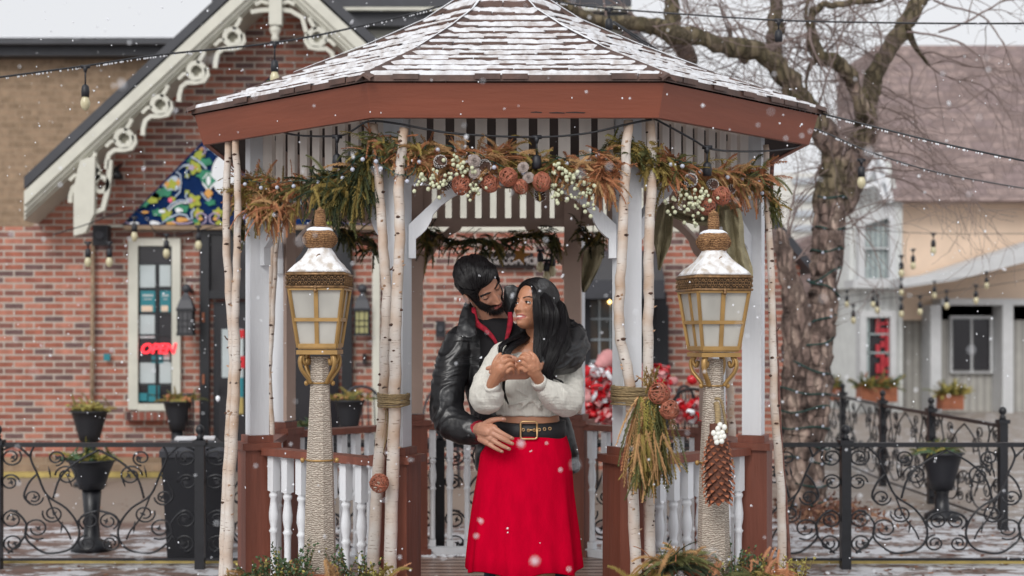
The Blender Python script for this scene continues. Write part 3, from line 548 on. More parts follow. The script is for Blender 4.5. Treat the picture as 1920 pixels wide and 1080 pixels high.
# low snowy roofs and the mauve gable between tree and house
fh = thing('far_cottage', 'distant snow-roofed cottage between the tree trunk and grey house', 'house', (P(1570, 640, 34).x, 34, 0))
m = MB(); plate(m, [(1440, 720), (1440, 500), (1520, 440), (1640, 440), (1640, 720)], 34, 3); m.build('wall', M['mauve'], fh)
m = MB(); plate(m, [(1566, 560), (1566, 500), (1600, 478), (1640, 470), (1640, 560)], 33.6, .3); plate(m, [(1570, 415), (1606, 415), (1606, 440), (1570, 440)], 33.6, .3); m.build('snowy_roof', M['snow'], fh)
m = MB(); rect(m, 1585, 365, 1606, 414, 33.8, 1); m.build('chimney', M['tanbrick'], fh)
# far tower; the haze is put into its pale colours
tw = thing('apartment_tower', 'pale striped apartment tower rising far behind the tree', 'building', (P(1500, 600, 150).x, 150, 0))
twm = mat('tower_pale', (.62, .61, .57), .8); twb = mat('tower_band', (.42, .45, .49), .8)
m = MB(); rect(m, 1452, 325, 1560, 610, 150, 12); m.build('wall', twm, tw)
m = MB()
for y in (333, 366, 394, 422): rect(m, 1487, y, 1570, y+11, 149.5, .4)
m.build('window_band', twb, tw)
# far ground bank behind the houses
m = MB(); rect(m, -900, 560, 2600, 640, 190, 5); struct(m.build('hills', mat('far_trees', (.30, .30, .30), .9, noise_amt=.3, nscale=.2)))
# ================================================================== gazebo
FZ = .144; GC = Vector((.2917, 7.307, 0)); AP = 1.207; RC = 1.3066
gb = thing('gazebo', 'octagonal white and russet wooden gazebo with snow on its shingled roof', 'gazebo', (GC.x, GC.y, 0))
ang = [R(-67.5+45*k) for k in range(8)]
V = [GC+Vector((RC*math.cos(a), RC*math.sin(a), 0)) for a in ang]
def ringpt(rap, k, z):
    rr = rap/math.cos(R(22.5)); a = ang[k % 8]; return Vector((GC.x+rr*math.cos(a), GC.y+rr*math.sin(a), z))
m = MB(); m.prism([ringpt(1.29, k, 0.02) for k in range(8)], (0, 0, FZ-.02)); m.build('floor', M['deck'], gb)
m = MB()
for i in range(22):           # board joints as thin dark grooves standing 1 mm proud
    y = GC.y-1.2+i*.11; hw = min(1.26, 1.75-abs(y-GC.y))-.02; m.box((GC.x, y, FZ+.001), (2*hw, .003, .003))
m.build('deck_joint', M['dark'], gb)
# slush patches on the deck
for i, a in enumerate(ang):
    back = i in (2, 3, 4, 5) and V[i].y > GC.y+1
    rot = a; px = V[i]
    m = MB(); m.box((px.x, px.y, (FZ+.94)/2), (.155, .155, .94-FZ), rot); 
    bx = m.build('post_base', M['brown'], gb)
    m = MB(); m.box((px.x, px.y, .948), (.19, .19, .034), rot); m.box((px.x, px.y, .982), (.128, .128, .034), rot); m.build('cap', M['brown'], bx)
    m = MB(); m.box((px.x, px.y, FZ+.02), (.19, .19, .04), rot); m.build('foot', M['brown'], bx)
    m = MB(); m.box((px.x, px.y, (1.0+2.5)/2), (.093, .093, 1.5), rot); m.build('post', M['white'], gb)
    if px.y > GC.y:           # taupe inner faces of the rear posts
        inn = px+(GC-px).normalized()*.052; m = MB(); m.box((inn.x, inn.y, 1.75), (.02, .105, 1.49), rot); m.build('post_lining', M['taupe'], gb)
# railings on seven sides
def baluster(p, rot):
    m = MB(); z0 = FZ+.05; m.box((p.x, p.y, (z0+.30)/2+.0), (.038, .038, .30-z0), rot)
    m = MB(); m.box((p.x, p.y, z0+.02), (.040, .040, .04), rot); m.box((p.x, p.y, .82), (.042, .042, .165), rot)
    pr = [(.019, z0+.04), (.017, .25), (.016, .40), (.0165, .50), (.018, .535), (.024, .545), (.018, .555), (.016, .565), (.023, .60), (.024, .63), (.019, .67), (.016, .70), (.022, .71), (.022, .72), (.016, .73), (.024, .737)]
    m.lathe((p.x, p.y, 0), pr, 10); return m
slat_n = 0
for k in range(7):
    a, b = V[k], V[k+1]; dv = (b-a).normalized(); rot = math.atan2(dv.y, dv.x); mid = (a+b)/2; nrm = (mid-GC).normalized()
    m = MB(); m.bar(a+dv*.09+Vector((0, 0, .925)), b-dv*.09+Vector((0, 0, .925)), .088, .035); ro = m.build('railing', M['brown'], gb)
    m = MB(); m.bar(a+dv*.09+Vector((0, 0, FZ+.025)), b-dv*.09+Vector((0, 0, FZ+.025)), .05, .045); m.build('bottom_rail', M['white'], ro)
    nb = 8; base = None
    for j in range(nb):
        p = a+dv*(.13+(.74)*j/(nb-1)); baluster(p, rot).build('baluster', M['white'], ro)
# beams, friezes and brackets on all eight sides
for k in range(8):
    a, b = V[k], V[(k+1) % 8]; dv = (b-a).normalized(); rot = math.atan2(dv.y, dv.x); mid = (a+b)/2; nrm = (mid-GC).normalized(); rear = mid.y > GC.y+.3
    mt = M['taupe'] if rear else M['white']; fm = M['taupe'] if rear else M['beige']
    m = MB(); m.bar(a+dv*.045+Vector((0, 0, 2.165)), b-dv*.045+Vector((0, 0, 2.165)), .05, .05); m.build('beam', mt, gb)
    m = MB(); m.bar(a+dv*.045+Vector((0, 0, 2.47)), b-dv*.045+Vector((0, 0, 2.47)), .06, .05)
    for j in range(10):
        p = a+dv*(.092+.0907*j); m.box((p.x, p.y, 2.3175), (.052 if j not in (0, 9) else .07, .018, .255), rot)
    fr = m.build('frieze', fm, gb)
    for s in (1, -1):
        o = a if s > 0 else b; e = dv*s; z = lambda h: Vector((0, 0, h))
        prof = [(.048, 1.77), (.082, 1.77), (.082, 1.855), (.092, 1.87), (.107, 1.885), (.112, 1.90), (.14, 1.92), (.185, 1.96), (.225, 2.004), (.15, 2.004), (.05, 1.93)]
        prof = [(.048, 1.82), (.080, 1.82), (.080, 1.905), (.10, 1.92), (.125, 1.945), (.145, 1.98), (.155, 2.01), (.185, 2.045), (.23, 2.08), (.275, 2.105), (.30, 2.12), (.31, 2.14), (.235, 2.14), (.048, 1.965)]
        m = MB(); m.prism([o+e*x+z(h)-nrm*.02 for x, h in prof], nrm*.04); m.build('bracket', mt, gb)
# ceiling
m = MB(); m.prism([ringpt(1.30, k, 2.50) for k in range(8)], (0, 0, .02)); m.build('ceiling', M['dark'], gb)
# fascia and roof
fs = []
for k in range(8):
    m = MB(); j = (k+1) % 8
    o0, o1 = ringpt(1.491, k, 2.535), ringpt(1.491, j, 2.535); l0, l1 = ringpt(1.452, k, 2.396), ringpt(1.452, j, 2.396); i0, i1 = ringpt(1.46, k, 2.535), ringpt(1.46, j, 2.535); q0, q1 = ringpt(1.425, k, 2.396), ringpt(1.425, j, 2.396)
    m.add([o0, o1, l1, l0, i0, i1, q1, q0], [(0, 3, 2, 1), (4, 5, 6, 7), (3, 7, 6, 2), (0, 1, 5, 4), (0, 4, 7, 3), (1, 2, 6, 5)]); m.build('fascia', M['fascia'], gb)
m = MB()
for k in range(8):
    a0, a1, b1, b0 = ringpt(1.43, k, 2.40), ringpt(1.43, k+1, 2.40), ringpt(1.22, k+1, 2.50), ringpt(1.22, k, 2.50); m.add([a0, a1, b1, b0], [(0, 1, 2, 3)])
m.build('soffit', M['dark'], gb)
# cracks in the front fascia
m = MB()
for x0, x1, y in ((994, 1017, 210.5), (1029, 1060, 211.5), (1060, 1098, 211)):
    m.prism([P(x0, y-.6, 5.848), P((x0+x1)/2, y-1.6, 5.848), P(x1, y-.4, 5.848), P(x1-2, y+1.2, 5.848), P((x0+x1)/2, y+.8, 5.848), P(x0+2, y+.6, 5.848)][::-1], (0, .01, 0))
m.build('fascia_crack', M['dark'], gb)
RP = [(1.500, 2.545), (1.04, 2.736), (.67, 2.913), (.4, 3.057), (.25, 3.17), (.10, 3.42), (.04, 3.6)]
def roof_z(r):
    for (r0, z0), (r1, z1) in zip(RP[:-1], RP[1:]):
        if r >= r1: return z0+(z1-z0)*(r0-r)/(r0-r1)
    return RP[-1][1]
radii = [1.505]; 
step = .098
while radii[-1] > .2: radii.append(radii[-1]-step); step *= 1.0
rr = random.Random(3)
for k in range(8):
    m = MB(); sn = MB()
    for ri in range(len(radii)-1):
        r0, r1 = radii[ri], radii[ri+1]; z0, z1 = roof_z(r0), roof_z(r1)
        a0, b0 = ringpt(r0, k, z0+.022), ringpt(r0, k+1, z0+.022); a1, b1 = ringpt(r1-.012, k, z1+.004), ringpt(r1-.012, k+1, z1+.004)
        a2, b2 = ringpt(r0, k, z0-.004), ringpt(r0, k+1, z0-.004)
        m.add([a0, b0, b1, a1, a2, b2], [(0, 1, 2, 3), (4, 5, 1, 0)])
        # single shingles standing proud of the course
        ln = (b0-a0).length; nsh = max(2, int(ln/.11)); u = (b0-a0)/ln; nr = Vector((math.cos(ang[k]+R(22.5)), math.sin(ang[k]+R(22.5)), 0))
        for q in range(nsh):
            if rr.random() < .5:
                t0 = q/nsh; t1 = (q+.94)/nsh; dz = rr.uniform(.002, .007)
                p0 = a0.lerp(b0, t0)+nr*.008; p1 = a0.lerp(b0, t1)+nr*.008; p3 = a1.lerp(b1, t0); p2 = a1.lerp(b1, t1); h = Vector((0, 0, dz))
                m.add([p0+h, p1+h, p2+h, p3+h, p0-Vector((0, 0, .018)), p1-Vector((0, 0, .018))], [(0, 1, 2, 3), (4, 5, 1, 0)])
        # snow lying on the course, bare at its lip here and there
        nn = max(8, int(ln/.014)); rows = [[], [], [], []]
        for q in range(nn+1):
            t = .012+.976*q/nn; w0 = .011+.018*noise.noise(Vector((t*ln*9+k*7, ri*3.1, 0)))+.010*noise.noise(Vector((t*ln*40, ri*5.7, k)))
            gap = noise.noise(Vector((t*ln*3.3+k*13, ri*7.7, 4)))
            if gap > .42: w0 += .05*(gap-.42)*4
            w0 = max(.001, min(w0, .08)); f0 = w0/(r0-r1); f1 = .97; pa = a0.lerp(b0, t); pb = a1.lerp(b1, t)
            hh = .014+.007*noise.noise(Vector((t*ln*30, ri*2.3, k*3)))+.004
            if w0 > .06: hh *= .3
            rows[0].append(pa.lerp(pb, f0)+Vector((0, 0, .0))); rows[1].append(pa.lerp(pb, f0+.05)+Vector((0, 0, hh*.85))); rows[2].append(pa.lerp(pb, f0+.3)+Vector((0, 0, hh))); rows[3].append(pa.lerp(pb, f1)+Vector((0, 0, hh*.5)))
        vs = [p for r_ in rows for p in r_]; N_ = nn+1
        sn.add(vs, [(j*N_+i, j*N_+i+1, (j+1)*N_+i+1, (j+1)*N_+i) for j in range(3) for i in range(nn)], 0, True)
    ro = m.build('roof_panel', M['shingle'], gb); sn.build('snow_cover', M['roofsnow'], ro)
for k in range(8):
    m = MB(); pts = [ringpt(r, k, roof_z(r)+.035) for r in [1.515, 1.3, 1.04, .85, .67, .5, .4, .3, .25, .2, .14]]
    a = ang[k]; side = Vector((-math.sin(a), math.cos(a), 0))
    for i in range(len(pts)-1):
        for s in (1, -1):
            p, q = pts[i], pts[i+1]; ex = (q-p)*.06; lo = Vector((0, 0, -.022)); w_ = side*s*.034
            m.add([p-ex, q, q+w_+lo, p-ex+w_+lo, p-ex-Vector((0, 0, .012)), p-ex+w_+lo*1.6], [(0, 1, 2, 3), (0, 3, 5, 4)])
    hp = m.build('hip_cap', M['shingle'], gb)
    m = MB(); sl = -1 if math.cos(a) > 0 else 1
    up = [p+Vector((0, 0, .004)) for p in pts[2:]]
    m.tube([p+side*.008*sl for p in up], [.003+.008*abs(noise.noise(Vector((i*1.7, k, 0)))) for i in range(len(up))], 6, squash=.5); m.build('snow_line', M['snow'], hp)
m = MB(); m.lathe((GC.x, GC.y, 3.42), [(.16, -.06), (.12, .1), (.05, .25), (.04, .35), (.07, .42), (.02, .55)], 16); m.build('finial', M['shingle'], gb)
# ================================================================== small builders
def smooth_path(pts, n=6):
    "Catmull-Rom through pts"
    pts = [Vector(p) for p in pts]; out = []
    for i in range(len(pts)-1):
        p0 = pts[max(i-1, 0)]; p1 = pts[i]; p2 = pts[i+1]; p3 = pts[min(i+2, len(pts)-1)]
        for j in range(n):
            t = j/n; out.append(.5*((2*p1)+(p2-p0)*t+(2*p0-5*p1+4*p2-p3)*t*t+(3*p1-p0-3*p2+p3)*t*t*t))
    out.append(pts[-1]); return out
def lerp_list(v, n):
    out = []
    for i in range(len(v)-1):
        for j in range(n): out.append(v[i]+(v[i+1]-v[i])*j/n)
    out.append(v[-1]); return out
def rv(rg, s=1.0): return Vector((rg.gauss(0, s), rg.gauss(0, s), rg.gauss(0, s)))
def sprig(mb, p, d, L_, w_, mi, rg, droop=.0, dens=.0055, nw=.0026, stem_mi=None):
    "flat evergreen spray: stem with needles in two ranks"
    p = Vector(p); d = Vector(d).normalized(); side = d.cross(rv(rg).normalized()).normalized(); n = int(L_/dens); q = p.copy(); pts = [q.copy()]
    for i in range(n):
        t = i/n; d = (d+Vector((0, 0, -droop*.06))).normalized(); side = (side-d*side.dot(d)).normalized(); q = q+d*dens; 
        if i % 4 == 0: pts.append(q.copy())
        ln = w_*(1-.65*t)*(.6+.4*min(1, t*6)); nrm = d.cross(side)
        for s in (1, -1):
            e = (side*s+d*.75+nrm*rg.uniform(-.35, .35)).normalized(); b_ = d*nw
            mb.add([q-b_, q+b_, q+e*ln*rg.uniform(.8, 1.1)], [(0, 1, 2)], mi)
    pts.append(q.copy()); mb.tube(pts, [.0022]*len(pts), 3, stem_mi if stem_mi is not None else mi, cap=False)
def frond(mb, p, d, L_, mi, rg, droop=1.2, spread=.03):
    "cedar frond: stem with side branchlets that carry short scales"
    p = Vector(p); d = Vector(d).normalized(); side = d.cross(rv(rg).normalized()).normalized(); n = int(L_/.014); q = p.copy()
    for i in range(n):
        t = i/n; d = (d+Vector((0, 0, -droop*.07))).normalized(); side = (side-d*side.dot(d)).normalized(); q2 = q+d*.014
        mb.tube([q, q2], [.0022, .002], 3, mi, cap=False)
        for s in (1, -1):
            e = (side*s+d*1.3+rv(rg, .15)).normalized(); ln = spread*(1-.6*t)*rg.uniform(.7, 1.2); a = q; 
            for j in range(3):
                b_ = a+e*ln/3; e = (e+Vector((0, 0, -droop*.12))).normalized(); o = side.cross(e)*.0028+e*0
                mb.add([a-o, a+o, b_+o*.7, b_-o*.7], [(0, 1, 2, 3)], mi)
                for s2 in (1, -1):
                    f_ = (side.cross(e)*s2+e*1.2).normalized(); mb.add([a, b_, a+f_*.009], [(0, 1, 2)], mi)
                a = b_
        q = q2
def leafy(mb, p, h, n, mi, rg, ls=.013, spread=.06, stem_mi=0):
    "small-leaved upright shrub sprigs"
    for i in range(n):
        d = Vector((rg.gauss(0, .5), rg.gauss(0, .4), 1)).normalized(); q = Vector(p)+Vector((rg.uniform(-spread, spread), rg.uniform(-spread, spread)*.6, 0)); L_ = h*rg.uniform(.5, 1); m_ = int(L_/.012); st = q.copy()
        for j in range(m_):
            q = q+d*.012; d = (d+rv(rg, .04)).normalized()
            for s in range(2):
                e = (rv(rg, .7)+d*.7).normalized(); f_ = e.cross(rv(rg)).normalized()*ls*.38; c_ = q+e*ls*.55
                mb.add([q, c_+f_, q+e*ls*1.15, c_-f_], [(0, 1, 2, 3)], mi if rg.random() < .85 else mi+1)
        mb.tube([st, q], [.002, .001], 3, stem_mi, cap=False)
def wicker_ball(label, p, r, group, seed):
    rg = random.Random(seed); mb = MB()
    for i in range(26):
        ax = rv(rg).normalized(); u = ax.orthogonal().normalized(); v_ = ax.cross(u); off = ax*rg.uniform(-.45, .45)*r; rr_ = math.sqrt(max(0, r*r-off.length_squared)); k_ = rg.uniform(.93, 1.02); ph = rg.uniform(0, 6.28)
        pts = [Vector(p)+off+(u*math.cos(a)+v_*math.sin(a))*rr_*(k_+.03*math.sin(3*a+ph)) for a in [2*math.pi*j/20 for j in range(21)]]
        mb.tube(pts, r*.045, 4, 0, cap=False)
    return tag(mb.build('wicker_ball', M['wicker']), label, 'ornament', group)
def pine_cone(label, p, r, L_, axis, group, seed, scale_mat='cone', tip='conetip', name='pine_cone', rows=9, k=8):
    rg = random.Random(seed); mb = MB(); ax = Vector(axis).normalized(); u = ax.orthogonal().normalized(); v_ = ax.cross(u); p = Vector(p)
    mb.tube([p-ax*L_*.5, p, p+ax*L_*.45], [r*.45, r*.5, r*.15], 8, 0)
    n = rows*k
    for i in range(n):
        t = i/n; an = i*2.39996; rad = r*(math.sin(math.pi*min(1, .22+.74*(1-t)))**.6); c_ = p+ax*L_*(t-.5)*.96
        o = u*math.cos(an)+v_*math.sin(an); tg = ax.cross(o); tipp = c_+o*rad+ax*L_*.055; w_ = r*.34*rg.uniform(.85, 1.1); th = ax*L_*.018
        a = c_+o*rad*.3; b_ = c_+o*rad*.72
        mb.add([a-tg*w_*.4, a+tg*w_*.4, b_+tg*w_+ax*L_*.015, tipp+th, b_-tg*w_+ax*L_*.015, b_-ax*L_*.03], [(0, 1, 5), (1, 2, 5), (2, 3, 5), (3, 4, 5), (4, 0, 5), (0, 4, 3, 2, 1)], 0)
        tt = b_.lerp(tipp, .55); mb.add([tt+tg*w_*.5+th, tipp+o*r*.05+th*1.5, tt-tg*w_*.5+th, tipp+o*r*.04-ax*L_*.015], [(0, 1, 2), (0, 3, 1), (1, 3, 2), (0, 2, 3)], 1)
    return tag(mb.build(name, [M[scale_mat], M[tip]]), label, 'pine cone', group)
def wood_rose(label, p, r, seed, group):
    rg = random.Random(seed); mb = MB(); p = Vector(p); face = Vector((rg.uniform(-.3, .3), -1, rg.uniform(0, .5))).normalized(); u = face.orthogonal().normalized(); v_ = face.cross(u)
    for ring, (n, rr_, up) in enumerate(((9, 1, .1), (8, .8, .35), (6, .55, .6), (4, .3, .75))):
        for i in range(n):
            an = 2*math.pi*(i+.5*ring)/n; o = u*math.cos(an)+v_*math.sin(an); tg = face.cross(o); a = p+face*r*up*.2; c_ = p+o*r*rr_*.7+face*r*up*.55; t_ = p+o*r*rr_+face*r*up*.75
            w_ = r*.36*rr_+.002
            mb.add([a, c_+tg*w_, t_+tg*w_*.5, t_-tg*w_*.5, c_-tg*w_, c_+face*r*.08], [(0, 1, 5), (1, 2, 5), (2, 3, 5), (3, 4, 5), (4, 0, 5), (0, 4, 3, 2, 1)], 0)
    mb.ico(p+face*r*.5, r*.16, 1); return tag(mb.build('wood_rose', M['rose']), label, 'ornament', group)
def berries(label, path, n, seed, group, r=.0085, spread=.022, name='berry_spray', m_='berry'):
    rg = random.Random(seed); path = smooth_path(path, 6); mb = MB(); mb.tube(path, .0022, 4, 1)
    for i in range(n):
        b_ = path[int(rg.random()*(len(path)-1))]; c_ = b_+Vector((rg.gauss(0, spread), rg.uniform(-.03, .01), rg.gauss(0, spread))); rr_ = r*rg.uniform(.7, 1.12)
        mb.tube([b_, c_], .0012, 3, 1); mb.ico(c_, rr_, 2, 0, (1, 1, 1.08))
    return tag(mb.build(name, [M[m_], M['stem']]), label, 'berries', group)
# ================================================================== birch poles
def birch(label, pts, d, wd, seed, group='birch poles tied round the gazebo', dd=0, ground=False):
    "pts px polyline from the top; wd pixel widths at both ends"
    n = len(pts); P_ = [P(x, y, d+dd*i/(n-1)) for i, (x, y) in enumerate(pts)]
    if ground and P_[-1].z > .02: e = P_[-1].copy(); e.z = 0; P_.append(e); n += 1
    w_ = [(wd[0]+(wd[1]-wd[0])*i/(n-1))*d/F/2 for i in range(n)]
    pp = smooth_path(P_, 8); ww = lerp_list(w_, 8); rg = random.Random(seed)
    ww = [a*(1+.09*noise.noise(Vector((i*.55, seed, 0)))) for i, a in enumerate(ww)]
    pp = [p+Vector((noise.noise(Vector((i*.35, seed*3, 1))), noise.noise(Vector((i*.35, seed*3, 7))), 0))*.006 for i, p in enumerate(pp)]
    mb = MB(); mb.tube(pp, ww, 12); o = tag(mb.build('birch_pole', M['birch']), label, 'birch pole', group)
    kn = MB(); cu = MB(); Ltot = len(pp)
    for i in range(max(4, Ltot//3)):
        j = int(rg.uniform(1, Ltot-2)); an = R(rg.uniform(200, 340)); rr_ = ww[j]; c_ = pp[j].lerp(pp[j+1], rg.random()); out = Vector((math.cos(an), math.sin(an), 0)); s = rg.uniform(.4, 1)
        if rg.random() < .6: kn.ico(c_+out*rr_*.88, .0095*s+.002, 1, 0, (1.25, .8, .7), .15)
        else: cu.add([c_+out*rr_*1.0+Vector((-.006, 0, 0)), c_+out*rr_+Vector((.006, 0, .004)), c_+out*(rr_+.012*s)+Vector((.004, 0, .012)), c_+out*(rr_+.009*s)+Vector((-.006, 0, .010))], [(0, 1, 2, 3)])
    for i in range(2):
        j = int(rg.uniform(2, Ltot-3)); sx = rg.choice((-1, 1)); kn.tube([pp[j], pp[j]+Vector((sx*(ww[j]+.006), -.004, .012)), pp[j]+Vector((sx*(ww[j]+.016), -.006, .028))], [.006, .004, .0022], 5)
    if kn.v: kn.build('knot', M['knot'], o)
    if cu.v: cu.build('bark_curl', M['curl'], o)
    return o
birch('outer birch pole of the far left pair by the black bin', [(429, 262), (424, 400), (428, 520), (435, 620), (437, 700), (430, 820), (423, 980), (420, 1090)], 6.62, (13, 22), 1, ground=True)
birch('inner birch pole of the far left pair leaning on the white post', [(442, 262), (446, 400), (443, 520), (441, 600), (443, 700), (437, 820), (430, 960), (428, 1090)], 6.56, (13, 20), 2, ground=True)
birch('bowed birch pole nearest the left lantern head', [(701, 232), (708, 300), (714, 400), (722, 500), (726, 570), (722, 680), (718, 790), (707, 920), (700, 1090)], 5.99, (16, 25), 3, ground=True)
birch('thick birch pole tied against the left front post', [(758, 240), (749, 330), (749, 450), (744, 560), (741, 650), (740, 760), (736, 900), (731, 1090)], 5.93, (18, 26), 4, ground=True)
birch('crooked birch pole tied against the right front post', [(1178, 226), (1172, 330), (1168, 430), (1164, 520), (1160, 590), (1166, 650), (1180, 710), (1184, 800), (1187, 930), (1193, 1090)], 5.93, (18, 22), 5, ground=True)
birch('straight birch pole rising beside the hanging cedar bundle', [(1219, 222), (1222, 330), (1217, 450), (1216, 560), (1215, 680), (1214, 800), (1217, 930), (1219, 1090)], 5.99, (18, 22), 6, ground=True)
birch('slender birch pole standing outside the right corner post', [(1436, 272), (1440, 400), (1446, 520), (1449, 640), (1453, 780), (1463, 900), (1467, 1090)], 6.62, (11, 18), 7, ground=True)
birch('thin birch pole behind the second white post on the left', [(513, 420), (506, 560), (501, 690), (500, 800), (500, 900)], 7.62, (10, 12), 8, ground=True)
birch('thin birch pole crossing behind the left railing post', [(522, 420), (514, 540), (509, 640), (505, 700), (510, 790), (512, 900)], 7.58, (8, 10), 9, ground=True)
birch('birch pole standing behind the right rope lamp', [(1358, 560), (1364, 640), (1368, 720), (1372, 800), (1374, 900)], 7.5, (13, 15), 10, ground=True)
def thin_branch(label, pts, d, r, seed):
    mb = MB(); pp = smooth_path([P(x, y, d) for x, y in pts], 6); mb.tube(pp, [r*(1+.25*noise.noise(Vector((i*.8, seed, 0)))) for i in range(len(pp))], 6)
    rg = random.Random(seed)
    for i in range(26):
        j = rg.randrange(len(pp)-1); mb.tube([pp[j], pp[j]+Vector((rg.choice((-1, 1))*rg.uniform(.006, .014), 0, .01))], [.003, .001], 4)
    return tag(mb.build('bare_branch', mat('red_branch', (.23, .10, .075), .8, noise_amt=.5, nscale=60)), label, 'branch')
thin_branch('thin reddish branch beside the slender right birch', [(1448, 292), (1445, 480), (1455, 640), (1462, 800), (1474, 960), (1482, 1090)], 6.66, .010, 3)
# ================================================================== rope lamps
def lamp(label, cx, top, d, rot, px_rot_c=0, seed=1):
    base = P(cx, 1075, d); t = thing('street_lamp', label, 'street lamp', base, 'rope-wrapped lantern lamps flanking the gazebo entrance')
    z = lambda y: CZ+(622-(y+top))*d/F; sx = d/F; cxw = P(cx, 0, d).x
    m = MB(); rot8 = rot+R(22.5); pr = [(33*sx/.924, z(1072)), (31.5*sx/.924, z(1000)), (27*sx/.924, z(850)), (20.5*sx/.924, z(740)), (18.5*sx/.924, z(668))]
    m.lathe((cxw, d, 0), pr, 8, smooth=False, rot=rot8); post = m.build('post', M['rope'], t)
    m = MB(); m.box((cxw, d, z(1072)-.03), (.19, .19, .06), rot); m.build('plinth', M['terracotta'], t)
    for yy in (718, 862):
        m = MB(); r_ = (.048 if yy == 718 else .066); m.lathe((cxw, d, z(yy)), [(r_, -.003), (r_, .003)], 16)
        for s in (-1, 1): m.ico((cxw+s*(r_+.012), d-.02, z(yy)), .011, 2)
        m.build('clamp', M['gold'], post)
    m = MB(); m.box((cxw, d, (z(656)+z(664))/2), (.186, .186, 8*sx), rot); m.box((cxw, d, z(652.5)), (.172, .172, 4*sx), rot); m.build('lantern_base', M['gold'], t)
    # scroll brackets
    for q in range(4):
        a = rot+R(45+90*q); o = Vector((math.cos(a), math.sin(a), 0)); c_ = Vector((cxw, d, 0))
        pts = [(.075, 672), (.082, 682), (.094, 678), (.098, 670), (.090, 664.5), (.104, 667), (.112, 677), (.104, 690), (.086, 700), (.066, 709), (.052, 718)]
        m = MB(); pp = smooth_path([c_+o*r_+Vector((0, 0, z(y))) for r_, y in pts], 3); m.tube(pp, .0085, 6, flat=o.cross(Vector((0, 0, 1))), squash=1.5); m.build('scroll_bracket', M['gold'], t)
    # lantern: four tapering sides
    ht, hb = .122, .086; zt, zb = z(540), z(650)
    def corner(q, f, inset=0):
        a = rot+R(45+90*q); hw = hb+(ht-hb)*f-inset; return Vector((cxw+hw*math.sqrt(2)*math.cos(a), d+hw*math.sqrt(2)*math.sin(a), zb+(zt-zb)*f))
    fr = MB()
    for q in range(4):
        fr.tube([corner(q, 0), corner(q, 1)], .0085, 4, smooth=False)
    for q in range(4):
        for f in (0.02, .985): fr.bar(corner(q, f), corner(q+1, f), .014, .016)
    fo = fr.build('lantern_frame', M['gold'], t)
    for q in range(4):
        m = MB(); A, B_, C_, D_ = corner(q, .01, .006), corner(q+1, .01, .006), corner(q+1, .99, .006), corner(q, .99, .006); nrm = (B_-A).cross(D_-A).normalized(); 
        m.prism([A, B_, C_, D_], -nrm*.003); m.build('pane', M['frost'], fo)
        m = MB(); m.bar((A+B_)/2+nrm*.004, (C_+D_)/2+nrm*.004, .019, .006, up=nrm); Lf = corner(q, .46, .002); Rt = corner(q+1, .46, .002); m.bar(Lf+nrm*.0045, Rt+nrm*.0045, .006, .014); m.build('glazing_bar', M['gold'], fo)
    # filigree band
    bd = MB(); c_ = Vector((cxw, d, 0)); hwb = .131
    bd.box((cxw, d, (z(540)+z(515))/2), (2*hwb-.012, 2*hwb-.012, 25*sx-.004), rot, 1)
    for zz in (z(539.5), z(516.0)): 
        for q in range(4):
            a, b_ = [Vector((cxw+hwb*math.sqrt(2)*math.cos(rot+R(45+90*k_)), d+hwb*math.sqrt(2)*math.sin(rot+R(45+90*k_)), zz)) for k_ in (q, q+1)]
            bd.tube([a, b_], .0052, 6)
    for q in range(4):
        a, b_ = [Vector((cxw+hwb*math.sqrt(2)*math.cos(rot+R(45+90*k_)), d+hwb*math.sqrt(2)*math.sin(rot+R(45+90*k_)), 0)) for k_ in (q, q+1)]
        u = (b_-a).normalized(); zc = (z(540)+z(515))/2; H_ = 25*sx/2
        for j in range(9):
            cc = a.lerp(b_, (j+.5)/9)+Vector((0, 0, zc))
            for (ox, oz, r_) in ((0, 0, .0065), (-.014, .010, .0055), (-.014, -.010, .0055), (0, .016, .0035), (0, -.016, .0035)):
                bd.tube([cc+u*(ox+r_*math.cos(w_))+Vector((0, 0, oz+r_*math.sin(w_))) for w_ in [2*math.pi*i/8 for i in range(9)]], .0019, 3, cap=False)
            for (dx, dz) in ((.7, .7), (-.7, .7), (.7, -.7), (-.7, -.7)): bd.tube([cc+u*dx*.009+Vector((0, 0, dz*.009)), cc+u*dx*.017+Vector((0, 0, dz*.017))], .002, 3)
    bd.build('filigree_band', [M['filigree'], M['filigree_dark']], t)
    m = MB(); fcen = Vector((cxw, d, z(546)))+Vector((math.sin(rot), -math.cos(rot), 0))*.135; m.ico(fcen, .0085, 2); m.tube([fcen+Vector((0, 0, .02)), fcen], .006, 6); m.build('knob', M['filigree'], t)
    # hood, square at its foot and round at its neck
    def sqring(r_, zz, sq, n=40):
        out = []
        for k_ in range(n):
            a = 2*math.pi*k_/n; c__, s_ = math.cos(a), math.sin(a); e = max(abs(c__), abs(s_)); rr_ = r_*(sq/e+(1-sq)); x, y = rr_*c__, rr_*s_
            out.append(Vector((cxw+x*math.cos(rot)-y*math.sin(rot), d+x*math.sin(rot)+y*math.cos(rot), zz)))
        return out
    hp = [(.131, 514, .96), (.126, 510, .9), (.108, 501, .75), (.088, 491, .55), (.068, 480, .35), (.056, 472, .15), (.048, 467, 0)]
    m = MB(); m.rings([sqring(r_, z(y), s) for r_, y, s in hp]); ho = m.build('hood', M['filigree'], t)
    rg = random.Random(seed); rs = []
    for (r_, y, s) in [(.127, 513.5, .95), (.121, 508, .88), (.103, 499, .73), (.083, 489, .5), (.064, 478, .3), (.053, 470, .1), (.049, 466.5, 0)]:
        rg_ = sqring(r_+.003, z(y)+.004, s, 40); rs.append([p+(p-Vector((cxw, d, p.z))).normalized()*.007*noise.noise(p*38) for p in rg_])
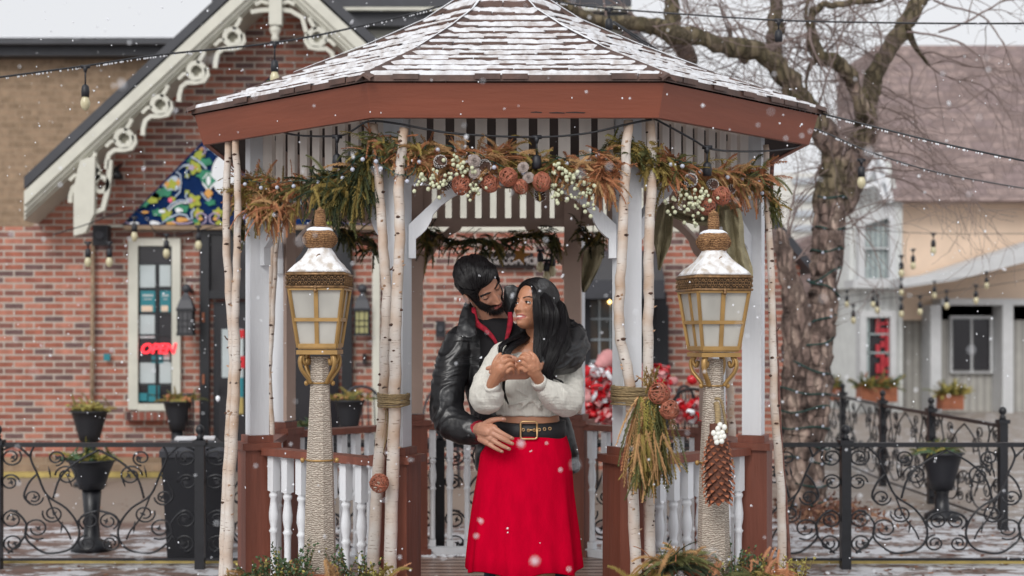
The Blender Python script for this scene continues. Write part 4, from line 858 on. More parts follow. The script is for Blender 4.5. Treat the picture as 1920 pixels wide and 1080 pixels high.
    m = MB(); m.rings(rs); so__ = m.build('hood_snow', M['lampsnow'], ho)
    # little scroll on the hood
    m = MB(); f_ = Vector((math.sin(rot), -math.cos(rot), 0)); u = Vector((math.cos(rot), math.sin(rot), 0)); c0 = Vector((cxw, d, z(484)))
    for (ox, sgn) in ((.006, 1),):
        m.tube([c0+u*(ox+sgn*(.016-.0014*i)*math.cos(i*.62+1.2))+f_*(.070+.010*math.sin(i*.3))+Vector((0, 0, .013*math.sin(i*.62+1.2)*(1-.08*i)-.002*i)) for i in range(9)], .003, 5)
    m.build('hood_scroll', M['filigree'], ho)
    # twine pumpkin and finial
    n = 24; rs = []
    for (r_, y) in ((.052, 467), (.068, 461), (.076, 452), (.077, 446), (.073, 438), (.058, 431), (.034, 428)):
        rs.append([Vector((cxw+r_*(1-.05*(abs(math.cos(4*math.pi*k_/n*1.0))))*math.cos(2*math.pi*k_/n), d+r_*(1-.05*abs(math.cos(4*math.pi*k_/n)))*math.sin(2*math.pi*k_/n), z(y))) for k_ in range(n)])
    m = MB(); m.rings(rs); rope_rg = random.Random(seed+5)
    for i in range(46):
        a = rope_rg.uniform(0, 6.28); b_ = a+rope_rg.uniform(-.9, .9); pts = []
        for j in range(7):
            f = j/6; an = a+(b_-a)*f; yy = 463-32*f; r_ = .0685*math.sin(math.pi*(.22+.62*(1-abs(f-.42))))+.001; r_ = min(.079, .053+.028*math.sin(math.pi*min(1, max(0, f*1.0+.08)))); pts.append((cxw+r_*math.cos(an), d+r_*math.sin(an), z(yy)))
        m.tube(pts, .0019, 3, cap=False)
    pk = m.build('twine_ball', M['rope_dark'], t)
    m = MB(); rs = []
    for (r_, y) in ((.062, 434.5), (.060, 431), (.046, 427.5), (.030, 426.5)): rs.append([Vector((cxw+(r_+.006*noise.noise(Vector((k_, y, seed))))*math.cos(2*math.pi*k_/24), d+r_*math.sin(2*math.pi*k_/24), z(y)+.005*noise.noise(Vector((k_*.9, seed, 3))))) for k_ in range(24)])
    m.rings(rs); m.build('snow_ring', M['snow'], pk)
    m = MB(); m.lathe((cxw, d, 0), [(.026, z(428)), (.027, z(415)), (.0255, z(404)), (.021, z(396)), (.010, z(391)), (.003, z(388))], 16)
    for i in range(14): yy = 427-2.5*i; r_ = .0275-.0004*i; m.tube([(cxw+r_*math.cos(a), d+r_*math.sin(a), z(yy)+.003*math.sin(a+i)) for a in [2*math.pi*j/14 for j in range(15)]], .0018, 3, cap=False)
    m.build('finial', M['rope_dark'], t)
    for o in [q for q in t.children_recursive]:       # slimmer about the lamp's own axis
        me = o.data; co = np.empty(len(me.vertices)*3); me.vertices.foreach_get('co', co); co = co.reshape(-1, 3); co[:, :2] *= .87; me.vertices.foreach_set('co', co.ravel()); me.update()
    return t
lamp('gold lantern lamp with twine-wrapped post left of the couple', 600, 0, 5.55, R(-4), seed=1)
lamp('gold lantern lamp carrying the giant pine cone, right of the couple', 1338, 5, 5.55, R(11), seed=2)
# ================================================================== planting beds with brick edging
bedm = brick('bed_brick', [(0, (.15, .06, .045)), (.5, (.24, .09, .065))], (.25, .2, .17)); soil = mat('dark_soil', (.05, .035, .025), .9, noise_amt=.5, nscale=20, bump=.6, bscale=30)
for (x0, x1, lb) in ((430, 765, 'brick planting bed under the left lamp'), (1190, 1500, 'brick planting bed under the right lamp')):
    m = MB(); X0 = P(x0, 0, 5.6).x; X1 = P(x1, 0, 5.6).x; m.box(((X0+X1)/2, 5.53, .225), (X1-X0, .72, .45)); o = tag(m.build('planting_bed', bedm), lb, 'planter'); m = MB(); m.box(((X0+X1)/2, 5.53, .46), (X1-X0-.06, .64, .03)); m.build('soil', soil, o)
    lx = P(600 if x0 < 800 else 1338, 0, 5.55).x; m = MB(); m.box((lx, 5.55, .477), (.24, .24, .045)); m.build('stone_pad', M['terracotta'], o)
FO = ['deep', 'green', 'olive', 'tan', 'rust', 'peachleaf', 'leaf', 'yellowleaf', 'stem']
FM = [M[k_] for k_ in FO]
def plant(label, specs, seed, group='evergreens planted at the foot of the gazebo'):
    rg = random.Random(seed); mb = MB()
    for kind, x, y, d, h, n, mi in specs:
        p = P(x, y, d); p.z = max(p.z, .46)
        for _ in range(n):
            q = p+Vector((rg.uniform(-.05, .05), rg.uniform(-.04, .04), 0))
            dv = Vector((rg.gauss(0, .55), rg.gauss(-.1, .4), 1))
            if kind == 'fir': sprig(mb, q, dv, h*rg.uniform(.6, 1.1), .022, mi, rg, droop=.8, dens=.004)
            elif kind == 'low': sprig(mb, q, Vector((rg.gauss(0, 1), rg.gauss(-.4, .5), .35)), h*rg.uniform(.6, 1.1), .024, mi, rg, droop=.5, dens=.004)
            elif kind == 'box': leafy(mb, q, h, 1, mi, rg, spread=.02, stem_mi=8)
    return tag(mb.build('evergreen_plant', FM), label, 'plant', group)
plant('pale fir tuft at the foot of the far left birches', [('low', 455, 1085, 5.6, .13, 12, 3), ('low', 470, 1085, 5.6, .12, 10, 6), ('fir', 450, 1085, 5.6, .06, 6, 2)], 1)
plant('variegated leafy shrub left of the left lamp base', [('box', 500, 1090, 5.45, .12, 14, 6), ('box', 512, 1090, 5.45, .14, 12, 6), ('low', 500, 1085, 5.45, .12, 8, 2)], 2)
plant('green boxwood sprigs touching the left lamp base', [('box', 550, 1090, 5.42, .17, 12, 6), ('box', 565, 1090, 5.42, .13, 10, 6), ('box', 535, 1090, 5.42, .12, 10, 6), ('fir', 560, 1080, 5.45, .06, 5, 5)], 3)
plant('upright boxwood sprig right of the left lamp base', [('box', 652, 1090, 5.42, .16, 9, 6), ('box', 672, 1090, 5.42, .13, 9, 6), ('fir', 632, 1085, 5.42, .08, 6, 3)], 4)
plant('golden cedar and peach fir beside the thick left birch', [('box', 705, 1090, 5.42, .10, 10, 7), ('fir', 712, 1090, 5.45, .14, 8, 2), ('low', 750, 1095, 5.4, .13, 14, 5), ('low', 730, 1090, 5.4, .1, 8, 2), ('low', 690, 1085, 5.4, .1, 8, 1)], 5)
plant('large mixed fir clump under the hanging cedar bundle', [('fir', 1268, 1080, 5.5, .22, 16, 3), ('fir', 1250, 1080, 5.5, .20, 10, 4), ('low', 1265, 1065, 5.45, .17, 26, 0), ('low', 1268, 1050, 5.45, .15, 20, 1), ('low', 1220, 1085, 5.4, .17, 16, 3), ('low', 1200, 1085, 5.4, .12, 14, 2), ('low', 1230, 1085, 5.4, .14, 14, 1), ('fir', 1285, 1070, 5.5, .15, 8, 3)], 6)
plant('green shrub sprigs right of the right lamp base', [('box', 1378, 1085, 5.5, .19, 14, 6), ('box', 1395, 1090, 5.5, .13, 12, 6), ('low', 1395, 1085, 5.4, .12, 14, 1), ('box', 1410, 1090, 5.5, .12, 10, 7)], 7)
plant('peach coloured fir fan at the foot of the slender right birch', [('fir', 1440, 1085, 5.5, .13, 14, 5), ('fir', 1425, 1085, 5.5, .12, 8, 5), ('low', 1470, 1090, 5.45, .11, 16, 5), ('low', 1435, 1085, 5.4, .12, 12, 2), ('box', 1420, 1090, 5.5, .11, 8, 6)], 8)
plant('yellow-green sprig at the far right end of the bed', [('box', 1492, 1090, 5.6, .14, 9, 7), ('box', 1500, 1090, 5.6, .10, 6, 7)], 9)
plant('small peach fir tip in front of the right lamp base', [('fir', 1345, 1078, 5.42, .055, 5, 5)], 10)
# ================================================================== garlands
def garland(label, path, n, seed, mix, L_=(.08, .17), rad=.035, group='evergreen garlands on the gazebo frieze', hang=.5, fr=.45, name='garland'):
    rg = random.Random(seed); pp = smooth_path(path, 8); mb = MB(); mb.tube(pp, [rad*.35]*len(pp), 6, 8)
    N_ = len(pp)
    for i in range(n):
        t = rg.random(); j = min(N_-2, int(t*(N_-1))); p = pp[j]+Vector((rg.gauss(0, rad*.4), rg.uniform(-rad, rad*.4), rg.gauss(0, rad*.55)))
        tan_ = (pp[j+1]-pp[j]).normalized(); d = tan_*rg.choice((-1, 1))*rg.uniform(.3, 1)+Vector((0, -.35, rg.uniform(-hang, .5)))+rv(rg, .25)
        mi = mix(t, rg)
        if rg.random() < fr: frond(mb, p, d, rg.uniform(*L_)*1.1, mi, rg, droop=1.1)
        else: sprig(mb, p, d, rg.uniform(*L_), .021, mi, rg, droop=.7, dens=.0045)
    return tag(mb.build(name, FM), label, 'garland', group)
def mixer(*stops):
    "stops: (t_end, [(index, weight)...])"
    def f(t, rg):
        for te, ws in stops:
            if t <= te:
                x = rg.random()*sum(w_ for _, w_ in ws)
                for i_, w_ in ws:
                    x -= w_
                    if x <= 0: return i_
        return 1
    return f
garland('garland of green cedar and rust fir on the left side panel', [P(452, 350, 6.72), P(500, 358, 6.62), P(560, 352, 6.48), P(620, 340, 6.3), P(668, 318, 6.15), P(700, 292, 6.05)], 460, 11, mixer((.2, [(3, 3), (2, 3), (4, 1)]), (.45, [(4, 3), (3, 3), (2, 2), (1, 1)]), (1, [(1, 4), (0, 2), (2, 3), (3, .7)])), rad=.048)
garland('drooping rust fir tassel below the left garland', [P(470, 385, 6.6), P(495, 390, 6.55), P(520, 395, 6.5), P(552, 385, 6.45)], 95, 12, mixer((1, [(4, 3), (3, 3), (2, 1)])), hang=1.8, rad=.03, fr=.3)
garland('green cedar cascade hanging left of the front birches', [P(600, 355, 6.3), P(640, 365, 6.2), P(672, 350, 6.12), P(690, 330, 6.05)], 230, 13, mixer((1, [(1, 4), (2, 3), (0, 3)])), hang=2.0, rad=.045, fr=.7)
garland('rust and tan garland across the front opening', [P(700, 272, 6.0), P(745, 283, 5.99), P(800, 296, 5.98), P(870, 306, 5.98), P(940, 308, 5.98), P(1010, 312, 5.98), P(1080, 312, 5.98), P(1150, 318, 5.98)], 620, 14, mixer((.12, [(1, 3), (2, 2), (4, 2)]), (.25, [(4, 3), (3, 2), (2, 2), (1, 2)]), (.6, [(4, 3), (3, 3), (2, 1), (1, .5)]), (.8, [(2, 4), (3, 2), (1, 1)]), (1, [(4, 5), (3, 2)])), rad=.050, L_=(.07, .13), hang=.5)
garland('upright tan fir tip above the middle of the front garland', [P(925, 300, 5.97), P(945, 290, 5.97), P(962, 285, 5.97)], 34, 15, lambda t, rg: rg.choice((3, 4)), rad=.012, L_=(.06, .1), hang=-.9, fr=0)
garland('hanging rust fir bunch at the right end of the front garland', [P(1110, 330, 5.96), P(1135, 340, 5.95), P(1150, 330, 5.95)], 60, 16, mixer((1, [(4, 5), (3, 1)])), rad=.02, L_=(.07, .14), hang=2.2, fr=.1)
garland('olive juniper clump behind the right front birches', [P(1150, 280, 6.02), P(1185, 282, 6.0), P(1215, 300, 6.0), P(1232, 312, 6.02)], 150, 17, mixer((1, [(2, 5), (1, 3), (7, .5)])), rad=.045, L_=(.05, .1), fr=.8)
garland('rust fir garland on the right side panel', [P(1240, 312, 6.08), P(1280, 325, 6.15), P(1330, 335, 6.3), P(1380, 338, 6.45), P(1432, 335, 6.62)], 430, 18, mixer((.3, [(4, 3), (2, 3), (1, 1)]), (.7, [(4, 4), (3, 2), (2, 2)]), (1, [(4, 4), (3, 2), (1, 2)])), rad=.042)
garland('olive cedar tuft hanging by the slender right birch', [P(1432, 350, 6.62), P(1445, 375, 6.64), P(1448, 400, 6.66)], 70, 19, mixer((1, [(2, 3), (1, 4)])), rad=.03, L_=(.05, .1), fr=.8, hang=1)
garland('olive cedar tuft hanging behind the far left birches', [P(447, 350, 6.75), P(450, 400, 6.75), P(450, 430, 6.75)], 60, 20, mixer((1, [(2, 4), (1, 2)])), rad=.025, L_=(.06, .12), fr=.8, hang=2)
for (lb, pts, n_, sd_) in (('dark cedar garland sagging under the rear beam left of centre', [P(800, 432, 8.42), P(850, 455, 8.4), P(900, 452, 8.4), P(940, 462, 8.4)], 120, 21), ('dark cedar garland sagging under the rear beam right of centre', [P(940, 455, 8.4), P(985, 442, 8.4), P(1030, 445, 8.42), P(1050, 460, 8.42)], 90, 22), ('dark garland behind the left lantern ball', [P(640, 432, 7.9), P(672, 450, 8.0), P(705, 462, 8.1)], 80, 23), ('dark garland right of the rear right post', [P(1085, 430, 8.4), P(1108, 450, 8.3), P(1130, 440, 8.2)], 50, 24), ('dark garland at the rear left post', [P(790, 430, 8.4), P(800, 455, 8.4), P(802, 480, 8.4)], 30, 25)):
    garland(lb, pts, n_, sd_, mixer((1, [(0, 3), (1, 3), (2, 1.5)])), rad=.042, L_=(.07, .14), hang=1.0, fr=.6, group='dark garlands on the rear of the gazebo')
# ornaments on the front garland
GB = 'copper wicker balls'
for i, (x, y, r_, d, lb) in enumerate(((865, 347, 18.5, 5.90, 'copper wicker ball at the left end of the row under the front garland'), (919, 345, 16.5, 5.90, 'copper wicker ball second from the left under the front garland'), (953, 332, 18, 5.88, 'highest copper wicker ball, in the middle of the front garland row'), (976, 350, 14.5, 5.89, 'small copper wicker ball tucked below the highest one'), (1016, 341, 18, 5.88, 'copper wicker ball at the right end of the row under the front garland'), (1325, 387, 16, 6.1, 'copper wicker ball touching the right lamp finial'), (1353, 367, 17, 6.12, 'copper wicker ball up against the right corner bracket'), (1236, 738, 20, 5.72, 'upper of two copper wicker balls on the hanging cedar bundle'), (1255, 768, 18, 5.70, 'lower of two copper wicker balls on the hanging cedar bundle'), (711, 906, 18, 5.86, 'copper wicker ball hanging low on the left birches'))):
    wicker_ball(lb, P(x, y, d), r_*d/F, GB, 40+i)
for i, (x, y, r_, L_, d, ax, lb) in enumerate(((824, 304, 13, 26, 5.90, (.3, -1, .1), 'frosted pine cone at the left end of the front garland'), (907, 311, 14, 28, 5.91, (.2, -.9, -.3), 'frosted pine cone under the grey wood roses'), (838, 347, 11, 24, 5.90, (-.6, -.6, -.3), 'frosted pine cone just left of the first wicker ball'), (1012, 363, 12, 26, 5.93, (.1, -.6, -.8), 'frosted pine cone below the right wicker ball of the row'), (1294, 339, 13.5, 26, 6.08, (0, -1, .1), 'frosted pine cone facing out on the right side garland'), (1334, 345, 11, 24, 6.14, (.3, -.9, -.2), 'frosted pine cone right behind the black bulb socket'), (1368, 354, 9, 20, 6.3, (.5, -.7, -.2), 'smallest frosted pine cone near the right corner bracket'))):
    pine_cone(lb, P(x, y, d), r_*d/F, L_*d/F, ax, 'frosted pine cones on the garlands', 60+i)
for i, (x, y, r_, lb) in enumerate(((889, 302, 13, 'grey wood rose at the top left of the front cluster'), (890, 325, 11, 'grey wood rose under the top left one'), (981, 314, 11, 'tall grey wood rose right of the highest wicker ball'), (991, 333, 11, 'grey wood rose pressed between two wicker balls'))):
    wood_rose(lb, P(x, y, 5.88), r_*5.88/F, 70+i, 'grey wood roses on the front garland')
BG = 'cream berry sprays on the garlands'
for i, (pts, n_, d, lb) in enumerate((([(792, 340), (805, 345), (822, 352)], 20, 5.87, 'cream berry spray at the far left of the front garland'), ([(846, 305), (862, 313), (874, 318)], 18, 5.88, 'cream berry spray above the first wicker ball'), ([(822, 330), (835, 330), (850, 334)], 13, 5.87, 'cream berry spray beside the left pine cone'), ([(892, 338), (888, 355), (886, 372)], 20, 5.88, 'cream berry spray hanging between the first two wicker balls'), ([(1035, 318), (1052, 320), (1068, 328)], 22, 5.88, 'cream berry spray above the right bracket'), ([(1072, 332), (1090, 342), (1105, 356), (1110, 365)], 30, 5.90, 'cream berry spray arching down over the right bracket'), ([(1030, 350), (1045, 360), (1056, 378)], 22, 5.90, 'cream berry spray hanging right of the wicker ball row'), ([(1078, 380), (1092, 388), (1100, 392)], 14, 5.92, 'cream berry spray lowest on the right bracket'), ([(1255, 378), (1272, 380), (1290, 388)], 16, 6.06, 'cream berry spray left end of the right garland'), ([(1290, 378), (1312, 372), (1332, 362)], 34, 6.06, 'dense cream berry spray under the right garland cones'), ([(1300, 395), (1303, 408), (1298, 418)], 12, 6.08, 'small drooping berry spray above the right lamp'))):
    berries(lb, [P(x, y, d) for x, y in pts], n_, 80+i, BG)
# giant cone with white berries on the right lamp
pine_cone('giant orange-brown pine cone hanging on the right rope lamp', P(1346, 868, 5.40), 30*5.4/F, 148*5.4/F, (.02, -.05, -1), None, 91, 'bigcone_dark', 'bigcone', 'giant_pine_cone', rows=17, k=9)
mb = MB(); rg = random.Random(5)
for (x, y) in ((1338, 812), (1346, 804), (1354, 811), (1351, 819), (1342, 821), (1358, 801), (1347, 813), (1357, 818), (1350, 797), (1344, 829), (1353, 827)): mb.ico(P(x, y, 5.31), 5.0*5.4/F, 2, 0, (1, 1, 1.15))
tag(mb.build('berry_cluster', M['pearl']), 'cluster of white berries on top of the giant pine cone', 'berries')
mb = MB(); mb.tube(smooth_path([P(1343, 755, 5.46), P(1346, 775, 5.44), P(1346, 800, 5.42)], 4), .012, 6); mb.tube(smooth_path([P(1340, 748, 5.47), P(1352, 752, 5.47), P(1360, 790, 5.47), P(1362, 812, 5.47)], 4), .006, 5); tag(mb.build('raffia_tie', M['raffia']), 'loose raffia tie above the giant pine cone', 'tie', 'raffia ties')
# hanging cedar bundle
rg = random.Random(33); mb = MB()
for i in range(190):
    a = P(rg.uniform(1196, 1236), rg.uniform(742, 765), 5.76+rg.uniform(-.03, .03)); dx = rg.gauss(0, .30)-.06
    y1 = rg.random()
    mi = rg.choice((1, 2, 2, 2, 7)) if dx > -.25 else rg.choice((3, 4, 3))
    if dx > .25 or i % 5 == 0: mi = rg.choice((1, 1, 2))
    frond(mb, a, (dx, rg.uniform(-.25, .05), -1), rg.uniform(.2, .40), mi, rg, droop=.9, spread=.026)
for i in range(60):
    a = P(rg.uniform(1190, 1245), rg.uniform(800, 860), 5.72+rg.uniform(-.03, .03)); sprig(mb, a, (rg.gauss(0, .25), -.1, -1), rg.uniform(.1, .2), .018, rg.choice((3, 3, 1, 2)), rg, dens=.004)
for i in range(26):
    a = P(rg.uniform(1208, 1232), rg.uniform(712, 740), 5.76); frond(mb, a, (rg.gauss(0, .5), -.2, 1), rg.uniform(.03, .08), rg.choice((3, 2)), rg, droop=.3, spread=.015)
for i in range(16):
    a = P(rg.uniform(1205, 1240), rg.uniform(860, 880), 5.74); frond(mb, a, (rg.gauss(0, .25), -.1, -1), rg.uniform(.08, .14), rg.choice((1, 7, 3)), rg, droop=.6, spread=.02)
tag(mb.build('cedar_bundle', FM), 'dried green and rust cedar bundle hanging from the right front birches', 'bouquet')
def winding(label, cx, cy, hw, hh, d, dy, n, seed, tails=()):
    rg = random.Random(seed); mb = MB(); c0 = P(cx, cy, d); W_ = hw*d/F; H_ = hh*d/F
    for i in range(n):
        z0 = rg.uniform(-H_, H_); z1 = z0+rg.uniform(-.012, .012); k_ = rg.uniform(.96, 1.05); mb.tube([c0+Vector((W_*k_*math.cos(a), dy*k_*math.sin(a), z0+(z1-z0)*math.sin(a/2)+rg.uniform(-.0015, .0015))) for a in [2*math.pi*j/18 for j in range(19)]], .0028, 4, cap=False)
    for t_ in tails: mb.tube(smooth_path([P(x, y, d-.05) for x, y in t_], 5), .0035, 4)
    return tag(mb.build('raffia_tie', M['raffia']), label, 'tie', 'raffia ties')
winding('raffia tie binding two birches to the left front post', 738, 748, 29, 10, 6.02, .13, 34, 1, [[(722, 757), (722, 790), (712, 850), (711, 890)], [(724, 757), (728, 800), (718, 850), (713, 890)], [(720, 755), (732, 760), (745, 768)]])
winding('raffia tie binding the birches to the right front post', 1180, 741, 33, 14, 6.02, .13, 48, 2, [[(1200, 740), (1215, 735), (1235, 728)], [(1205, 745), (1225, 742), (1245, 735)], [(1170, 725), (1185, 735), (1210, 742)], [(1225, 745), (1228, 790), (1226, 840)]])
# olive burlap swags
def drape(label, cols, d, seed):
    "cols: list of (x_left,y,x_right,y) rows in px"
    mb = MB(); n = 18; rows = smooth_path([Vector((a, b_, 0)) for a, b_, c_, e in cols], 6); rows2 = smooth_path([Vector((c_, e, 0)) for a, b_, c_, e in cols], 6)
    rs = []
    for i, (a, b_) in enumerate(zip(rows, rows2)):
        r_ = []
        for k_ in range(n):
            t = k_/(n-1); p = a.lerp(b_, t); dd = .025*math.sin(t*9+seed+i*.12)+.03*noise.noise(Vector((t*6, i*.25, seed))); r_.append(P(p.x, p.y, d+dd))
        rs.append(r_)
    vs = [p for r_ in rs for p in r_]+[p+Vector((0, .012, 0)) for r_ in rs for p in r_]; N_ = len(rs)*n
    f1 = [(i*n+k_, (i+1)*n+k_, (i+1)*n+k_+1, i*n+k_+1) for i in range(len(rs)-1) for k_ in range(n-1)]; f2 = [tuple(N_+v for v in f[::-1]) for f in f1]
    mb.add(vs, f1+f2, 0, True)
    return tag(mb.build('burlap_drape', M['burlap']), label, 'cloth', 'olive burlap drapes')
def mesh_cloth():
    m, t, b = node_mat('olive_burlap'); N = t.nodes.new; K = t.links.new; tc = N('ShaderNodeTexCoord'); n = N('ShaderNodeTexVoronoi'); n.inputs['Scale'].default_value = 170; n.feature = 'DISTANCE_TO_EDGE'; K(tc.outputs['Object'], n.inputs['Vector'])
    r = N('ShaderNodeValToRGB'); e = r.color_ramp.elements; e[0].position = .10; e[0].color = (.30, .26, .16, 1); e[1].position = .3; e[1].color = (.20, .175, .10, 1); K(n.outputs['Distance'], r.inputs[0]); K(r.outputs[0], b.inputs['Base Color']); b.inputs['Roughness'].default_value = .9
    r2 = N('ShaderNodeValToRGB'); e = r2.color_ramp.elements; e[0].position = .28; e[0].color = (1, 1, 1, 1); e[1].position = .34; e[1].color = (.85, .85, .85, 1); K(n.outputs['Distance'], r2.inputs[0]); K(r2.outputs[0], b.inputs['Alpha']); return m
M['burlap'] = mesh_cloth()
drape('olive burlap drape hanging beside the straight right birch', [(1236, 385, 1262, 380), (1228, 420, 1262, 420), (1226, 450, 1258, 455), (1232, 480, 1246, 485), (1234, 505, 1238, 508)], 6.35, 1)
drape('olive burlap swag knotted across above the right lamp', [(1240, 380, 1250, 400), (1270, 392, 1272, 412), (1310, 400, 1310, 422), (1350, 385, 1350, 425), (1390, 372, 1380, 420)], 6.5, 2)
drape('olive burlap drape falling behind the right lamp hood', [(1352, 395, 1388, 390), (1356, 430, 1394, 420), (1362, 460, 1396, 455), (1368, 490, 1404, 480), (1385, 520, 1412, 510), (1396, 545, 1408, 545)], 6.4, 3)
drape('olive burlap scrap behind the rear right post', [(1095, 470, 1135, 455), (1092, 500, 1128, 490), (1090, 530, 1112, 525), (1092, 548, 1098, 548)], 8.2, 4)
# ================================================================== string lights
def wire(label, pts, sockets, r=.004, bulb=True, blen=.05, name='string_light', seed=0, drops=0, group='string lights', sock_only=(), hang=.07, rb=.024, cat='string light'):
    pp = smooth_path([P(*p) for p in pts], 8); mb = MB(); mb.tube(pp, r, 5)
    o = mb.build(name, M['black']); tag(o, label, cat, group)
    for q, (x, y, d) in enumerate(sockets):
        c_ = P(x, y, d); k_ = rb/.024; m = MB(); m.tube([c_, c_-Vector((0, 0, hang))], .004*k_, 5); m.tube([c_+Vector((-.02*k_, 0, 0)), c_+Vector((.02*k_, 0, 0))], .008*k_, 6); m.tube([c_, c_-Vector((0, 0, .025*k_))], [.013*k_, .006*k_], 6)
        b0 = c_-Vector((0, 0, hang)); m.lathe(b0, [(.017*k_, -.055*k_), (.019*k_, -.03*k_), (.016*k_, -.008*k_), (.008*k_, 0)], 10); s_ = m.build('socket', M['blackmatte'], o)
        if q not in sock_only:
            m = MB(); m.lathe(b0-Vector((0, 0, .055*k_)), [(.003*k_, -.062*k_), (.016*k_, -.052*k_), (rb*.92, -.034*k_), (rb*.9, -.022*k_), (.015*k_, -.004*k_), (.013*k_, 0)], 12); m.build('bulb', M['bulb'], s_)
    if drops:
        rg = random.Random(seed); m = MB()
        for i in range(drops):
            t = rg.random()*(len(pp)-1.01); j = int(t); c_ = pp[j].lerp(pp[j+1], t-j); m.ico(c_-Vector((0, 0, r+.003)), rg.uniform(.003, .005), 1, 0, (1, 1, 1.5))
        m.build('ice_drops', M['snow'], o)['kind'] = 'stuff'
    return o
wire('black wire of two clear bulbs crossing in front of the gable', [(-40, 150, 7.6), (150, 125, 7.8), (300, 103, 7.95), (515, 80, 8.1), (680, 48, 8.2), (840, 8, 8.3), (960, -30, 8.4)], [(160, 125, 7.8), (515, 80, 8.1)], r=.006, drops=170, seed=1, hang=.10, rb=.030)
wire('black wire with two empty sockets crossing before the tree', [(1000, -5, 8.3), (1080, 9, 8.3), (1140, 16, 8.3), (1300, 28, 8.2), (1460, 38, 8.1), (1620, 42, 8.0), (1780, 44, 7.9), (1960, 44, 7.8)], [(1142, 17, 8.3), (1460, 38, 8.1)], r=.0055, drops=110, seed=2, sock_only=(0, 1), hang=.055, rb=.030)
wire('upper cable running down past the right roof hip', [(1150, 40, 7.4), (1200, 72, 7.3), (1300, 135, 7.0), (1420, 185, 6.8), (1540, 213, 6.7), (1660, 243, 6.6), (1780, 272, 6.5), (1960, 310, 6.4)], [], r=.005, drops=120, seed=3)
wire('lower cable resting on the right roof hip', [(1150, 42, 7.35), (1220, 90, 7.1), (1300, 140, 6.9), (1400, 190, 6.75), (1440, 196, 6.7), (1510, 205, 6.65)], [], r=.005, drops=30, seed=4)
wire('drooping cable leaving the right roof corner toward the grey house', [(1515, 236, 7.0), (1560, 254, 7.2), (1640, 288, 7.6), (1770, 326, 8.2), (1960, 360, 9)], [(1615, 300, 9)], r=.0045, drops=70, seed=5, hang=.04, rb=.030)
m = MB(); c_ = P(1408, 180, 6.62); m.tube([c_+Vector((-.04, 0, .015)), c_+Vector((.035, 0, -.01))], [.013, .019], 8); tag(m.build('lamp_socket', M['blackmatte']), 'black socket lying on the snowy right roof slope', 'socket')
wire('black wire draped along the front frieze', [(520, 245, 6.35), (560, 254, 6.25), (632, 255, 6.1), (660, 245, 6.0), (690, 228, 5.9), (740, 231, 5.9), (850, 250, 5.9), (1000, 257, 5.9), (1100, 250, 5.9), (1180, 232, 5.9), (1222, 224, 5.9)], [(632, 256, 6.08), (1006, 257, 5.9)], r=.0048, hang=.075, rb=.026, sock_only=(0, 1))
wire('black wire draped along the right side frieze', [(1226, 222, 5.95), (1260, 240, 6.0), (1300, 262, 6.05), (1326, 277, 6.1), (1360, 283, 6.2), (1420, 284, 6.4), (1470, 280, 6.55), (1500, 272, 6.7), (1525, 240, 6.75)], [(1326, 276, 6.1)], r=.0048, hang=.065, rb=.026, sock_only=(0,))
wire('string of yellowish bulbs sagging by the shop window', [(100, 440, 12), (150, 425, 12.2), (252, 395, 12.5), (300, 440, 12.6), (372, 432, 12.8), (440, 415, 12.9)], [(252, 408, 12.5), (312, 440, 12.6), (372, 425, 12.8), (165, 455, 12.2), (205, 455, 12.2)], r=.005, hang=.05, rb=.034)
for i, (pts, ss, lb) in enumerate((([(1560, 560, 20), (1640, 548, 20), (1740, 530, 20), (1960, 500, 20)], [(1588, 545, 20), (1637, 545, 20), (1690, 522, 20), (1752, 528, 20), (1850, 510, 20)], 'upper row of yellow bulbs along the grey house eave'), ([(1560, 575, 18), (1650, 560, 18), (1740, 552, 18), (1960, 520, 18)], [(1600, 572, 18), (1645, 553, 18), (1690, 560, 18), (1725, 556, 18), (1775, 545, 18), (1830, 535, 18)], 'lower row of yellow bulbs across the grey house front'), ([(1540, 425, 16), (1640, 432, 16), (1760, 438, 16), (1960, 438, 16)], [(1750, 438, 16), (1690, 480, 16), (1712, 468, 17)], 'short row of yellow bulbs in front of the peach wall'))):
    wire(lb, pts, ss, r=.004, hang=.07, rb=.036)
def mini(label, pts, n, seed, on='garland', col=None):
    rg = random.Random(seed); pp = smooth_path([P(*p) for p in pts], 8); pp = [p+Vector((0, rg.uniform(-.01, .01), rg.uniform(-.006, .006))) for p in pp]; mb = MB(); mb.tube(pp, .0022, 4); o = tag(mb.build('mini_lights', mat('green_wire', (.01, .06, .04), .5)), label, 'string light', 'mini string lights')
    for i in range(n):
        c_ = pp[int((i+.5)*(len(pp)-1)/n)]; m = MB(); m.tube([c_, c_+Vector((rg.uniform(-.01, .01), -.012, -.016))], .004, 5, 0); m.ico(c_+Vector((rg.uniform(-.01, .01), -.02, -.024)), .010, 2, 1); m.build('bulb', [M['black'], M['mini']], o)
M['mini'] = mat('mini_bulb', (.50, .53, .62), .15)
mini('clear mini lights along the left garland', [(455, 335, 6.6), (500, 342, 6.5), (560, 338, 6.35), (640, 325, 6.1), (675, 292, 5.95), (720, 296, 5.92)], 9, 1)
mini('clear mini lights along the front garland', [(700, 300, 5.92), (765, 330, 5.9), (800, 275, 5.94), (880, 285, 5.93), (960, 315, 5.9), (1060, 295, 5.93), (1150, 280, 5.95)], 9, 2)
mini('clear mini lights along the right garland', [(1245, 295, 6.02), (1290, 305, 6.05), (1360, 325, 6.3), (1420, 330, 6.5), (1430, 365, 6.55)], 7, 3)
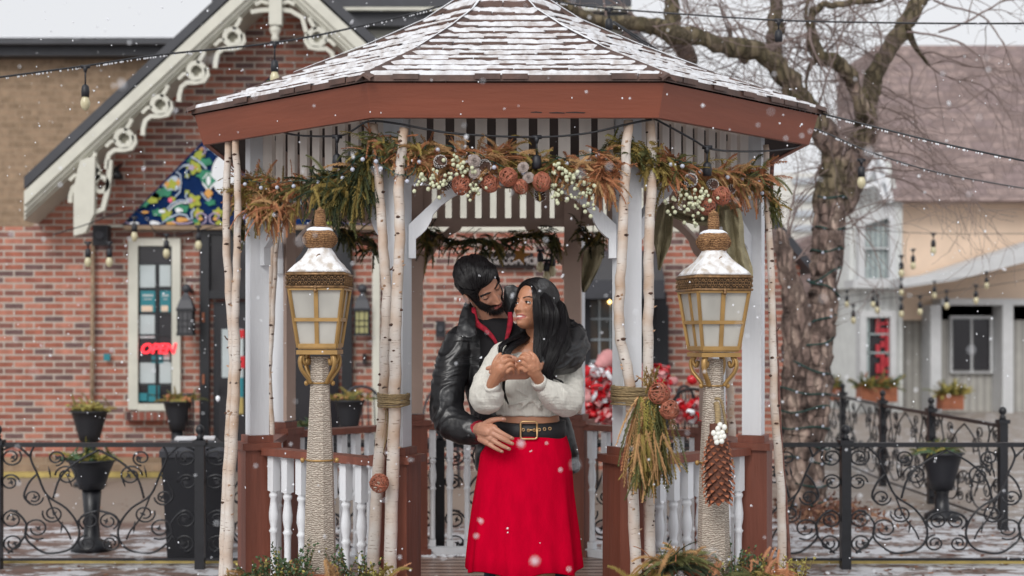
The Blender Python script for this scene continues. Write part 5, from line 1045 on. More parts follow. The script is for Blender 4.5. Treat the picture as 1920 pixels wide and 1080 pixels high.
# ================================================================== iron fence
FD = 8.85
def leaf3(mb, c_, s, an, ux, uy):
    pts = []
    for i, r_ in enumerate((1, .38, .85, .34, .5, .34, .85, .38)):
        a = an+2*math.pi*i/8; pts.append(c_+ux*(math.cos(a)*r_*s)+uy*(math.sin(a)*r_*s))
    mb.prism(pts, ux.cross(uy)*.006)
def scroll_panel(mb, A, B_, ztop=.765, zbot=.07, rg=None):
    "A,B ground points of the two posts"
    W_ = (B_-A).length; ux = (B_-A).normalized(); uy = Vector((0, 0, 1)); s = W_/380; h_ = (ztop-zbot)/240
    def T(x, y, mir): return A+ux*((x if not mir else 380-x)*s)+uy*(zbot+(1080-y)*h_)
    for mir in (False, True):
        def cv(pts, r_=.0075): mb.tube(smooth_path([T(x, y, mir) for x, y in pts], 4), r_, 5)
        def spi(cx, cy, r_, a0, dr, turns=1.35):
            pts = []
            for i in range(22):
                t = i/21; a = R(a0)+dr*t*turns*6.283; q = r_*(1-.55*t); pts.append(T(cx+q*math.cos(a), cy+q*math.sin(a), mir))
            mb.tube(pts, .0062, 5)
        cv([(68, 838), (62, 860), (75, 897), (93, 943), (128, 971), (149, 1003), (153, 1034), (135, 1062), (93, 1070), (65, 1052), (52, 1032), (55, 1008), (40, 984), (24, 976)])
        cv([(190, 845), (150, 870), (118, 905), (105, 950)]); cv([(93, 943), (110, 990), (130, 1020), (138, 1040)], .006); cv([(20, 1070), (40, 1050), (52, 1032)]); cv([(149, 1003), (165, 985), (188, 978)])
        cv([(10, 845), (36, 836), (62, 860)]); cv([(75, 897), (60, 915), (50, 945), (62, 962)])
        for (cx, cy, r_, a0, dr) in ((26, 860, 20, -40, 1), (28, 996, 20, -60, -1), (74, 1016, 25, 60, 1), (104, 984, 20, 200, -1), (68, 948, 18, 0, 1), (30, 1048, 20, 90, 1), (130, 900, 22, 180, 1), (172, 1000, 20, 120, 1), (168, 1048, 18, -90, -1), (110, 862, 17, 90, -1), (24, 915, 18, 0, -1)):
            spi(cx, cy, r_, a0, dr)
            leaf3(mb, T(cx+3, cy, mir), .026, rg.uniform(0, 6.28), ux, uy)
        for (x, y, a) in ((100, 905, 1.9), (122, 1000, 4.5), (140, 925, 2.2)):
            c_ = T(x, y, mir); mb.tube([c_, c_+ux*.02*math.cos(a)+uy*.04*math.sin(a), c_+ux*.05*math.cos(a)+uy*.08*math.sin(a)], [.004, .011, .002], 5, squash=.6)
def fence_post(mb, p, h=.80, r=.03):
    mb.box((p.x, p.y, h/2), (2*r, 2*r, h)); mb.box((p.x, p.y, h), (2.8*r, 2.8*r, .03)); mb.lathe((p.x, p.y, h+.015), [(.03, 0), (.02, .015), (.026, .025), (.014, .032), (.026, .05), (.03, .066), (.024, .085), (.008, .097)], 12)
def fence(name, label, pts, group='black scroll iron fences', h=.80):
    t = thing(name, label, 'fence', (pts[0].x, pts[0].y, 0), group); rg = random.Random(len(pts))
    for p in pts: m = MB(); fence_post(m, p, h); m.build('post', M['black'], t)
    for a, b_ in zip(pts[:-1], pts[1:]):
        d = (b_-a).normalized()*.03; m = MB(); m.bar(a+d+Vector((0, 0, .785)), b_-d+Vector((0, 0, .785)), .035, .028); m.build('rail', M['black'], t); m = MB(); m.bar(a+d+Vector((0, 0, .06)), b_-d+Vector((0, 0, .06)), .02, .016); m.build('rail', M['black'], t)
        m = MB(); scroll_panel(m, a, b_, rg=rg); m.build('scroll_panel', M['black'], t)
    return t
def gpt(x, d): p = P(x, 622, d); p.z = 0; return p
fence('iron_fence', 'black scroll iron fence running behind the gazebo', [gpt(x, FD) for x in (-405, -5, 375, 825, 1205, 1585, 1965)])
fence('iron_fence', 'more distant iron fence slanting up to the right behind the tree', [gpt(1500, 17.5), gpt(1580, 15.4), gpt(1655, 13.6), gpt(1746, 12.2), gpt(1880, 10.6)], h=.82)
# black square bin
t = thing('litter_bin', 'black tapered square litter bin behind the left fence', 'bin', gpt(362, 9.35))
c_ = gpt(365, 9.35); m = MB(); m.box((c_.x, c_.y, .34), (.34, .34, .68), R(8), tap=1.22); m.build('body', M['blackmatte'], t)
m = MB(); m.box((c_.x, c_.y, .70), (.44, .44, .04), R(8)); m.box((c_.x, c_.y, .75), (.40, .40, .06), R(8), tap=.72); m.build('lid', M['slate'], t)
m = MB(); m.box((c_.x, c_.y+.02, .7875), (.26, .26, .010), R(8)); m.build('snow_cap', M['roofsnow'], t)
# ================================================================== planters, wall lanterns and other street things
def urn(label, x, y, d, r, kinds, seed, h=.3, stand=True, leafm=(1, 7, 2), grp='black planters with winter greenery'):
    c_ = P(x, y, d); t = thing('planter', label, 'planter', (c_.x, c_.y, 0), grp)
    m = MB(); m.lathe((c_.x, c_.y, c_.z-h), [(r*.5, 0), (r*.62, h*.3), (r*.8, h*.7), (r*.92, h*.94), (r*1.02, h*.96), (r*1.02, h)], 16); m.build('pot', M['blackmatte'], t)
    if stand:
        m = MB(); m.lathe((c_.x, c_.y, 0), [(r*.85, 0), (r*.8, .04), (r*.35, .08), (r*.3, .2), (r*.4, max(.25, c_.z-h))], 12); m.build('stand', M['black'], t)
    rg = random.Random(seed); m = MB(); s_ = r/.16
    for i in range(46):
        q = c_+Vector((rg.gauss(0, r*.45), rg.gauss(0, r*.4), .0)); mi = rg.choice(leafm); d_ = Vector((rg.gauss(0, .8), rg.gauss(0, .6), rg.uniform(.2, 1.2)))
        sprig(m, q, d_, .17*s_*rg.uniform(.5, 1.1), .035*s_, mi, rg, droop=1.0, dens=.010*s_, nw=.006*s_)
    for kx, n_, mi in kinds:
        for i in range(n_): q = c_+Vector((rg.gauss(0, r*.5), -r*.5, rg.uniform(0, .06))); m.ico(q, .024*s_*rg.uniform(.6, 1.1), 1, mi, (1, 1, .8), .2)
    m.build('foliage', FM, t); return t
urn('black planter with orange flowers under the OPEN window', 332, 752, 14.2, .15, [(0, 16, 4)], 1, leafm=(1, 7, 2))
urn('black planter with yellow-green foliage right of the left lamp', 655, 750, 13.0, .15, [(0, 6, 5)], 2)
urn('black planter with yellow foliage at the far left wall', 168, 770, 13.6, .19, [(0, 10, 7)], 3, leafm=(7, 2, 1))
urn('nearer black planter with snowy dark greenery at the far left', 172, 862, 9.6, .17, [(0, 4, 6)], 4, leafm=(1, 6, 6, 7), h=.2)
urn('black planter with green shrub hanging at the far right fence', 1766, 848, 11.2, .17, [(0, 3, 6)], 5, leafm=(6, 1, 7), h=.3)
urn('black planter with pale greenery beside the rear right railing', 1478, 792, 12.0, .11, [(0, 3, 6)], 6, leafm=(6, 1))
urn('small black planter peeping past the second left post', 578, 800, 10.5, .10, [(0, 3, 6)], 7, leafm=(6, 1))
def wbox(label, x0, x1, y, d, seed, mixl):
    a, b_ = P(x0, y, d), P(x1, y, d); c_ = (a+b_)/2; t = thing('window_box', label, 'planter', (c_.x, c_.y-.3, c_.z-.2), 'terracotta window boxes on the grey house')
    m = MB(); m.box((c_.x, c_.y-.3, c_.z-.1), (b_.x-a.x, .3, .26)); m.build('box', M['terracotta'], t); rg = random.Random(seed); m = MB()
    for i in range(120):
        q = Vector((rg.uniform(a.x, b_.x), c_.y-.3+rg.uniform(-.12, .12), c_.z+.02)); sprig(m, q, (rg.gauss(0, .6), rg.gauss(-.2, .5), rg.uniform(.2, 1)), rg.uniform(.12, .36), .09, rg.choice(mixl), rg, droop=1.3, dens=.03, nw=.016)
    m.build('foliage', FM, t)
wbox('terracotta window box with lush greenery under the red-hung window', 1600, 1668, 728, 25.6, 1, (1, 1, 7, 6, 2, 4)); wbox('narrow terracotta window box half hidden by the trunk', 1552, 1588, 728, 27.4, 2, (1, 6, 2)); wbox('small terracotta window box at the white porch post', 1750, 1790, 742, 25.6, 3, (2, 7, 1)); 
def wall_lantern(label, x, y, d, glass):
    c_ = P(x, y, d); t = thing('wall_lantern', label, 'wall lamp', c_, 'black wall lanterns'); s_ = d/F
    m = MB(); m.box((c_.x, c_.y, c_.z-8*s_), (25*s_, 25*s_, 44*s_)); m.build('glass', glass, t)
    m = MB(); m.box((c_.x, c_.y, c_.z-31*s_), (31*s_, 31*s_, 5*s_)); m.box((c_.x, c_.y, c_.z+15*s_), (32*s_, 32*s_, 5*s_))
    for a in (-1, 1):
        for b_ in (-1, 1): m.box((c_.x+a*13*s_, c_.y+b_*13*s_, c_.z-8*s_), (3*s_, 3*s_, 44*s_))
    for yy in (-5, -16): m.box((c_.x, c_.y, c_.z+yy*s_), (28*s_, 28*s_, 1.6*s_))
    for xx in (-5, 5): m.box((c_.x+xx*s_, c_.y, c_.z-8*s_), (1.5*s_, 27.5*s_, 44*s_))
    m.build('cage', M['black'], t)
    m = MB(); m.lathe((c_.x, c_.y, c_.z+17*s_), [(22*s_, 0), (15*s_, 16*s_), (6*s_, 27*s_), (5*s_, 30*s_)], 4, rot=R(45), smooth=False); m.ico((c_.x, c_.y+3*s_, c_.z+55*s_), 9*s_, 2); m.tube([(c_.x, c_.y+4*s_, c_.z+55*s_), (c_.x, D+.02, c_.z+52*s_)], 5*s_, 6); m.build('cap', M['slate'], t)
wall_lantern('black wall lantern between the tall window and the door', 349, 596, 14.7, mat('lantern_glass', (.07, .07, .075), .2)); wall_lantern('black wall lantern with yellowish panes right of the left lamp', 679, 596, 14.7, mat('lantern_glass_yellow', (.38, .36, .16), .3))
for (x, y, w_, h_, lb, d) in ((191, 442, 28, 38, 'black loudspeaker on the brick wall below the fretwork', 14.8), (826, 617, 18, 30, 'black loudspeaker on the brick wall left of the man', 14.9)):
    c_ = P(x, y, d); s_ = d/F; t = thing('loudspeaker', lb, 'loudspeaker', c_, 'wall loudspeakers'); m = MB(); m.box(c_, (w_*s_, .16, h_*s_)); m.build('cabinet', M['blackmatte'], t); m = MB(); m.lathe((0, 0, 0), [(w_*.3*s_, 0), (w_*.3*s_, .02), (w_*.15*s_, .01)], 14); m.xf(Matrix.Translation(c_+Vector((0, -.08, 0))) @ Matrix.Rotation(R(90), 4, 'X')); m.build('cone', M['slate'], t)
m = MB(); c_ = P(218, 325, 14.8); m.lathe(c_, [(.075, -.06), (.055, .0), (.02, .07)], 10); m.tube([c_+Vector((0, .02, .06)), c_+Vector((0, .2, .11))], .02, 6); tag(m.build('floodlight', M['black']), 'small black floodlight high on the brick wall beside the fretwork', 'lamp')
m = MB(); rect(m, 194, 663, 206, 676, 14.93, .03); tag(m.build('wall_plaque', M['teal']), 'small teal square plaque on the bare brick wall', 'sign')
m = MB(); rect(m, 680, 663, 686, 682, 14.93, .05); tag(m.build('wall_box', M['blackmatte']), 'small black box on the brick below the yellowish wall lantern', 'box')
# black metal guard rail by the shop door
t = thing('guard_rail', 'black slatted metal rail beside the shop door', 'railing', P(346, 884, 14.3)); m = MB()
for i in range(8): m.tube([P(326+i*5.2, 745, 14.3), P(326+i*5.2, 884, 14.3)], .011, 5)
m.build('bars', M['black'], t); m = MB(); m.tube([P(324, 743, 14.3), P(366, 741, 14.3)], .02, 6); m.tube([P(324, 743, 14.3), P(324, 886, 14.3)], .018, 6); m.build('rail', M['black'], t)
# yellow star hanging at the back
m = MB(); c_ = P(976, 478, 8.55); 
pts = [c_+Vector((math.sin(2*math.pi*i/10)*(.065 if i % 2 == 0 else .026), 0, math.cos(2*math.pi*i/10)*(.065 if i % 2 == 0 else .026))) for i in range(10)]
m.prism(pts, (0, .02, 0)); m.xf(Matrix.Translation(c_) @ Matrix.Rotation(R(14), 4, 'Y') @ Matrix.Translation(-c_)); tag(m.build('star_ornament', mat('mustard', (.42, .20, .035), .6)), 'mustard yellow star hanging under the rear beam', 'ornament')
wire('short string of round bulbs behind the rear right post', [(1000, 455, 8.7), (1014, 470, 8.7), (1030, 478, 8.7), (1050, 480, 8.7)], [(1013, 470, 8.7), (1025, 488, 8.7), (1036, 478, 8.7)], hang=.01, rb=.026)
# Christmas display behind the gazebo, red and pink
def xball(lb, x, y, d, r_, m_): 
    m = MB(); c_ = P(x, y, d); m.ico(c_, r_*d/F, 3, 0, (1, .9, .92), .03); o = tag(m.build('christmas_ball', M[m_]), lb, 'ornament', 'big christmas balls behind the gazebo'); m = MB(); m.tube([c_+Vector((0, 0, r_*d/F*.95)), c_+Vector((0, 0, r_*d/F*1.15))], .02, 8); m.build('cap', M['gold'], o)
for i, (x, y, r_, m_, lb) in enumerate(((1108, 735, 17, 'pink', 'pink ball heaped beside the woman at elbow height'), (1110, 762, 15, 'red', 'red ball lowest beside the woman'), (1100, 710, 12, 'red', 'small red ball above the pink one'), (1128, 772, 13, 'red', 'red ball at the foot of the pink deer'), (1125, 745, 14, 'red', 'red ball in front of the pink deer legs'), (1298, 712, 12, 'red', 'red ball right of the wicker balls'), (1262, 715, 12, 'pink', 'pink ball behind the wicker balls'), (1205, 700, 10, 'red', 'red ball showing between the two right birches'), (1288, 772, 10, 'red', 'red ball low behind the right railing'))): xball(lb, x, y, 12.2+.1*i, r_*.85, m_)
def heap(lb, x0, x1, y0, y1, d, n, seed):
    rg = random.Random(seed); m = MB()
    for i in range(n):
        c_ = P(rg.uniform(x0, x1), rg.uniform(y0, y1), d+rg.uniform(-.15, .15)); u = rv(rg).normalized(); v_ = u.cross(rv(rg)).normalized(); r_ = rg.uniform(.03, .075); w_ = u.cross(v_)*rg.uniform(.012, .028); k_ = rg.choice((0, 0, 0, 1, 1, 2))
        p = [c_+(u*math.cos(a)+v_*math.sin(a)*.6)*r_ for a in [.1+4.6*j/7 for j in range(8)]]
        m.add([q-w_ for q in p]+[q+w_ for q in p]+[q-w_+Vector((0, .002, 0)) for q in p]+[q+w_+Vector((0, .002, 0)) for q in p], [(j, j+1, 9+j, 8+j) for j in range(7)]+[(16+j, 24+j, 25+j, 17+j) for j in range(7)], k_, True)
    return tag(m.build('ribbon_heap', [M['red'], M['pink'], M['snow']]), lb, 'decoration', 'red ribbon heaps behind the gazebo')
heap('heap of red and pink ribbons just right of the woman', 1094, 1150, 695, 788, 12.0, 260, 1)
heap('heap of red ribbons seen between and right of the two right birches', 1198, 1250, 690, 735, 12.1, 110, 2)
heap('low heap of red ribbons behind the right railing', 1275, 1312, 755, 785, 12.1, 60, 3)
t = thing('deer_figure', 'pink and red standing deer figure with dark ear behind the gazebo', 'figure', gpt(1138, 12.6)); c_ = lambda x, y, dd=0: P(x, y, 12.6+dd)
m = MB(); m.tube(smooth_path([c_(1150, 790), c_(1148, 750), c_(1140, 715), c_(1134, 685), c_(1138, 672)], 4), [.12]*5+[.10]*5+[.08]*5+[.085]*2, 10); m.tube(smooth_path([c_(1142, 672), c_(1132, 680, -.1), c_(1122, 690, -.2)], 4), lerp_list([.09, .075, .04], 4), 10)
for xx in (1140, 1156): m.tube([c_(xx, 780), c_(xx, 885)], [.05, .03], 8)
m.build('body', M['pink'], t); m = MB(); m.ico(c_(1135, 672, -.08), .04, 2); m.tube([c_(1146, 664), c_(1152, 655)], [.03, .005], 6); m.build('ear', M['black'], t); m = MB(); m.tube([c_(1133, 700, -.09), c_(1150, 702, -.12)], .05, 8); m.build('scarf', M['red'], t)
def chair(label, x, d, rot, col, grp):
    g = gpt(x, d); t = thing('metal_chair', label, 'chair', g, grp); Mx = Matrix.Translation(g) @ Matrix.Rotation(rot, 4, 'Z'); mt = M[col]
    def bd(name, f): m = MB(); f(m); m.xf(Mx); m.build(name, mt, t)
    for sx_ in (-1, 1):
        for sy in (-1, 1): bd('leg', lambda m: m.tube([(sx_*.2, sy*.2, 0), (sx_*.19, sy*.19, .45)], .014, 6))
    bd('seat', lambda m: m.box((0, 0, .455), (.43, .43, .02)))
    def back(m):
        m.tube(smooth_path([(-.2, .2, .45), (-.21, .24, .75), (-.1, .27, .95), (.1, .27, .95), (.21, .24, .75), (.2, .2, .45)], 4), .014, 6)
        for q in range(5): m.tube([(-.13+.065*q, .21, .46), (-.12+.06*q, .26, .92)], .007, 5)
    bd('backrest', back)
for i, (x, d, r_, c__, lb) in enumerate(((1110, 13.2, .5, 'black', 'black iron chair behind the woman'), (1285, 12.6, -.4, 'black', 'black iron chair behind the right lamp, nearer one'), (1330, 13.4, .9, 'black', 'black iron chair further back behind the right lamp'), (690, 13.2, .3, 'slate', 'grey chair behind the left front birches'), (808, 13.4, -.5, 'slate', 'grey chair just left of the man'), (1240, 13.9, 1.2, 'black', 'black iron chair under the shutter'))): chair(lb, x, d, r_, c__, 'outdoor chairs behind the gazebo')
# ================================================================== tree
t = thing('bare_tree', 'big bare mossy tree wrapped in green wire on the right', 'tree', gpt(1520, 11.6))
TD = 11.6; TS = TD/F; trunk = MB(); limbs = MB(); tw_ = MB(); rg = random.Random(21); nodes = []
def limb(mb, pts, rad, seed, n=10, dd=0, lump=.24, sub=6):
    k_ = len(pts); pp = smooth_path([P(x, y, TD+dd*i/(k_-1)) for i, (x, y) in enumerate(pts)], sub); pp = [p+Vector((noise.noise(Vector((i*.45, seed*5, 2))), 0, noise.noise(Vector((i*.45, seed*5, 9)))))*min(.05, rad[-1]*TS*.9) for i, p in enumerate(pp)]; ww = lerp_list([r_*TS for r_ in rad], sub); vs = MB()
    i0 = len(mb.v); mb.tube(pp, ww, n)
    for i in range(i0, len(mb.v)):
        v_ = Vector(mb.v[i]); c_ = pp[(i-i0)//n]; o = (v_-c_); mb.v[i] = tuple(c_+o*(1+lump*2*noise.noise(v_*3.3+Vector((seed, 0, 0)))+lump*noise.noise(v_*9)))
    for a, b_, w_ in zip(pp[:-1], pp[1:], ww): nodes.append((a, b_, w_))
    return pp
limb(trunk, [(1508, 1000), (1509, 950), (1509, 880), (1508, 800), (1508, 720), (1514, 660), (1526, 615), (1540, 570), (1546, 510), (1552, 450), (1556, 390), (1560, 340), (1562, 300)], [56, 44, 42, 42, 43, 40, 34, 28, 27, 27, 28, 27, 25], 1, 26, lump=.2, sub=12)
trunk.build('trunk', M['bark'], t)
limb(limbs, [(1510, 720), (1500, 660), (1492, 600), (1488, 560), (1478, 510), (1468, 460), (1462, 430)], [30, 28, 25, 23, 19, 14, 6], 2, 12, -.3, .2)
limb(limbs, [(1562, 320), (1556, 275), (1536, 235), (1498, 180), (1462, 130), (1420, 98), (1370, 88), (1310, 72), (1255, 58), (1190, 44), (1130, 40), (1075, 20), (1040, -10)], [25, 24, 22, 20, 19, 18, 16, 16, 17, 13, 11, 9, 7], 3, 12, -.8)
limb(limbs, [(1455, 125), (1452, 70), (1458, 20), (1450, -30)], [16, 14, 13, 12], 4, 10, .3)
limb(limbs, [(1260, 60), (1262, 20), (1250, -20)], [15, 12, 10], 5, 10, .2); limb(limbs, [(1265, 62), (1285, 100), (1296, 130), (1300, 160)], [16, 15, 13, 12], 51, 10, .8)
limb(limbs, [(1558, 430), (1578, 370), (1604, 310), (1616, 255), (1625, 200), (1642, 140), (1668, 85), (1700, 40), (1730, -5), (1750, -40)], [20, 26, 26, 26, 22, 18, 16, 16, 16, 15], 6, 12, .5)
limb(limbs, [(1622, 215), (1600, 160), (1570, 120), (1540, 108), (1526, 75), (1522, 30), (1540, 12), (1590, 6), (1650, -6), (1700, -30)], [17, 16, 14, 13, 10, 9, 8, 8, 8, 7], 7, 10, -.5)
limb(limbs, [(1530, 75), (1514, 40), (1512, 10), (1530, -10)], [7, 6, 5, 5], 8, 8, .2); limb(limbs, [(1545, 108), (1520, 122), (1512, 150), (1512, 190)], [5, 4, 3, 2], 9, 6)
limb(limbs, [(1370, 88), (1370, 65), (1369, 52)], [5, 4, 3], 10, 6); limb(limbs, [(1380, 92), (1392, 110), (1400, 118)], [8, 6, 4], 11, 6)
limb(limbs, [(1700, 40), (1712, 80), (1740, 120), (1742, 118)], [6, 5, 3, 1], 12, 6, .4)
limbs.build('limbs', M['bark'], t)
def twig(mb, p, d, r_, L_, depth):
    q = p.copy(); st = .06 if r_ > .008 else .05; n = max(2, int(L_/st)); pts = [q.copy()]; rs = [r_]
    for i in range(n):
        d = (d+rv(rg, .16)+Vector((0, 0, -.02))).normalized(); d.y *= .8; q = q+d*st; pts.append(q.copy()); rs.append(max(.0016, r_*(1-.75*(i+1)/n)))
        if depth > 0 and rg.random() < .33: twig(mb, q.copy(), (d+rv(rg, .55)).normalized(), rs[-1]*.65, L_*rg.uniform(.35, .65), depth-1)
    mb.tube(pts, rs, 4, cap=False)
cands = [n_ for n_ in nodes if n_[2] < .13 and n_[0].z > 2.3]
for i in range(105):
    a, b_, w_ = rg.choice(cands); twig(tw_, a.copy(), Vector((rg.gauss(0, 1), rg.gauss(0, .5), rg.gauss(.35, .8))).normalized(), rg.uniform(.005, .011), rg.uniform(.5, 1.3), 2)
for (x, y, dx, dz, L_) in ((1450, 470, .1, 1, 1.0), (1470, 480, .3, 1, .9), (1490, 490, .5, .9, .7), (1480, 440, .2, 1, .8), (1455, 460, -.2, 1, .8), (1640, 200, .9, .1, 1.0), (1650, 160, 1, -.2, 1.2), (1640, 240, .9, -.5, 1.0), (1630, 280, 1, -.1, 1.0), (1680, 100, .6, -.6, 1.1), (1700, 60, .9, -.1, 1.2), (1660, 330, 1, -.2, .7), (1600, 330, .8, .4, 1.2), (1560, 560, .4, 1, .8), (1760, 60, .9, .2, 1.4), (1750, 0, .9, -.4, 1.3)):
    twig(tw_, P(x, y, TD), Vector((dx, 0, dz)).normalized(), .010, L_, 2)
tw_.build('twigs', mat('twig_bark', (.22, .165, .15), .85), t)
m = MB()          # pale bare patch of wood on the trunk
pts = []
# green light wire wound round the trunk
gw = MB(); gl = MB()
ys = [430, 470, 515, 540, 600, 645, 690, 735, 765, 800, 835, 860, 905, 940, 372]
def trunk_at(y):
    ks = [(1000, 1508, 56), (950, 1509, 44), (880, 1509, 42), (800, 1508, 42), (720, 1508, 43), (660, 1514, 40), (615, 1526, 34), (570, 1540, 28), (510, 1546, 27), (450, 1552, 27), (390, 1556, 28), (340, 1560, 27), (300, 1562, 25)]
    for (y0, x0, r0), (y1, x1, r1) in zip(ks[:-1], ks[1:]):
        if y <= y0 and y >= y1: f = (y0-y)/(y0-y1); return x0+(x1-x0)*f, r0+(r1-r0)*f
    return 1512, 48
for i, y in enumerate(ys):
    pts = []
    tilt = rg.uniform(-16, 20)
    for j in range(25):
        a = 2*math.pi*j/24; yy = y+tilt*math.cos(a)+3*math.sin(a*3+i); cx_, r_ = trunk_at(yy); c_ = P(cx_, yy, TD); pts.append(c_+Vector((math.cos(a), math.sin(a), 0))*r_*TS*1.10)
    gw.tube(pts, .0085, 5, cap=False)
    for j in range(0, 24, 4): gl.ico(pts[j]+rv(rg, .01), .013, 1)
wo = tag(gw.build('wrapped_lights', mat('dark_green_wire', (.012, .05, .042), .6, noise_amt=.4, nscale=20)), 'dark green string lights wound round the tree trunk', 'string light', 'string lights'); gl.build('bulbs', M['mini'], wo)
# leaf litter at the foot
rg = random.Random(9); m = MB()
for i in range(900):
    a = rg.gauss(0, 1); p = gpt(1545, 11.3)+Vector((rg.gauss(0, .22), rg.gauss(-.2, .3), abs(rg.gauss(0, .07)))); u = rv(rg).normalized(); v_ = u.cross(rv(rg)).normalized(); s_ = rg.uniform(.015, .035); m.add([p-u*s_, p+v_*s_*.5, p+u*s_, p-v_*s_*.5], [(0, 1, 2, 3)], rg.choice((0, 0, 1)))
for i in range(1500):
    p = Vector((rg.uniform(-3, 6), rg.uniform(8.0, 12.5), .006)); 
    if i % 2: p.x = rg.uniform(2.3, 5.5)
    an = rg.uniform(0, 6.28); u = Vector((math.cos(an), math.sin(an), .15)); v_ = Vector((-math.sin(an), math.cos(an), .1)); s_ = rg.uniform(.012, .028); m.add([p-u*s_, p+v_*s_*.6, p+u*s_, p-v_*s_*.6], [(0, 1, 2, 3)], rg.choice((0, 0, 1)))
struct(m.build('fallen_leaves', [mat('dead_leaf', (.17, .07, .045), .8, noise_amt=.4), mat('dead_leaf_pale', (.33, .17, .10), .8, noise_amt=.3)]), 'stuff')
# slush lumps at the back edge of the deck
rg = random.Random(12); m = MB()
for i in range(60): p = Vector((GC.x+rg.uniform(-.5, .5), GC.y+rg.uniform(1.08, 1.16), FZ+.004)); m.ico(p, rg.uniform(.008, .022), 1, 0, (1.5, 1, .45), .2)
struct(m.build('slush', M['snow']), 'stuff')
# ================================================================== falling snow
rg = random.Random(77); m = MB()
def flake(x, y, d, r_): m.ico(P(x, y, d), r_, 1, 0, (1, 1, rg.uniform(.9, 1.35)), .18)
for i in range(1500):
    d = rg.uniform(2.6, 14); flake(rg.uniform(-40, 1960), rg.uniform(-20, 1090), d, rg.uniform(.0016, .0036)*(.8+d*.05))
for i in range(60): d = rg.uniform(1.7, 3.0); flake(rg.uniform(20, 1900), rg.uniform(20, 1060), d, rg.uniform(.0016, .0034))
for i in range(120):
    d = rg.uniform(3, 9); c_ = P(rg.uniform(-40, 1960), rg.uniform(-20, 1090), d); r_ = rg.uniform(.002, .0036)
    for q in range(3): m.ico(c_+rv(rg, .0022), r_*rg.uniform(.6, 1), 1, 0, (1, 1, 1.2), .2)
for (x, y, d, r_) in ((1003, 1052, 2.2, .006), (977, 832, 2.4, .005), (893, 1005, 2.8, .004), (228, 158, 2.0, .0045), (874, 257, 3.4, .0055), (1318, 198, 3.6, .005), (1025, 831, 3.5, .003), (408, 747, 4.4, .008)): flake(x, y, d, r_)
struct(m.build('falling_snow', M['snow']), 'stuff')
from mathutils.bvhtree import BVHTree
# ================================================================== people
def voxel(mb, vs=.006, it=4, factor=.5):
    "merge overlapping closed pieces into one continuous surface"
    me = bpy.data.meshes.new('tmp'); me.from_pydata([tuple(v) for v in mb.v], [], mb.f); o = bpy.data.objects.new('tmp', me); C.objects.link(o)
    r = o.modifiers.new('r', 'REMESH'); r.mode = 'VOXEL'; r.voxel_size = vs
    if it: s = o.modifiers.new('s', 'SMOOTH'); s.iterations = it; s.factor = factor
    dg = bpy.context.evaluated_depsgraph_get(); ev = o.evaluated_get(dg); e = ev.to_mesh()
    out = MB(); vv = np.empty(len(e.vertices)*3); e.vertices.foreach_get('co', vv); out.v = [tuple(v) for v in vv.reshape(-1, 3)]
    out.f = [tuple(p.vertices) for p in e.polygons]; out.m = [0]*len(out.f); out.sm = [True]*len(out.f)
    ev.to_mesh_clear(); bpy.data.objects.remove(o); bpy.data.meshes.remove(me); return out
def normals(mb):
    v = np.array(mb.v); n = np.zeros_like(v)
    f = np.array([q if len(q) == 4 else (*q, q[2]) for q in mb.f]); fn = np.cross(v[f[:, 2]]-v[f[:, 0]], v[f[:, 3]]-v[f[:, 1]])
    tri = f[:, 3] == f[:, 2]
    if tri.any(): fn[tri] = np.cross(v[f[tri, 1]]-v[f[tri, 0]], v[f[tri, 2]]-v[f[tri, 0]])
    for k_ in range(4): np.add.at(n, f[:, k_], fn)
    return v, n/np.maximum(1e-12, np.linalg.norm(n, axis=1))[:, None]
def displace(mb, fn):
    v, n = normals(mb); mb.v = [tuple(Vector(p)+Vector(q)*fn(Vector(p))) for p, q in zip(v, n)]; return mb
def ball(mb, c_, r_, s=(1, 1, 1)): mb.ico(c_, r_, 3, 0, s)
def caps(mb, pts, rad, n=14, sub=4, flat=None, squash=1.0):
    pp = smooth_path(pts, sub); rr_ = lerp_list(list(rad), sub); mb.tube(pp, rr_, n, flat=flat, squash=squash); mb.ico(pp[0], rr_[0]*.98, 2); mb.ico(pp[-1], rr_[-1]*.98, 2)
def ell(c_, rx, ry, n=40, k=2.0, fold=None, rot=0):
    out = []
    for i in range(n):
        a = 2*math.pi*i/n; c__, s_ = math.cos(a), math.sin(a); e = (abs(c__)**k+abs(s_)**k)**(-1/k); f_ = 1+(fold(a) if fold else 0)
        x, y = rx*c__*e*f_, ry*s_*e*f_; out.append(Vector((c_.x+x*math.cos(rot)-y*math.sin(rot), c_.y+x*math.sin(rot)+y*math.cos(rot), c_.z)))
    return out
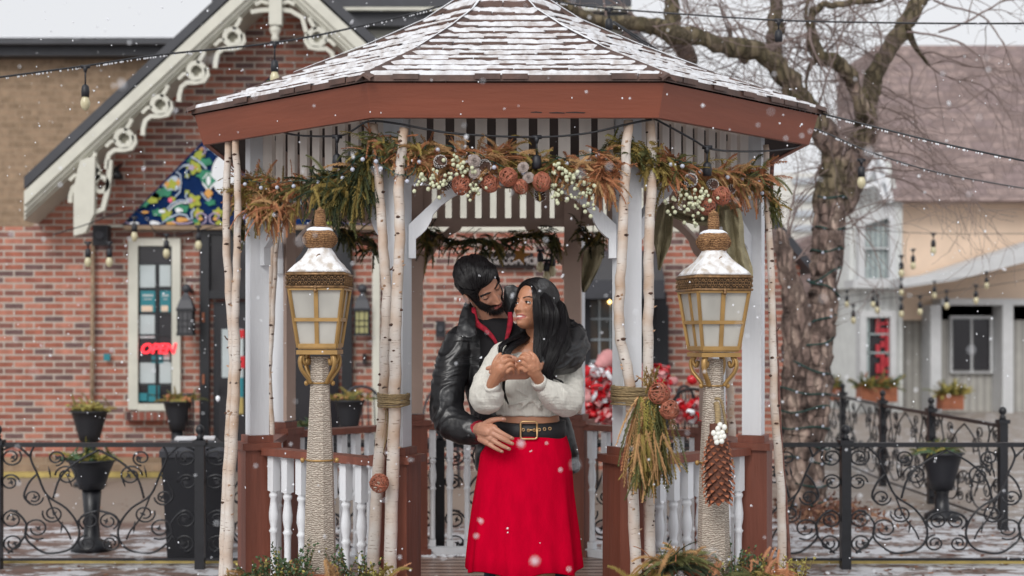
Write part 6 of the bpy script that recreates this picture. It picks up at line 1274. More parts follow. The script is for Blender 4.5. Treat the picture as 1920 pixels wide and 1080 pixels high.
def skin_mat(name, col, lip, beard):
    m, t, b = node_mat(name); N = t.nodes.new; K = t.links.new
    at = N('ShaderNodeVertexColor'); at.layer_name = 'zones'; sp = N('ShaderNodeSeparateColor'); K(at.outputs['Color'], sp.inputs[0])
    nz = N('ShaderNodeTexNoise'); nz.inputs['Scale'].default_value = 30; nz.inputs['Detail'].default_value = 4; tc = N('ShaderNodeTexCoord'); K(tc.outputs['Object'], nz.inputs['Vector'])
    mr = N('ShaderNodeMapRange'); mr.inputs[1].default_value = .3; mr.inputs[2].default_value = .7; mr.inputs[3].default_value = .92; mr.inputs[4].default_value = 1.07; K(nz.outputs['Fac'], mr.inputs[0])
    a = N('ShaderNodeMix'); a.data_type = 'RGBA'; K(sp.outputs['Red'], a.inputs['Factor']); a.inputs['A'].default_value = (*col, 1); a.inputs['B'].default_value = (*lip, 1)
    c_ = N('ShaderNodeMix'); c_.data_type = 'RGBA'; K(sp.outputs['Green'], c_.inputs['Factor']); K(a.outputs['Result'], c_.inputs['A']); c_.inputs['B'].default_value = (*beard, 1)
    mu = N('ShaderNodeVectorMath'); mu.operation = 'SCALE'; K(c_.outputs['Result'], mu.inputs[0]); K(mr.outputs[0], mu.inputs['Scale']); K(mu.outputs[0], b.inputs['Base Color'])
    b.inputs['Roughness'].default_value = .42; b.inputs['Subsurface Weight'].default_value = .12; b.inputs['Subsurface Radius'].default_value = (.01, .004, .002); b.inputs['Subsurface Scale'].default_value = 1; b.inputs['Specular IOR Level'].default_value = .4
    bp = N('ShaderNodeBump'); bp.inputs['Strength'].default_value = .15; bp.inputs['Distance'].default_value = .002; n2 = N('ShaderNodeTexNoise'); n2.inputs['Scale'].default_value = 300; K(tc.outputs['Object'], n2.inputs['Vector']); K(n2.outputs['Fac'], bp.inputs['Height']); K(bp.outputs[0], b.inputs['Normal'])
    return m
SK_M = skin_mat('man_skin', (.47, .235, .155), (.40, .12, .105), (.035, .02, .018)); SK_W = skin_mat('woman_skin', (.46, .215, .125), (.42, .125, .11), (.03, .02, .02))
HAIRU = mat('black_hair_underlayer', (.006, .005, .006), .85, spec=.15)
HAIR = mat('black_hair', (.010, .008, .009), .34, spec=.55, noise_amt=.3, nscale=30)
LEATH = mat('black_leather', (.013, .013, .015), .36, spec=.6, noise_amt=.3, nscale=7, bump=.35, bscale=55, bdist=.004)
LEATHS = mat('leather_seam', (.022, .022, .025), .4)
KNIT = mat('white_knit', (.70, .68, .62), .9, noise_amt=.10, nscale=40, bump=.9, bscale=110, stretch=(2.5, 2.5, .22), bdist=.004, spec=.1)
SKIRT = mat('red_knit_skirt', (.54, .0, .022), .9, noise_amt=.16, nscale=9, bump=.5, bscale=160, bdist=.003, spec=.04, stretch=(3, 3, 1))
FLANNEL = mat('red_flannel', (.42, .008, .03), .85, noise_amt=.5, nscale=60); TEE = mat('black_tee', (.008, .007, .009), .9)
JEANS = mat('navy_jeans', (.02, .03, .06), .9, noise_amt=.4, nscale=80); BELT = mat('black_belt', (.010, .010, .013), .55, noise_amt=.2); GOLDM = mat('belt_gold', (.62, .40, .20), .3, metal=.85)
EYEW = mat('eye_white', (.70, .66, .62), .2); IRIS = mat('dark_iris', (.022, .011, .008), .12); TEETH = mat('teeth', (.66, .62, .57), .3); NAIL = mat('nail', (.56, .32, .25), .3); BOOT = mat('black_boot', (.012, .012, .013), .4); SILVER = mat('ring_silver', (.85, .85, .88), .15, metal=.9)
_b = bmesh.new(); bmesh.ops.create_icosphere(_b, subdivisions=6, radius=1); SPH = [tuple(v.co) for v in _b.verts]; SPHF = [tuple(v.index for v in f.verts) for f in _b.faces]; _b.free()
def G(x, z, x0, z0, sx, sz): return math.exp(-((x-x0)/sx)**2-((z-z0)/sz)**2)
def head_surface(male, smile):
    els = [((0, .018, .035), (.074, .093, .082)), ((0, -.018, -.028), ((.061 if male else .0545), .066, .080)), ((0, -.046, -.077), ((.036 if male else .029), .033, .031))]
    pts = []
    for n_ in SPH:
        n_ = Vector(n_); ts = []
        for c_, a in els:
            A_ = sum((n_[i]/a[i])**2 for i in range(3)); B__ = -2*sum(n_[i]*c_[i]/a[i]**2 for i in range(3)); C_ = sum((c_[i]/a[i])**2 for i in range(3))-1; D_ = B__*B__-4*A_*C_
            ts.append((-B__+math.sqrt(D_))/(2*A_) if D_ > 0 else 0)
        k_ = 90; mx = max(ts); r_ = mx+math.log(sum(math.exp(k_*(t-mx)) for t in ts))/k_-.004
        p = n_*r_; x, z = p.x, p.z
        if p.y < -.01:
            ax = abs(x); w_ = min(1, (-p.y-.01)/.03); q = 0
            zo = 0 if male else .008; mo = 0 if male else .004; nz = max(0, min(1, (.012-z)/(.055-zo))); rid = .0045+(.0185 if male else .0138)*nz**1.15
            if z < -.045+zo: rid *= math.exp(-((z+.045-zo)/.0065)**2)
            if z > .012: rid *= math.exp(-((z-.012)/.016)**2)
            q += rid*math.exp(-(x/(.0075+.0055*nz if male else .0062+.0048*nz))**2)
            q += (.0085 if male else .007)*G(ax, z, .0125 if male else .0108, -.044+zo, .0062, .0070)
            q -= .004*G(ax, z, .0075, -.0515+zo, .004, .003)
            q += (.0065 if male else .004)*G(ax, z, .028, .019, .019, .007)
            q -= .0125*G(ax, z, .031, .000, .016, .0105)
            q += .0065*G(ax, z, .043, -.028, .018, .016)*(1.5 if smile else 1)
            cz = z-mo-(smile*.30*ax*ax*100*.01 if smile else 0)-(.35*ax*ax*6 if smile else 0)
            lw = .027 if smile else .020
            q += .0062*G(ax, cz, 0, -.0600, lw, .0036)+.0070*G(ax, cz, 0, -.0755 if smile else -.0725, lw*.85, .0050)
            q -= (.0105 if smile else .0040)*G(ax, cz, 0, -.0675, lw*.9, .0040 if smile else .0016)
            q -= .0035*G(ax, z, .029, -.050, .006, .012)*(1.3 if smile else .6)
            q -= .004*G(ax, z, 0, -.083, .016, .005); q += .006*G(ax, z, 0, -.098, .015, .010)
            q -= .003*G(ax, z, 0, -.0545+mo, .004, .004)
            if not male: q += .004*G(ax, z, .036, -.030, .016, .014)
            p.y -= q*w_
        pts.append(p)
    return pts
def build_person_head(male, smile, c_, f_, u_, s_):
    "returns (MB of skin in world space, matrix local->world)"
    f_ = Vector(f_).normalized(); u_ = Vector(u_); u_ = (u_-f_*u_.dot(f_)).normalized(); l_ = u_.cross(f_)
    Mx = Matrix(((l_.x, -f_.x, u_.x, c_.x), (l_.y, -f_.y, u_.y, c_.y), (l_.z, -f_.z, u_.z, c_.z), (0, 0, 0, 1))) @ Matrix.Diagonal((s_, s_, s_, 1))
    pts = head_surface(male, smile); mb = MB(); mb.add(pts, SPHF, 0, True)
    for s in (-1, 1):      # ears
        e0 = MB(); e0.ico((0, 0, 0), 1, 3); vs = []
        for v in e0.v:
            v = Vector(v); q = Vector((v.x*.009, v.y*.019, v.z*.031*(1 if v.z > 0 else .85))); rad = math.hypot(v.y, v.z)
            q.x += .006*(rad**2) ; q = Matrix.Rotation(R(12), 3, 'X') @ q; vs.append(Vector((s*(.0735+q.x), q.y+.012, q.z-.012)))
        mb.add(vs, e0.f if s > 0 else [t_[::-1] for t_ in e0.f], 0, True)
    return mb, Mx, pts
def eyes(parent, Mx, look, upper, lower, lash=.0009):
    for s in (-1, 1):
        c_ = Vector((s*.031, -.0592, -.001)); r_ = .0120
        m = MB(); m.ico(c_, r_, 3); g = (Vector(look)+Vector((0, 0, 0))).normalized(); m.xf(Mx); e = m.build('eye', EYEW, parent)
        m = MB(); u = g.orthogonal().normalized(); v_ = g.cross(u); ring = []
        for rr_, h in ((.0064, .0103), (.0048, .0115), (.002, .0122)): ring.append([c_+g*h+(u*math.cos(2*math.pi*i/16)+v_*math.sin(2*math.pi*i/16))*rr_ for i in range(16)])
        m.rings(ring); m.xf(Mx); m.build('iris', IRIS, e)
        # lids: parts of a slightly larger sphere above / below the opening
        for (a0, a1, nm) in ((upper, 80, 'upper_lid'), (-75, lower, 'lower_lid')):
            m = MB(); rs = []; n = 20
            for j in range(9):
                row = []
                for i in range(n+1):
                    az = R(-80+160*i/n); edge = math.cos(az)**.8 if abs(math.cos(az)) > 0 else 0
                    el = a0+(a1-a0)*j/8
                    if nm == 'upper_lid': el = (a0*edge+(1-edge)*-4)+((a1)-(a0*edge+(1-edge)*-4))*j/8
                    else: el = a0+((a1*edge+(1-edge)*-4)-a0)*j/8
                    el = R(el); rr_ = .0130+(.0008 if (j == 0 and nm[0] == 'u') or (j == 8 and nm[0] == 'l') else 0); row.append(c_+Vector((math.sin(az)*math.cos(el), -math.cos(az)*math.cos(el), math.sin(el)))*rr_)
                rs.append(row)
            vs = [p for r__ in rs for p in r__]; N_ = n+1; m.add(vs, [(j*N_+i, j*N_+i+1, (j+1)*N_+i+1, (j+1)*N_+i) for j in range(8) for i in range(n)], 0, True); m.xf(Mx); m.build(nm, LIDM[parent.name], e)
            if nm == 'upper_lid':
                m = MB(); m.tube([Mx @ (p*1.0+Vector((0, -.0006, 0))) for p in (rs[0] if nm == 'upper_lid' else rs[-1])[2:-1]], [lash if nm == 'upper_lid' else lash*.4]*(n-2), 5); m.build('lashes', HAIR, e)
LIDM = {}
def strand(mb, pts, r_, n=3): mb.tube(pts, [r_*(1-.7*(i/(len(pts)-1))**2) for i in range(len(pts))], n, cap=False)
def zones(o, fn):
    "paint lip and beard-skin areas (colour of the skin itself) by local head coordinates"
    me = o.data; ca = me.color_attributes.new('zones', 'FLOAT_COLOR', 'POINT'); og = o.matrix_world.translation if o.parent is None else WLOC[o.name]
    arr = np.zeros((len(me.vertices), 4), dtype=np.float32); arr[:, 3] = 1
    for i, v in enumerate(me.vertices):
        r_, g_ = fn(v.co+og)
        arr[i, 0] = r_; arr[i, 1] = g_
    ca.data.foreach_set('color', arr.ravel())
def near_surface(pts, Mx): return [Mx @ p for p in pts]
def hand(palm, fingers, vs=.0021):
    "palm: list of capsules ([(x,y,d)..],[r..]); fingers the same"
    mb = MB()
    for pts, rad in palm+fingers: caps(mb, [P(*p) for p in pts], rad, 12, 4)
    return mb
# ---------------------------------------------------------------- the man
DM = 6.14
root = thing('person', 'bearded man in a black leather jacket hugging the woman from behind', 'person', P(985, 1200, 6.16)-Vector((0, 0, P(985, 1200, 6.16).z-FZ)), 'couple standing in the gazebo entrance')
hm, MX, hpts = build_person_head(True, 0, P(903, 537, 5.97), (.57, -.68, -.38), (-.58, -.2, .79), 1.06)
hm.xf(MX); caps(hm, [MX @ Vector((0, .03, -.03)), P(922, 592, 6.07), P(938, 625, 6.12)], [.055, .058, .07], 16)
skin = voxel(hm, .0026, 2)
rh = hand([([(893, 806, 5.90), (905, 806, 5.80), (916, 809, 5.755)], [.030, .030, .028]), ([(902, 800, 5.80), (926, 803, 5.745)], [.021, .017]), ([(903, 815, 5.80), (920, 822, 5.745)], [.021, .016]), ([(902, 822, 5.80), (914, 830, 5.75)], [.018, .014]), ([(905, 808, 5.79), (924, 813, 5.745)], [.021, .017])],
  [([(908, 797, 5.79), (920, 789, 5.755), (933, 786, 5.745), (946, 786, 5.75)], [.016, .0125, .0105, .0085]),
   ([(926, 803, 5.742), (939, 811, 5.728), (950, 817, 5.728), (961, 822, 5.735)], [.0125, .0105, .0095, .0078]),
   ([(924, 813, 5.742), (938, 821, 5.726), (950, 827, 5.726), (961, 832, 5.733)], [.0125, .0105, .0096, .0078]),
   ([(920, 823, 5.745), (933, 831, 5.730), (944, 837, 5.728), (955, 842, 5.735)], [.012, .010, .009, .0075]),
   ([(914, 831, 5.75), (925, 838, 5.738), (934, 843, 5.736), (942, 847, 5.742)], [.0108, .009, .0082, .0066])])
rhv = voxel(rh, .0023, 2)
lh = hand([([(1012, 690, 5.75), (985, 692, 5.70), (962, 694, 5.685)], [.034, .033, .031]), ([(985, 700, 5.70), (950, 702, 5.69)], [.026, .022]), ([(980, 682, 5.70), (950, 686, 5.69)], [.024, .02])],
  [([(950, 684, 5.69), (935, 686, 5.69), (922, 689, 5.70), (914, 691, 5.71)], [.0125, .011, .0105, .0085]), ([(950, 692, 5.69), (934, 695, 5.685), (920, 698, 5.70)], [.0125, .011, .009]), ([(950, 700, 5.69), (936, 704, 5.69), (924, 707, 5.70)], [.012, .0105, .0085]), ([(952, 707, 5.69), (940, 712, 5.69), (930, 716, 5.70)], [.011, .0095, .008]), ([(975, 680, 5.69), (962, 672, 5.68), (950, 668, 5.68)], [.014, .012, .009])])
lhv = voxel(lh, .0024, 2)
bodym = MB()      # trunk and legs under the clothes
bodym.rings([ell(P(cx, y, 6.16), rx, ry) for cx, y, rx, ry in ((945, 632, .08, .06), (948, 665, .14, .08), (955, 720, .17, .10), (975, 800, .15, .10), (985, 880, .165, .11), (985, 930, .16, .11))])
for sx_ in (-1, 1): caps(bodym, [P(985+sx_*38, 900, 6.18), P(985+sx_*42, 1060, 6.17), P(985+sx_*44, 1190, 6.20)], [.085, .058, .042], 14)
caps(bodym, [P(878, 655, 6.15), P(838, 770, 6.04), P(893, 806, 5.90)], [.035, .035, .03], 12); caps(bodym, [P(1040, 630, 6.08), P(1080, 655, 5.92), P(1012, 690, 5.75)], [.05, .042, .032], 12)
bodyv = voxel(bodym, .009, 3)
body = MB()
for q in (skin, rhv, lhv, bodyv): body.add(q.v, q.f, 0, True)
bo = body.build('body', SK_M, root); IM = MX.inverted()
def zone_m(w_):
    p = IM @ w_; x, z = abs(p.x), p.z
    if p.length > .16 or p.y > .06: return 0, 0
    lip = 1.0 if (x < .024 and -.0785+.6*x*0 < z < -.0575 and p.y < -.07 and x < .025-(abs(z+.067)*.8)) else 0
    if BV_M[0] is not None:
        h = BV_M[0].find_nearest(p)
        if h[3] is None or h[3] > .006 or z < -.125: return 0, 0
    jaw = z < -.048+max(0, (x-.028))*1.5+ (0.028 if x > .055 else 0)
    beard = 1.0 if (jaw and not lip and p.y < .02 and z > -.14) else 0
    if z > -.0575 and z < -.048 and x < .026 and p.y < -.07: beard = 1.0
    return lip, beard*.85
BV_M = [BVHTree.FromPolygons([Vector(p) for p in hpts], SPHF)]
zones(bo, zone_m)
LIDM[bo.name] = SK_M
head_e = bo
eyes(head_e, MX, (.12, -.9, -.30), -6, -30, .0010)
rg = random.Random(4)
# eyebrows
for s in (-1, 1):
    m = MB()
    for i in range(120):
        t = rg.random(); x = s*(.011+.038*t); z = .018+.007*math.sin(t*2.6)+rg.gauss(0, .0016); p = Vector((x, -.081+.012*t*t*1.4, z)); q = p+Vector((s*.007, .001, .001-.003*t)); strand(m, [MX @ p, MX @ ((p+q)/2+Vector((0, -.0012, 0))), MX @ q], .0012)
    # seat on the skin: cast from outside toward the head
    m.build('eyebrow', HAIR, bo)
# beard and moustache strands
HV = [Vector(p) for p in hpts]; bvh = BVHTree.FromPolygons(HV, SPHF)
def on_skin(p):
    h = bvh.find_nearest(p); return h[0], h[1]
bm_ = MB()
cnt = 0
while cnt < 6500:
    i = rg.randrange(len(HV)); p = HV[i]+rv(rg, .0015); l_, b_ = zone_m(MX @ p)
    x = abs(p.x)
    if b_ <= 0 or p.y > .015: cnt += .02; continue
    if -.080 < p.z < -.054 and x < .019 and not (-.0575 < p.z < -.050): cnt += .02; continue
    h, nr = on_skin(p); dn = (Vector((0, 0, -1))*.9+nr*.55+rv(rg, .25)); ln = rg.uniform(.009, .015)*(1.6 if p.z < -.085 else 1)*(.62 if p.z > -.058 else 1)
    dn.normalize(); a = h-nr*.001; strand(bm_, [MX @ a, MX @ (a+dn*ln*.5), MX @ (a+(dn+nr*.0-Vector((0, 0, .2))).normalized()*ln)], .0009); cnt += 1
bm_.build('beard', HAIR, bo)
# hair
def hairline(p):
    y = p.y; ks = [(-.12, .050), (-.075, .048), (-.062, .044), (-.052, .026), (-.046, -.012), (-.030, -.015), (-.022, .012), (.005, .018), (.025, -.02), (.05, -.05), (.13, -.06)]
    for (y0, z0), (y1, z1) in zip(ks[:-1], ks[1:]):
        if y <= y1: return z0+(z1-z0)*max(0, min(1, (y-y0)/(y1-y0)))
    return -.06
cap = MB(); vs = []
for p in HV:
    m_ = max(0, min(1, (p.z-hairline(p))/.018)); n_ = p.normalized(); th = .010+.007*max(0, p.z/.11)+.008*max(0, -p.y/.09)*(p.z > .05); vs.append(p*1.0+n_*(th*m_**.6-.004*(1-m_)+(.0035*noise.noise(p*60)+.005*noise.noise(Vector((p.x*30+p.y*30, p.y*12, p.z*30))))*m_))
keep = [f for f in SPHF if sum(1 for i in f if HV[i].z > hairline(HV[i])-.004) >= 2]
cap.add(vs, keep, 0, True); cap.xf(MX); ho = cap.build('hair', HAIRU, bo)
hv_bvh = BVHTree.FromPolygons(vs, keep); st = MB(); n_ = 0
while n_ < 2600:
    i = rg.randrange(len(HV)); p = HV[i]
    if p.z < hairline(p)+.004: n_ += .02; continue
    q = vs[i]; side = Vector((.75 if p.z > .03 else .1, 0, 0)); d = (Vector((0, .8, -.15))+side*1.0+Vector((0, 0, .5 if p.y < -.05 else -.6 if p.z < .05 else 0))+rv(rg, .07)).normalized(); pts = []; ln = rg.uniform(.05, .085); a = q.copy()
    lift = rg.uniform(.0, .0025)
    for j in range(6):
        h, nr, _, _ = hv_bvh.find_nearest(a)
        nr = h.normalized() if h.length else nr
        pts.append(MX @ (h+nr*(lift+.0006+.0018*math.sin(j*.7)+.003*noise.noise(h*45))+rv(rg, .0004))); d = (d-nr*d.dot(nr)+Vector((0, .02, -.08))).normalized(); a = h+d*ln/5
    strand(st, pts, .0010, 4); n_ += 1
st.build('hair_strands', HAIR, ho)
# t-shirt, flannel shirt, jacket
m = MB(); m.rings([ell(P(cx, y, dd), rx, ry) for cx, y, rx, ry, dd in ((925, 597, .070, .068, 6.08), (931, 611, .09, .085, 6.09), (940, 630, .11, .10, 6.11), (945, 655, .14, .115, 6.12), (948, 700, .15, .12, 6.12))]); m.build('t_shirt', TEE, root)
m = MB()
for pts, w_ in (([(888, 576), (890, 592), (895, 607), (910, 618), (925, 634), (934, 650)], .012), ([(956, 585), (957, 600), (954, 620), (948, 640)], .012)):
    pp = smooth_path([P(x, y, 6.00) for x, y in pts], 5); m.tube(pp, [w_*(.55+.5*math.sin(math.pi*min(1, i/len(pp)+.12))) for i in range(len(pp))], 8, flat=(0, 1, 0), squash=.35)
m.build('flannel_collar', FLANNEL, root)
jk = MB()
jk.rings([ell(P(cx, y, 6.16), rx, ry, k=2.3) for cx, y, rx, ry in ((945, 606, .12, .075), (942, 618, .185, .10), (944, 635, .215, .118), (950, 665, .222, .128), (960, 720, .215, .135), (975, 780, .215, .14), (986, 830, .222, .145), (990, 878, .230, .150), (990, 884, .222, .145))])
caps(jk, [P(868, 640, 6.14), P(848, 690, 6.10), P(838, 745, 6.05), P(842, 785, 5.99), P(866, 803, 5.94), P(893, 808, 5.89)], [.082, .078, .073, .074, .068, .056], 22, flat=(0, 1, 0))
caps(jk, [P(1010, 618, 6.14), P(1050, 626, 6.05), P(1070, 645, 5.94), P(1060, 668, 5.85), P(1035, 678, 5.80), P(1010, 688, 5.775)], [.085, .080, .078, .072, .062, .052], 22, flat=(0, 1, 0))
jk = voxel(jk, .0055, 6)
def leather(p):
    q = Vector((p.x*9, p.y*9, p.z*20)); n1 = 1-abs(noise.noise(q+Vector((0, 0, 3.3*noise.noise(p*6))))*2.2); q2 = Vector((p.x*24+p.z*20, p.y*20, p.z*26-p.x*14)); n2 = 1-abs(noise.noise(q2)*2)
    arm = 0
    px_ = 835+p.x*F/p.y; py_ = 622-(p.z-CZ)*F/p.y
    if px_ < 905 and py_ > 640: arm = 1
    if px_ > 1000: arm = 1
    extra = 0
    if px_ > 1000 and py_ < 720:
        u = -.9*p.x-.44*p.z+.12*p.y; v = .44*p.x-.9*p.z; extra = .0075*max(0, 1-abs(noise.noise(Vector((u*5, v*26+2.5*noise.noise(Vector((u*7, v*9, 1))), 2)))*3.2))-.002
    return (.0058*n1+.0011*n2)*(.4+.8*arm)-.004+extra
displace(jk, leather); jo = jk.build('jacket', LEATH, root)
def flap(pts, d, th=.008, mt=LEATH, name='collar', par=None, bow=.0):
    m = MB(); pw = [P(x, y, d if not callable(d) else d(x, y)) for x, y in pts]; c_ = sum(pw, Vector())/len(pw)
    n = len(pw); m.add([p for p in pw]+[c_+Vector((0, -.012-bow, 0))]+[p+Vector((0, th, 0)) for p in pw]+[c_+Vector((0, th, 0))], [(i, n, (i+1) % n) for i in range(n)]+[(n+1+i, n+1+(i+1) % n, 2*n+1) for i in range(n)]+[(i, (i+1) % n, n+1+(i+1) % n, n+1+i) for i in range(n)], 0, False)
    v = MB(); v.add(m.v, m.f); b2 = voxel(v, .003, 3); displace(b2, lambda p: .002*noise.noise(p*40)); return b2.build(name, mt, par or root)
flap([(878, 560), (888, 575), (892, 600), (893, 628), (880, 634), (858, 630), (856, 622), (862, 592), (870, 570)], lambda x, y: 6.045-.12*(y-560)/70, .012)
flap([(945, 536), (962, 534), (978, 541), (977, 562), (966, 580), (956, 600), (950, 625), (944, 600), (944, 565)], 6.10, .014)
JB = BVHTree.FromPolygons([Vector(v) for v in jk.v], jk.f)
def camhit(b, x, y):
    d = (P(x, y, 5)-Vector((0, 0, CZ))).normalized(); h = b.ray_cast(Vector((0, 0, CZ)), d); return None if h[0] is None else h[0]-d*.001
m = MB()
for pts in ([(856, 670), (900, 670)], [(857, 674), (900, 674)], [(856, 682), (900, 683)], [(899, 632), (902, 700), (905, 770), (897, 800)]):
    pp = smooth_path([Vector((x, y, 0)) for x, y in pts], 6); pp = [q for q in (camhit(JB, p.x, p.y) for p in pp) if q is not None]; m.tube(pp, .0016, 4)
for (x, y) in ((903, 705), (904, 750), (879, 817)):
    q = camhit(JB, x, y)
    if q is not None: m.ico(q, .007, 2, 0, (1, .5, 1))
m.build('jacket_seam', LEATHS, jo)
m = MB(); a_, b_ = P(880, 806, 5.91), P(900, 808, 5.87); caps(m, [a_, b_], [.047, .045], 20); m.build('flannel_cuff', FLANNEL, root)
jn = MB()
jn.rings([ell(P(cx, y, 6.17), rx, ry) for cx, y, rx, ry in ((988, 850, .18, .12), (986, 900, .195, .13), (986, 950, .19, .125))])
for sx_ in (-1, 1): caps(jn, [P(986+sx_*44, 900, 6.19), P(986+sx_*46, 1050, 6.18), P(986+sx_*46, 1185, 6.20)], [.10, .078, .07], 16)
voxel(jn, .009, 3).build('jeans', JEANS, root)
for sx_ in (-1, 1):
    m = MB(); c_ = P(986+sx_*46, 1195, 6.17); c_.z = FZ+.045; caps(m, [c_+Vector((0, .05, .03)), c_+Vector((0, -.04, .0)), c_+Vector((sx_*.01, -.15, -.012))], [.05, .045, .035], 12); b2 = voxel(m, .006, 2); b2.v = [(x, y, max(z, FZ+.004)) for x, y, z in b2.v]; b2.build('boot', BOOT, root)
# ---------------------------------------------------------------- the woman
root2 = thing('person', 'smiling woman in white knotted top, wide black belt and long red skirt', 'person', Vector((P(985, 0, 5.92).x, 5.92, FZ)), 'couple standing in the gazebo entrance')
hw, WX, wpts = build_person_head(False, 1, P(999, 574, 5.89), (-.735, -.645, .21), (.10, .16, .97), .965)
hw.xf(WX); caps(hw, [WX @ Vector((0, .022, -.04)), P(1006, 632, 5.925), P(998, 662, 5.93)], [.047, .044, .058], 16)
hw.ico(P(993, 668, 5.90), .085, 3, 0, (1, .62, .7)); hw.ico(P(975, 662, 5.885), .05, 2, 0, (1.2, .6, .5))
wsk = voxel(hw, .0025, 2)
h1 = hand([([(922, 722, 5.655), (930, 706, 5.63), (940, 690, 5.605)], [.0235, .026, .027]), ([(928, 700, 5.62), (934, 680, 5.60)], [.018, .0145]), ([(938, 702, 5.62), (950, 686, 5.60)], [.019, .015]), ([(934, 700, 5.615), (943, 678, 5.595)], [.019, .0145])],
  [([(936, 680, 5.60), (943, 670, 5.598), (951, 668, 5.61), (957, 671, 5.63)], [.0112, .0092, .0086, .0075]), ([(943, 682, 5.595), (951, 675, 5.59), (959, 676, 5.603), (963, 681, 5.625)], [.0112, .0094, .0086, .0075]), ([(948, 688, 5.597), (956, 683, 5.592), (962, 686, 5.605), (964, 691, 5.625)], [.0108, .009, .0082, .007]), ([(951, 697, 5.60), (957, 692, 5.597), (962, 695, 5.61), (963, 700, 5.625)], [.0098, .0082, .0074, .0062]), ([(926, 698, 5.615), (926, 684, 5.605), (931, 672, 5.605), (938, 664, 5.61)], [.012, .0104, .0092, .0074])])
h2 = hand([([(1012, 714, 5.66), (1003, 700, 5.63), (995, 686, 5.61)], [.0235, .026, .027]), ([(1006, 694, 5.62), (1000, 674, 5.60)], [.018, .0145]), ([(996, 698, 5.62), (985, 682, 5.60)], [.019, .015]), ([(1000, 694, 5.61), (991, 674, 5.595)], [.019, .0145])],
  [([(998, 676, 5.60), (991, 666, 5.597), (983, 664, 5.607), (977, 668, 5.625)], [.0112, .0092, .0086, .0075]), ([(991, 679, 5.595), (983, 671, 5.59), (975, 672, 5.603), (971, 678, 5.62)], [.0112, .0094, .0086, .0075]), ([(987, 686, 5.597), (979, 680, 5.592), (973, 683, 5.605), (970, 689, 5.62)], [.0108, .009, .0082, .007]), ([(985, 695, 5.60), (978, 690, 5.597), (973, 693, 5.607), (973, 699, 5.62)], [.0098, .0082, .0074, .0062]), ([(1008, 692, 5.61), (1007, 678, 5.603), (1001, 667, 5.605), (994, 661, 5.61)], [.012, .0104, .0092, .0074])])
h1v, h2v = voxel(h1, .0020, 2), voxel(h2, .0020, 2)
bw = MB(); bw.rings([ell(P(cx, y, 5.925), rx, ry) for cx, y, rx, ry in ((1000, 655, .09, .06), (1000, 675, .14, .08), (1000, 720, .125, .095), (995, 760, .118, .09), (992, 785, .128, .095), (992, 815, .145, .10), (985, 850, .165, .11), (985, 900, .17, .115), (985, 950, .16, .11))], cap=True)
for sx_ in (-1, 1): caps(bw, [P(985+sx_*36, 930, 5.93), P(985+sx_*34, 1080, 5.92), P(985+sx_*33, 1190, 5.94)], [.075, .05, .036], 14)
caps(bw, [P(935, 668, 5.93), P(906, 752, 5.85), P(922, 722, 5.655)], [.036, .03, .0215], 12); caps(bw, [P(1068, 672, 5.95), P(1068, 752, 5.86), P(1012, 714, 5.66)], [.036, .03, .0215], 12)
bwv = voxel(bw, .007, 3); body = MB()
for q in (wsk, h1v, h2v, bwv): body.add(q.v, q.f, 0, True)
bo2 = body.build('body', SK_W, root2); IW = WX.inverted()
def zone_w(w_):
    p = IW @ w_; x, z = abs(p.x), p.z
    if p.length > .16 or p.y > -.05: return 0, 0
    cz = z-.004-2.1*x*x-(.30*x*x)
    lim = .0285
    if x < lim and -.0815 < cz < -.0575 and x < lim-abs(cz+.068)*.9: return 1.0, 0
    return 0, 0
zones(bo2, zone_w); LIDM[bo2.name] = SK_W
eyes(bo2, WX, (-.05, -.95, .10), 24, -22, .0016)
W_bvh = BVHTree.FromPolygons([Vector(p) for p in wpts], SPHF)
# teeth between the lips
m = MB(); up = []; lo = []
for i in range(15):
    x = -.0175+.035*i/14; zc = -.0632+2.3*x*x; hh = .0034*(1-(x/.0185)**2)+.0003; hs_ = [W_bvh.ray_cast(Vector((x, -.2, zc+o)), Vector((0, 1, 0))) for o in (.0075, -.0075)]; y = sum(h[0].y for h in hs_)/2+.0038; up.append(Vector((x, y, zc+hh))); lo.append(Vector((x, y, zc-hh)))
n = len(up); m.add(up+lo+[p+Vector((0, .004, 0)) for p in up+lo], [(i, n+i, n+i+1, i+1) for i in range(n-1)]+[(2*n+i, 2*n+i+1, 3*n+i+1, 3*n+i) for i in range(n-1)], 0, True); m.xf(WX); m.build('teeth', TEETH, bo2)
for s in (-1, 1):
    m = MB()
    for i in range(110):
        t = rg.random(); x = s*(.012+.037*t); z = .0175+.008*math.sin(t*2.3)+rg.gauss(0, .0011)
        h = W_bvh.ray_cast(Vector((x, -.2, z)), Vector((0, 1, 0))); 
        if h[0] is None: continue
        p = h[0]+Vector((0, -.0006, 0)); q = p+Vector((s*.006, .0012, .0005-.003*t)); strand(m, [WX @ p, WX @ ((p+q)/2+Vector((0, -.001, 0))), WX @ q], .0007)
    m.build('eyebrow', HAIR, bo2)
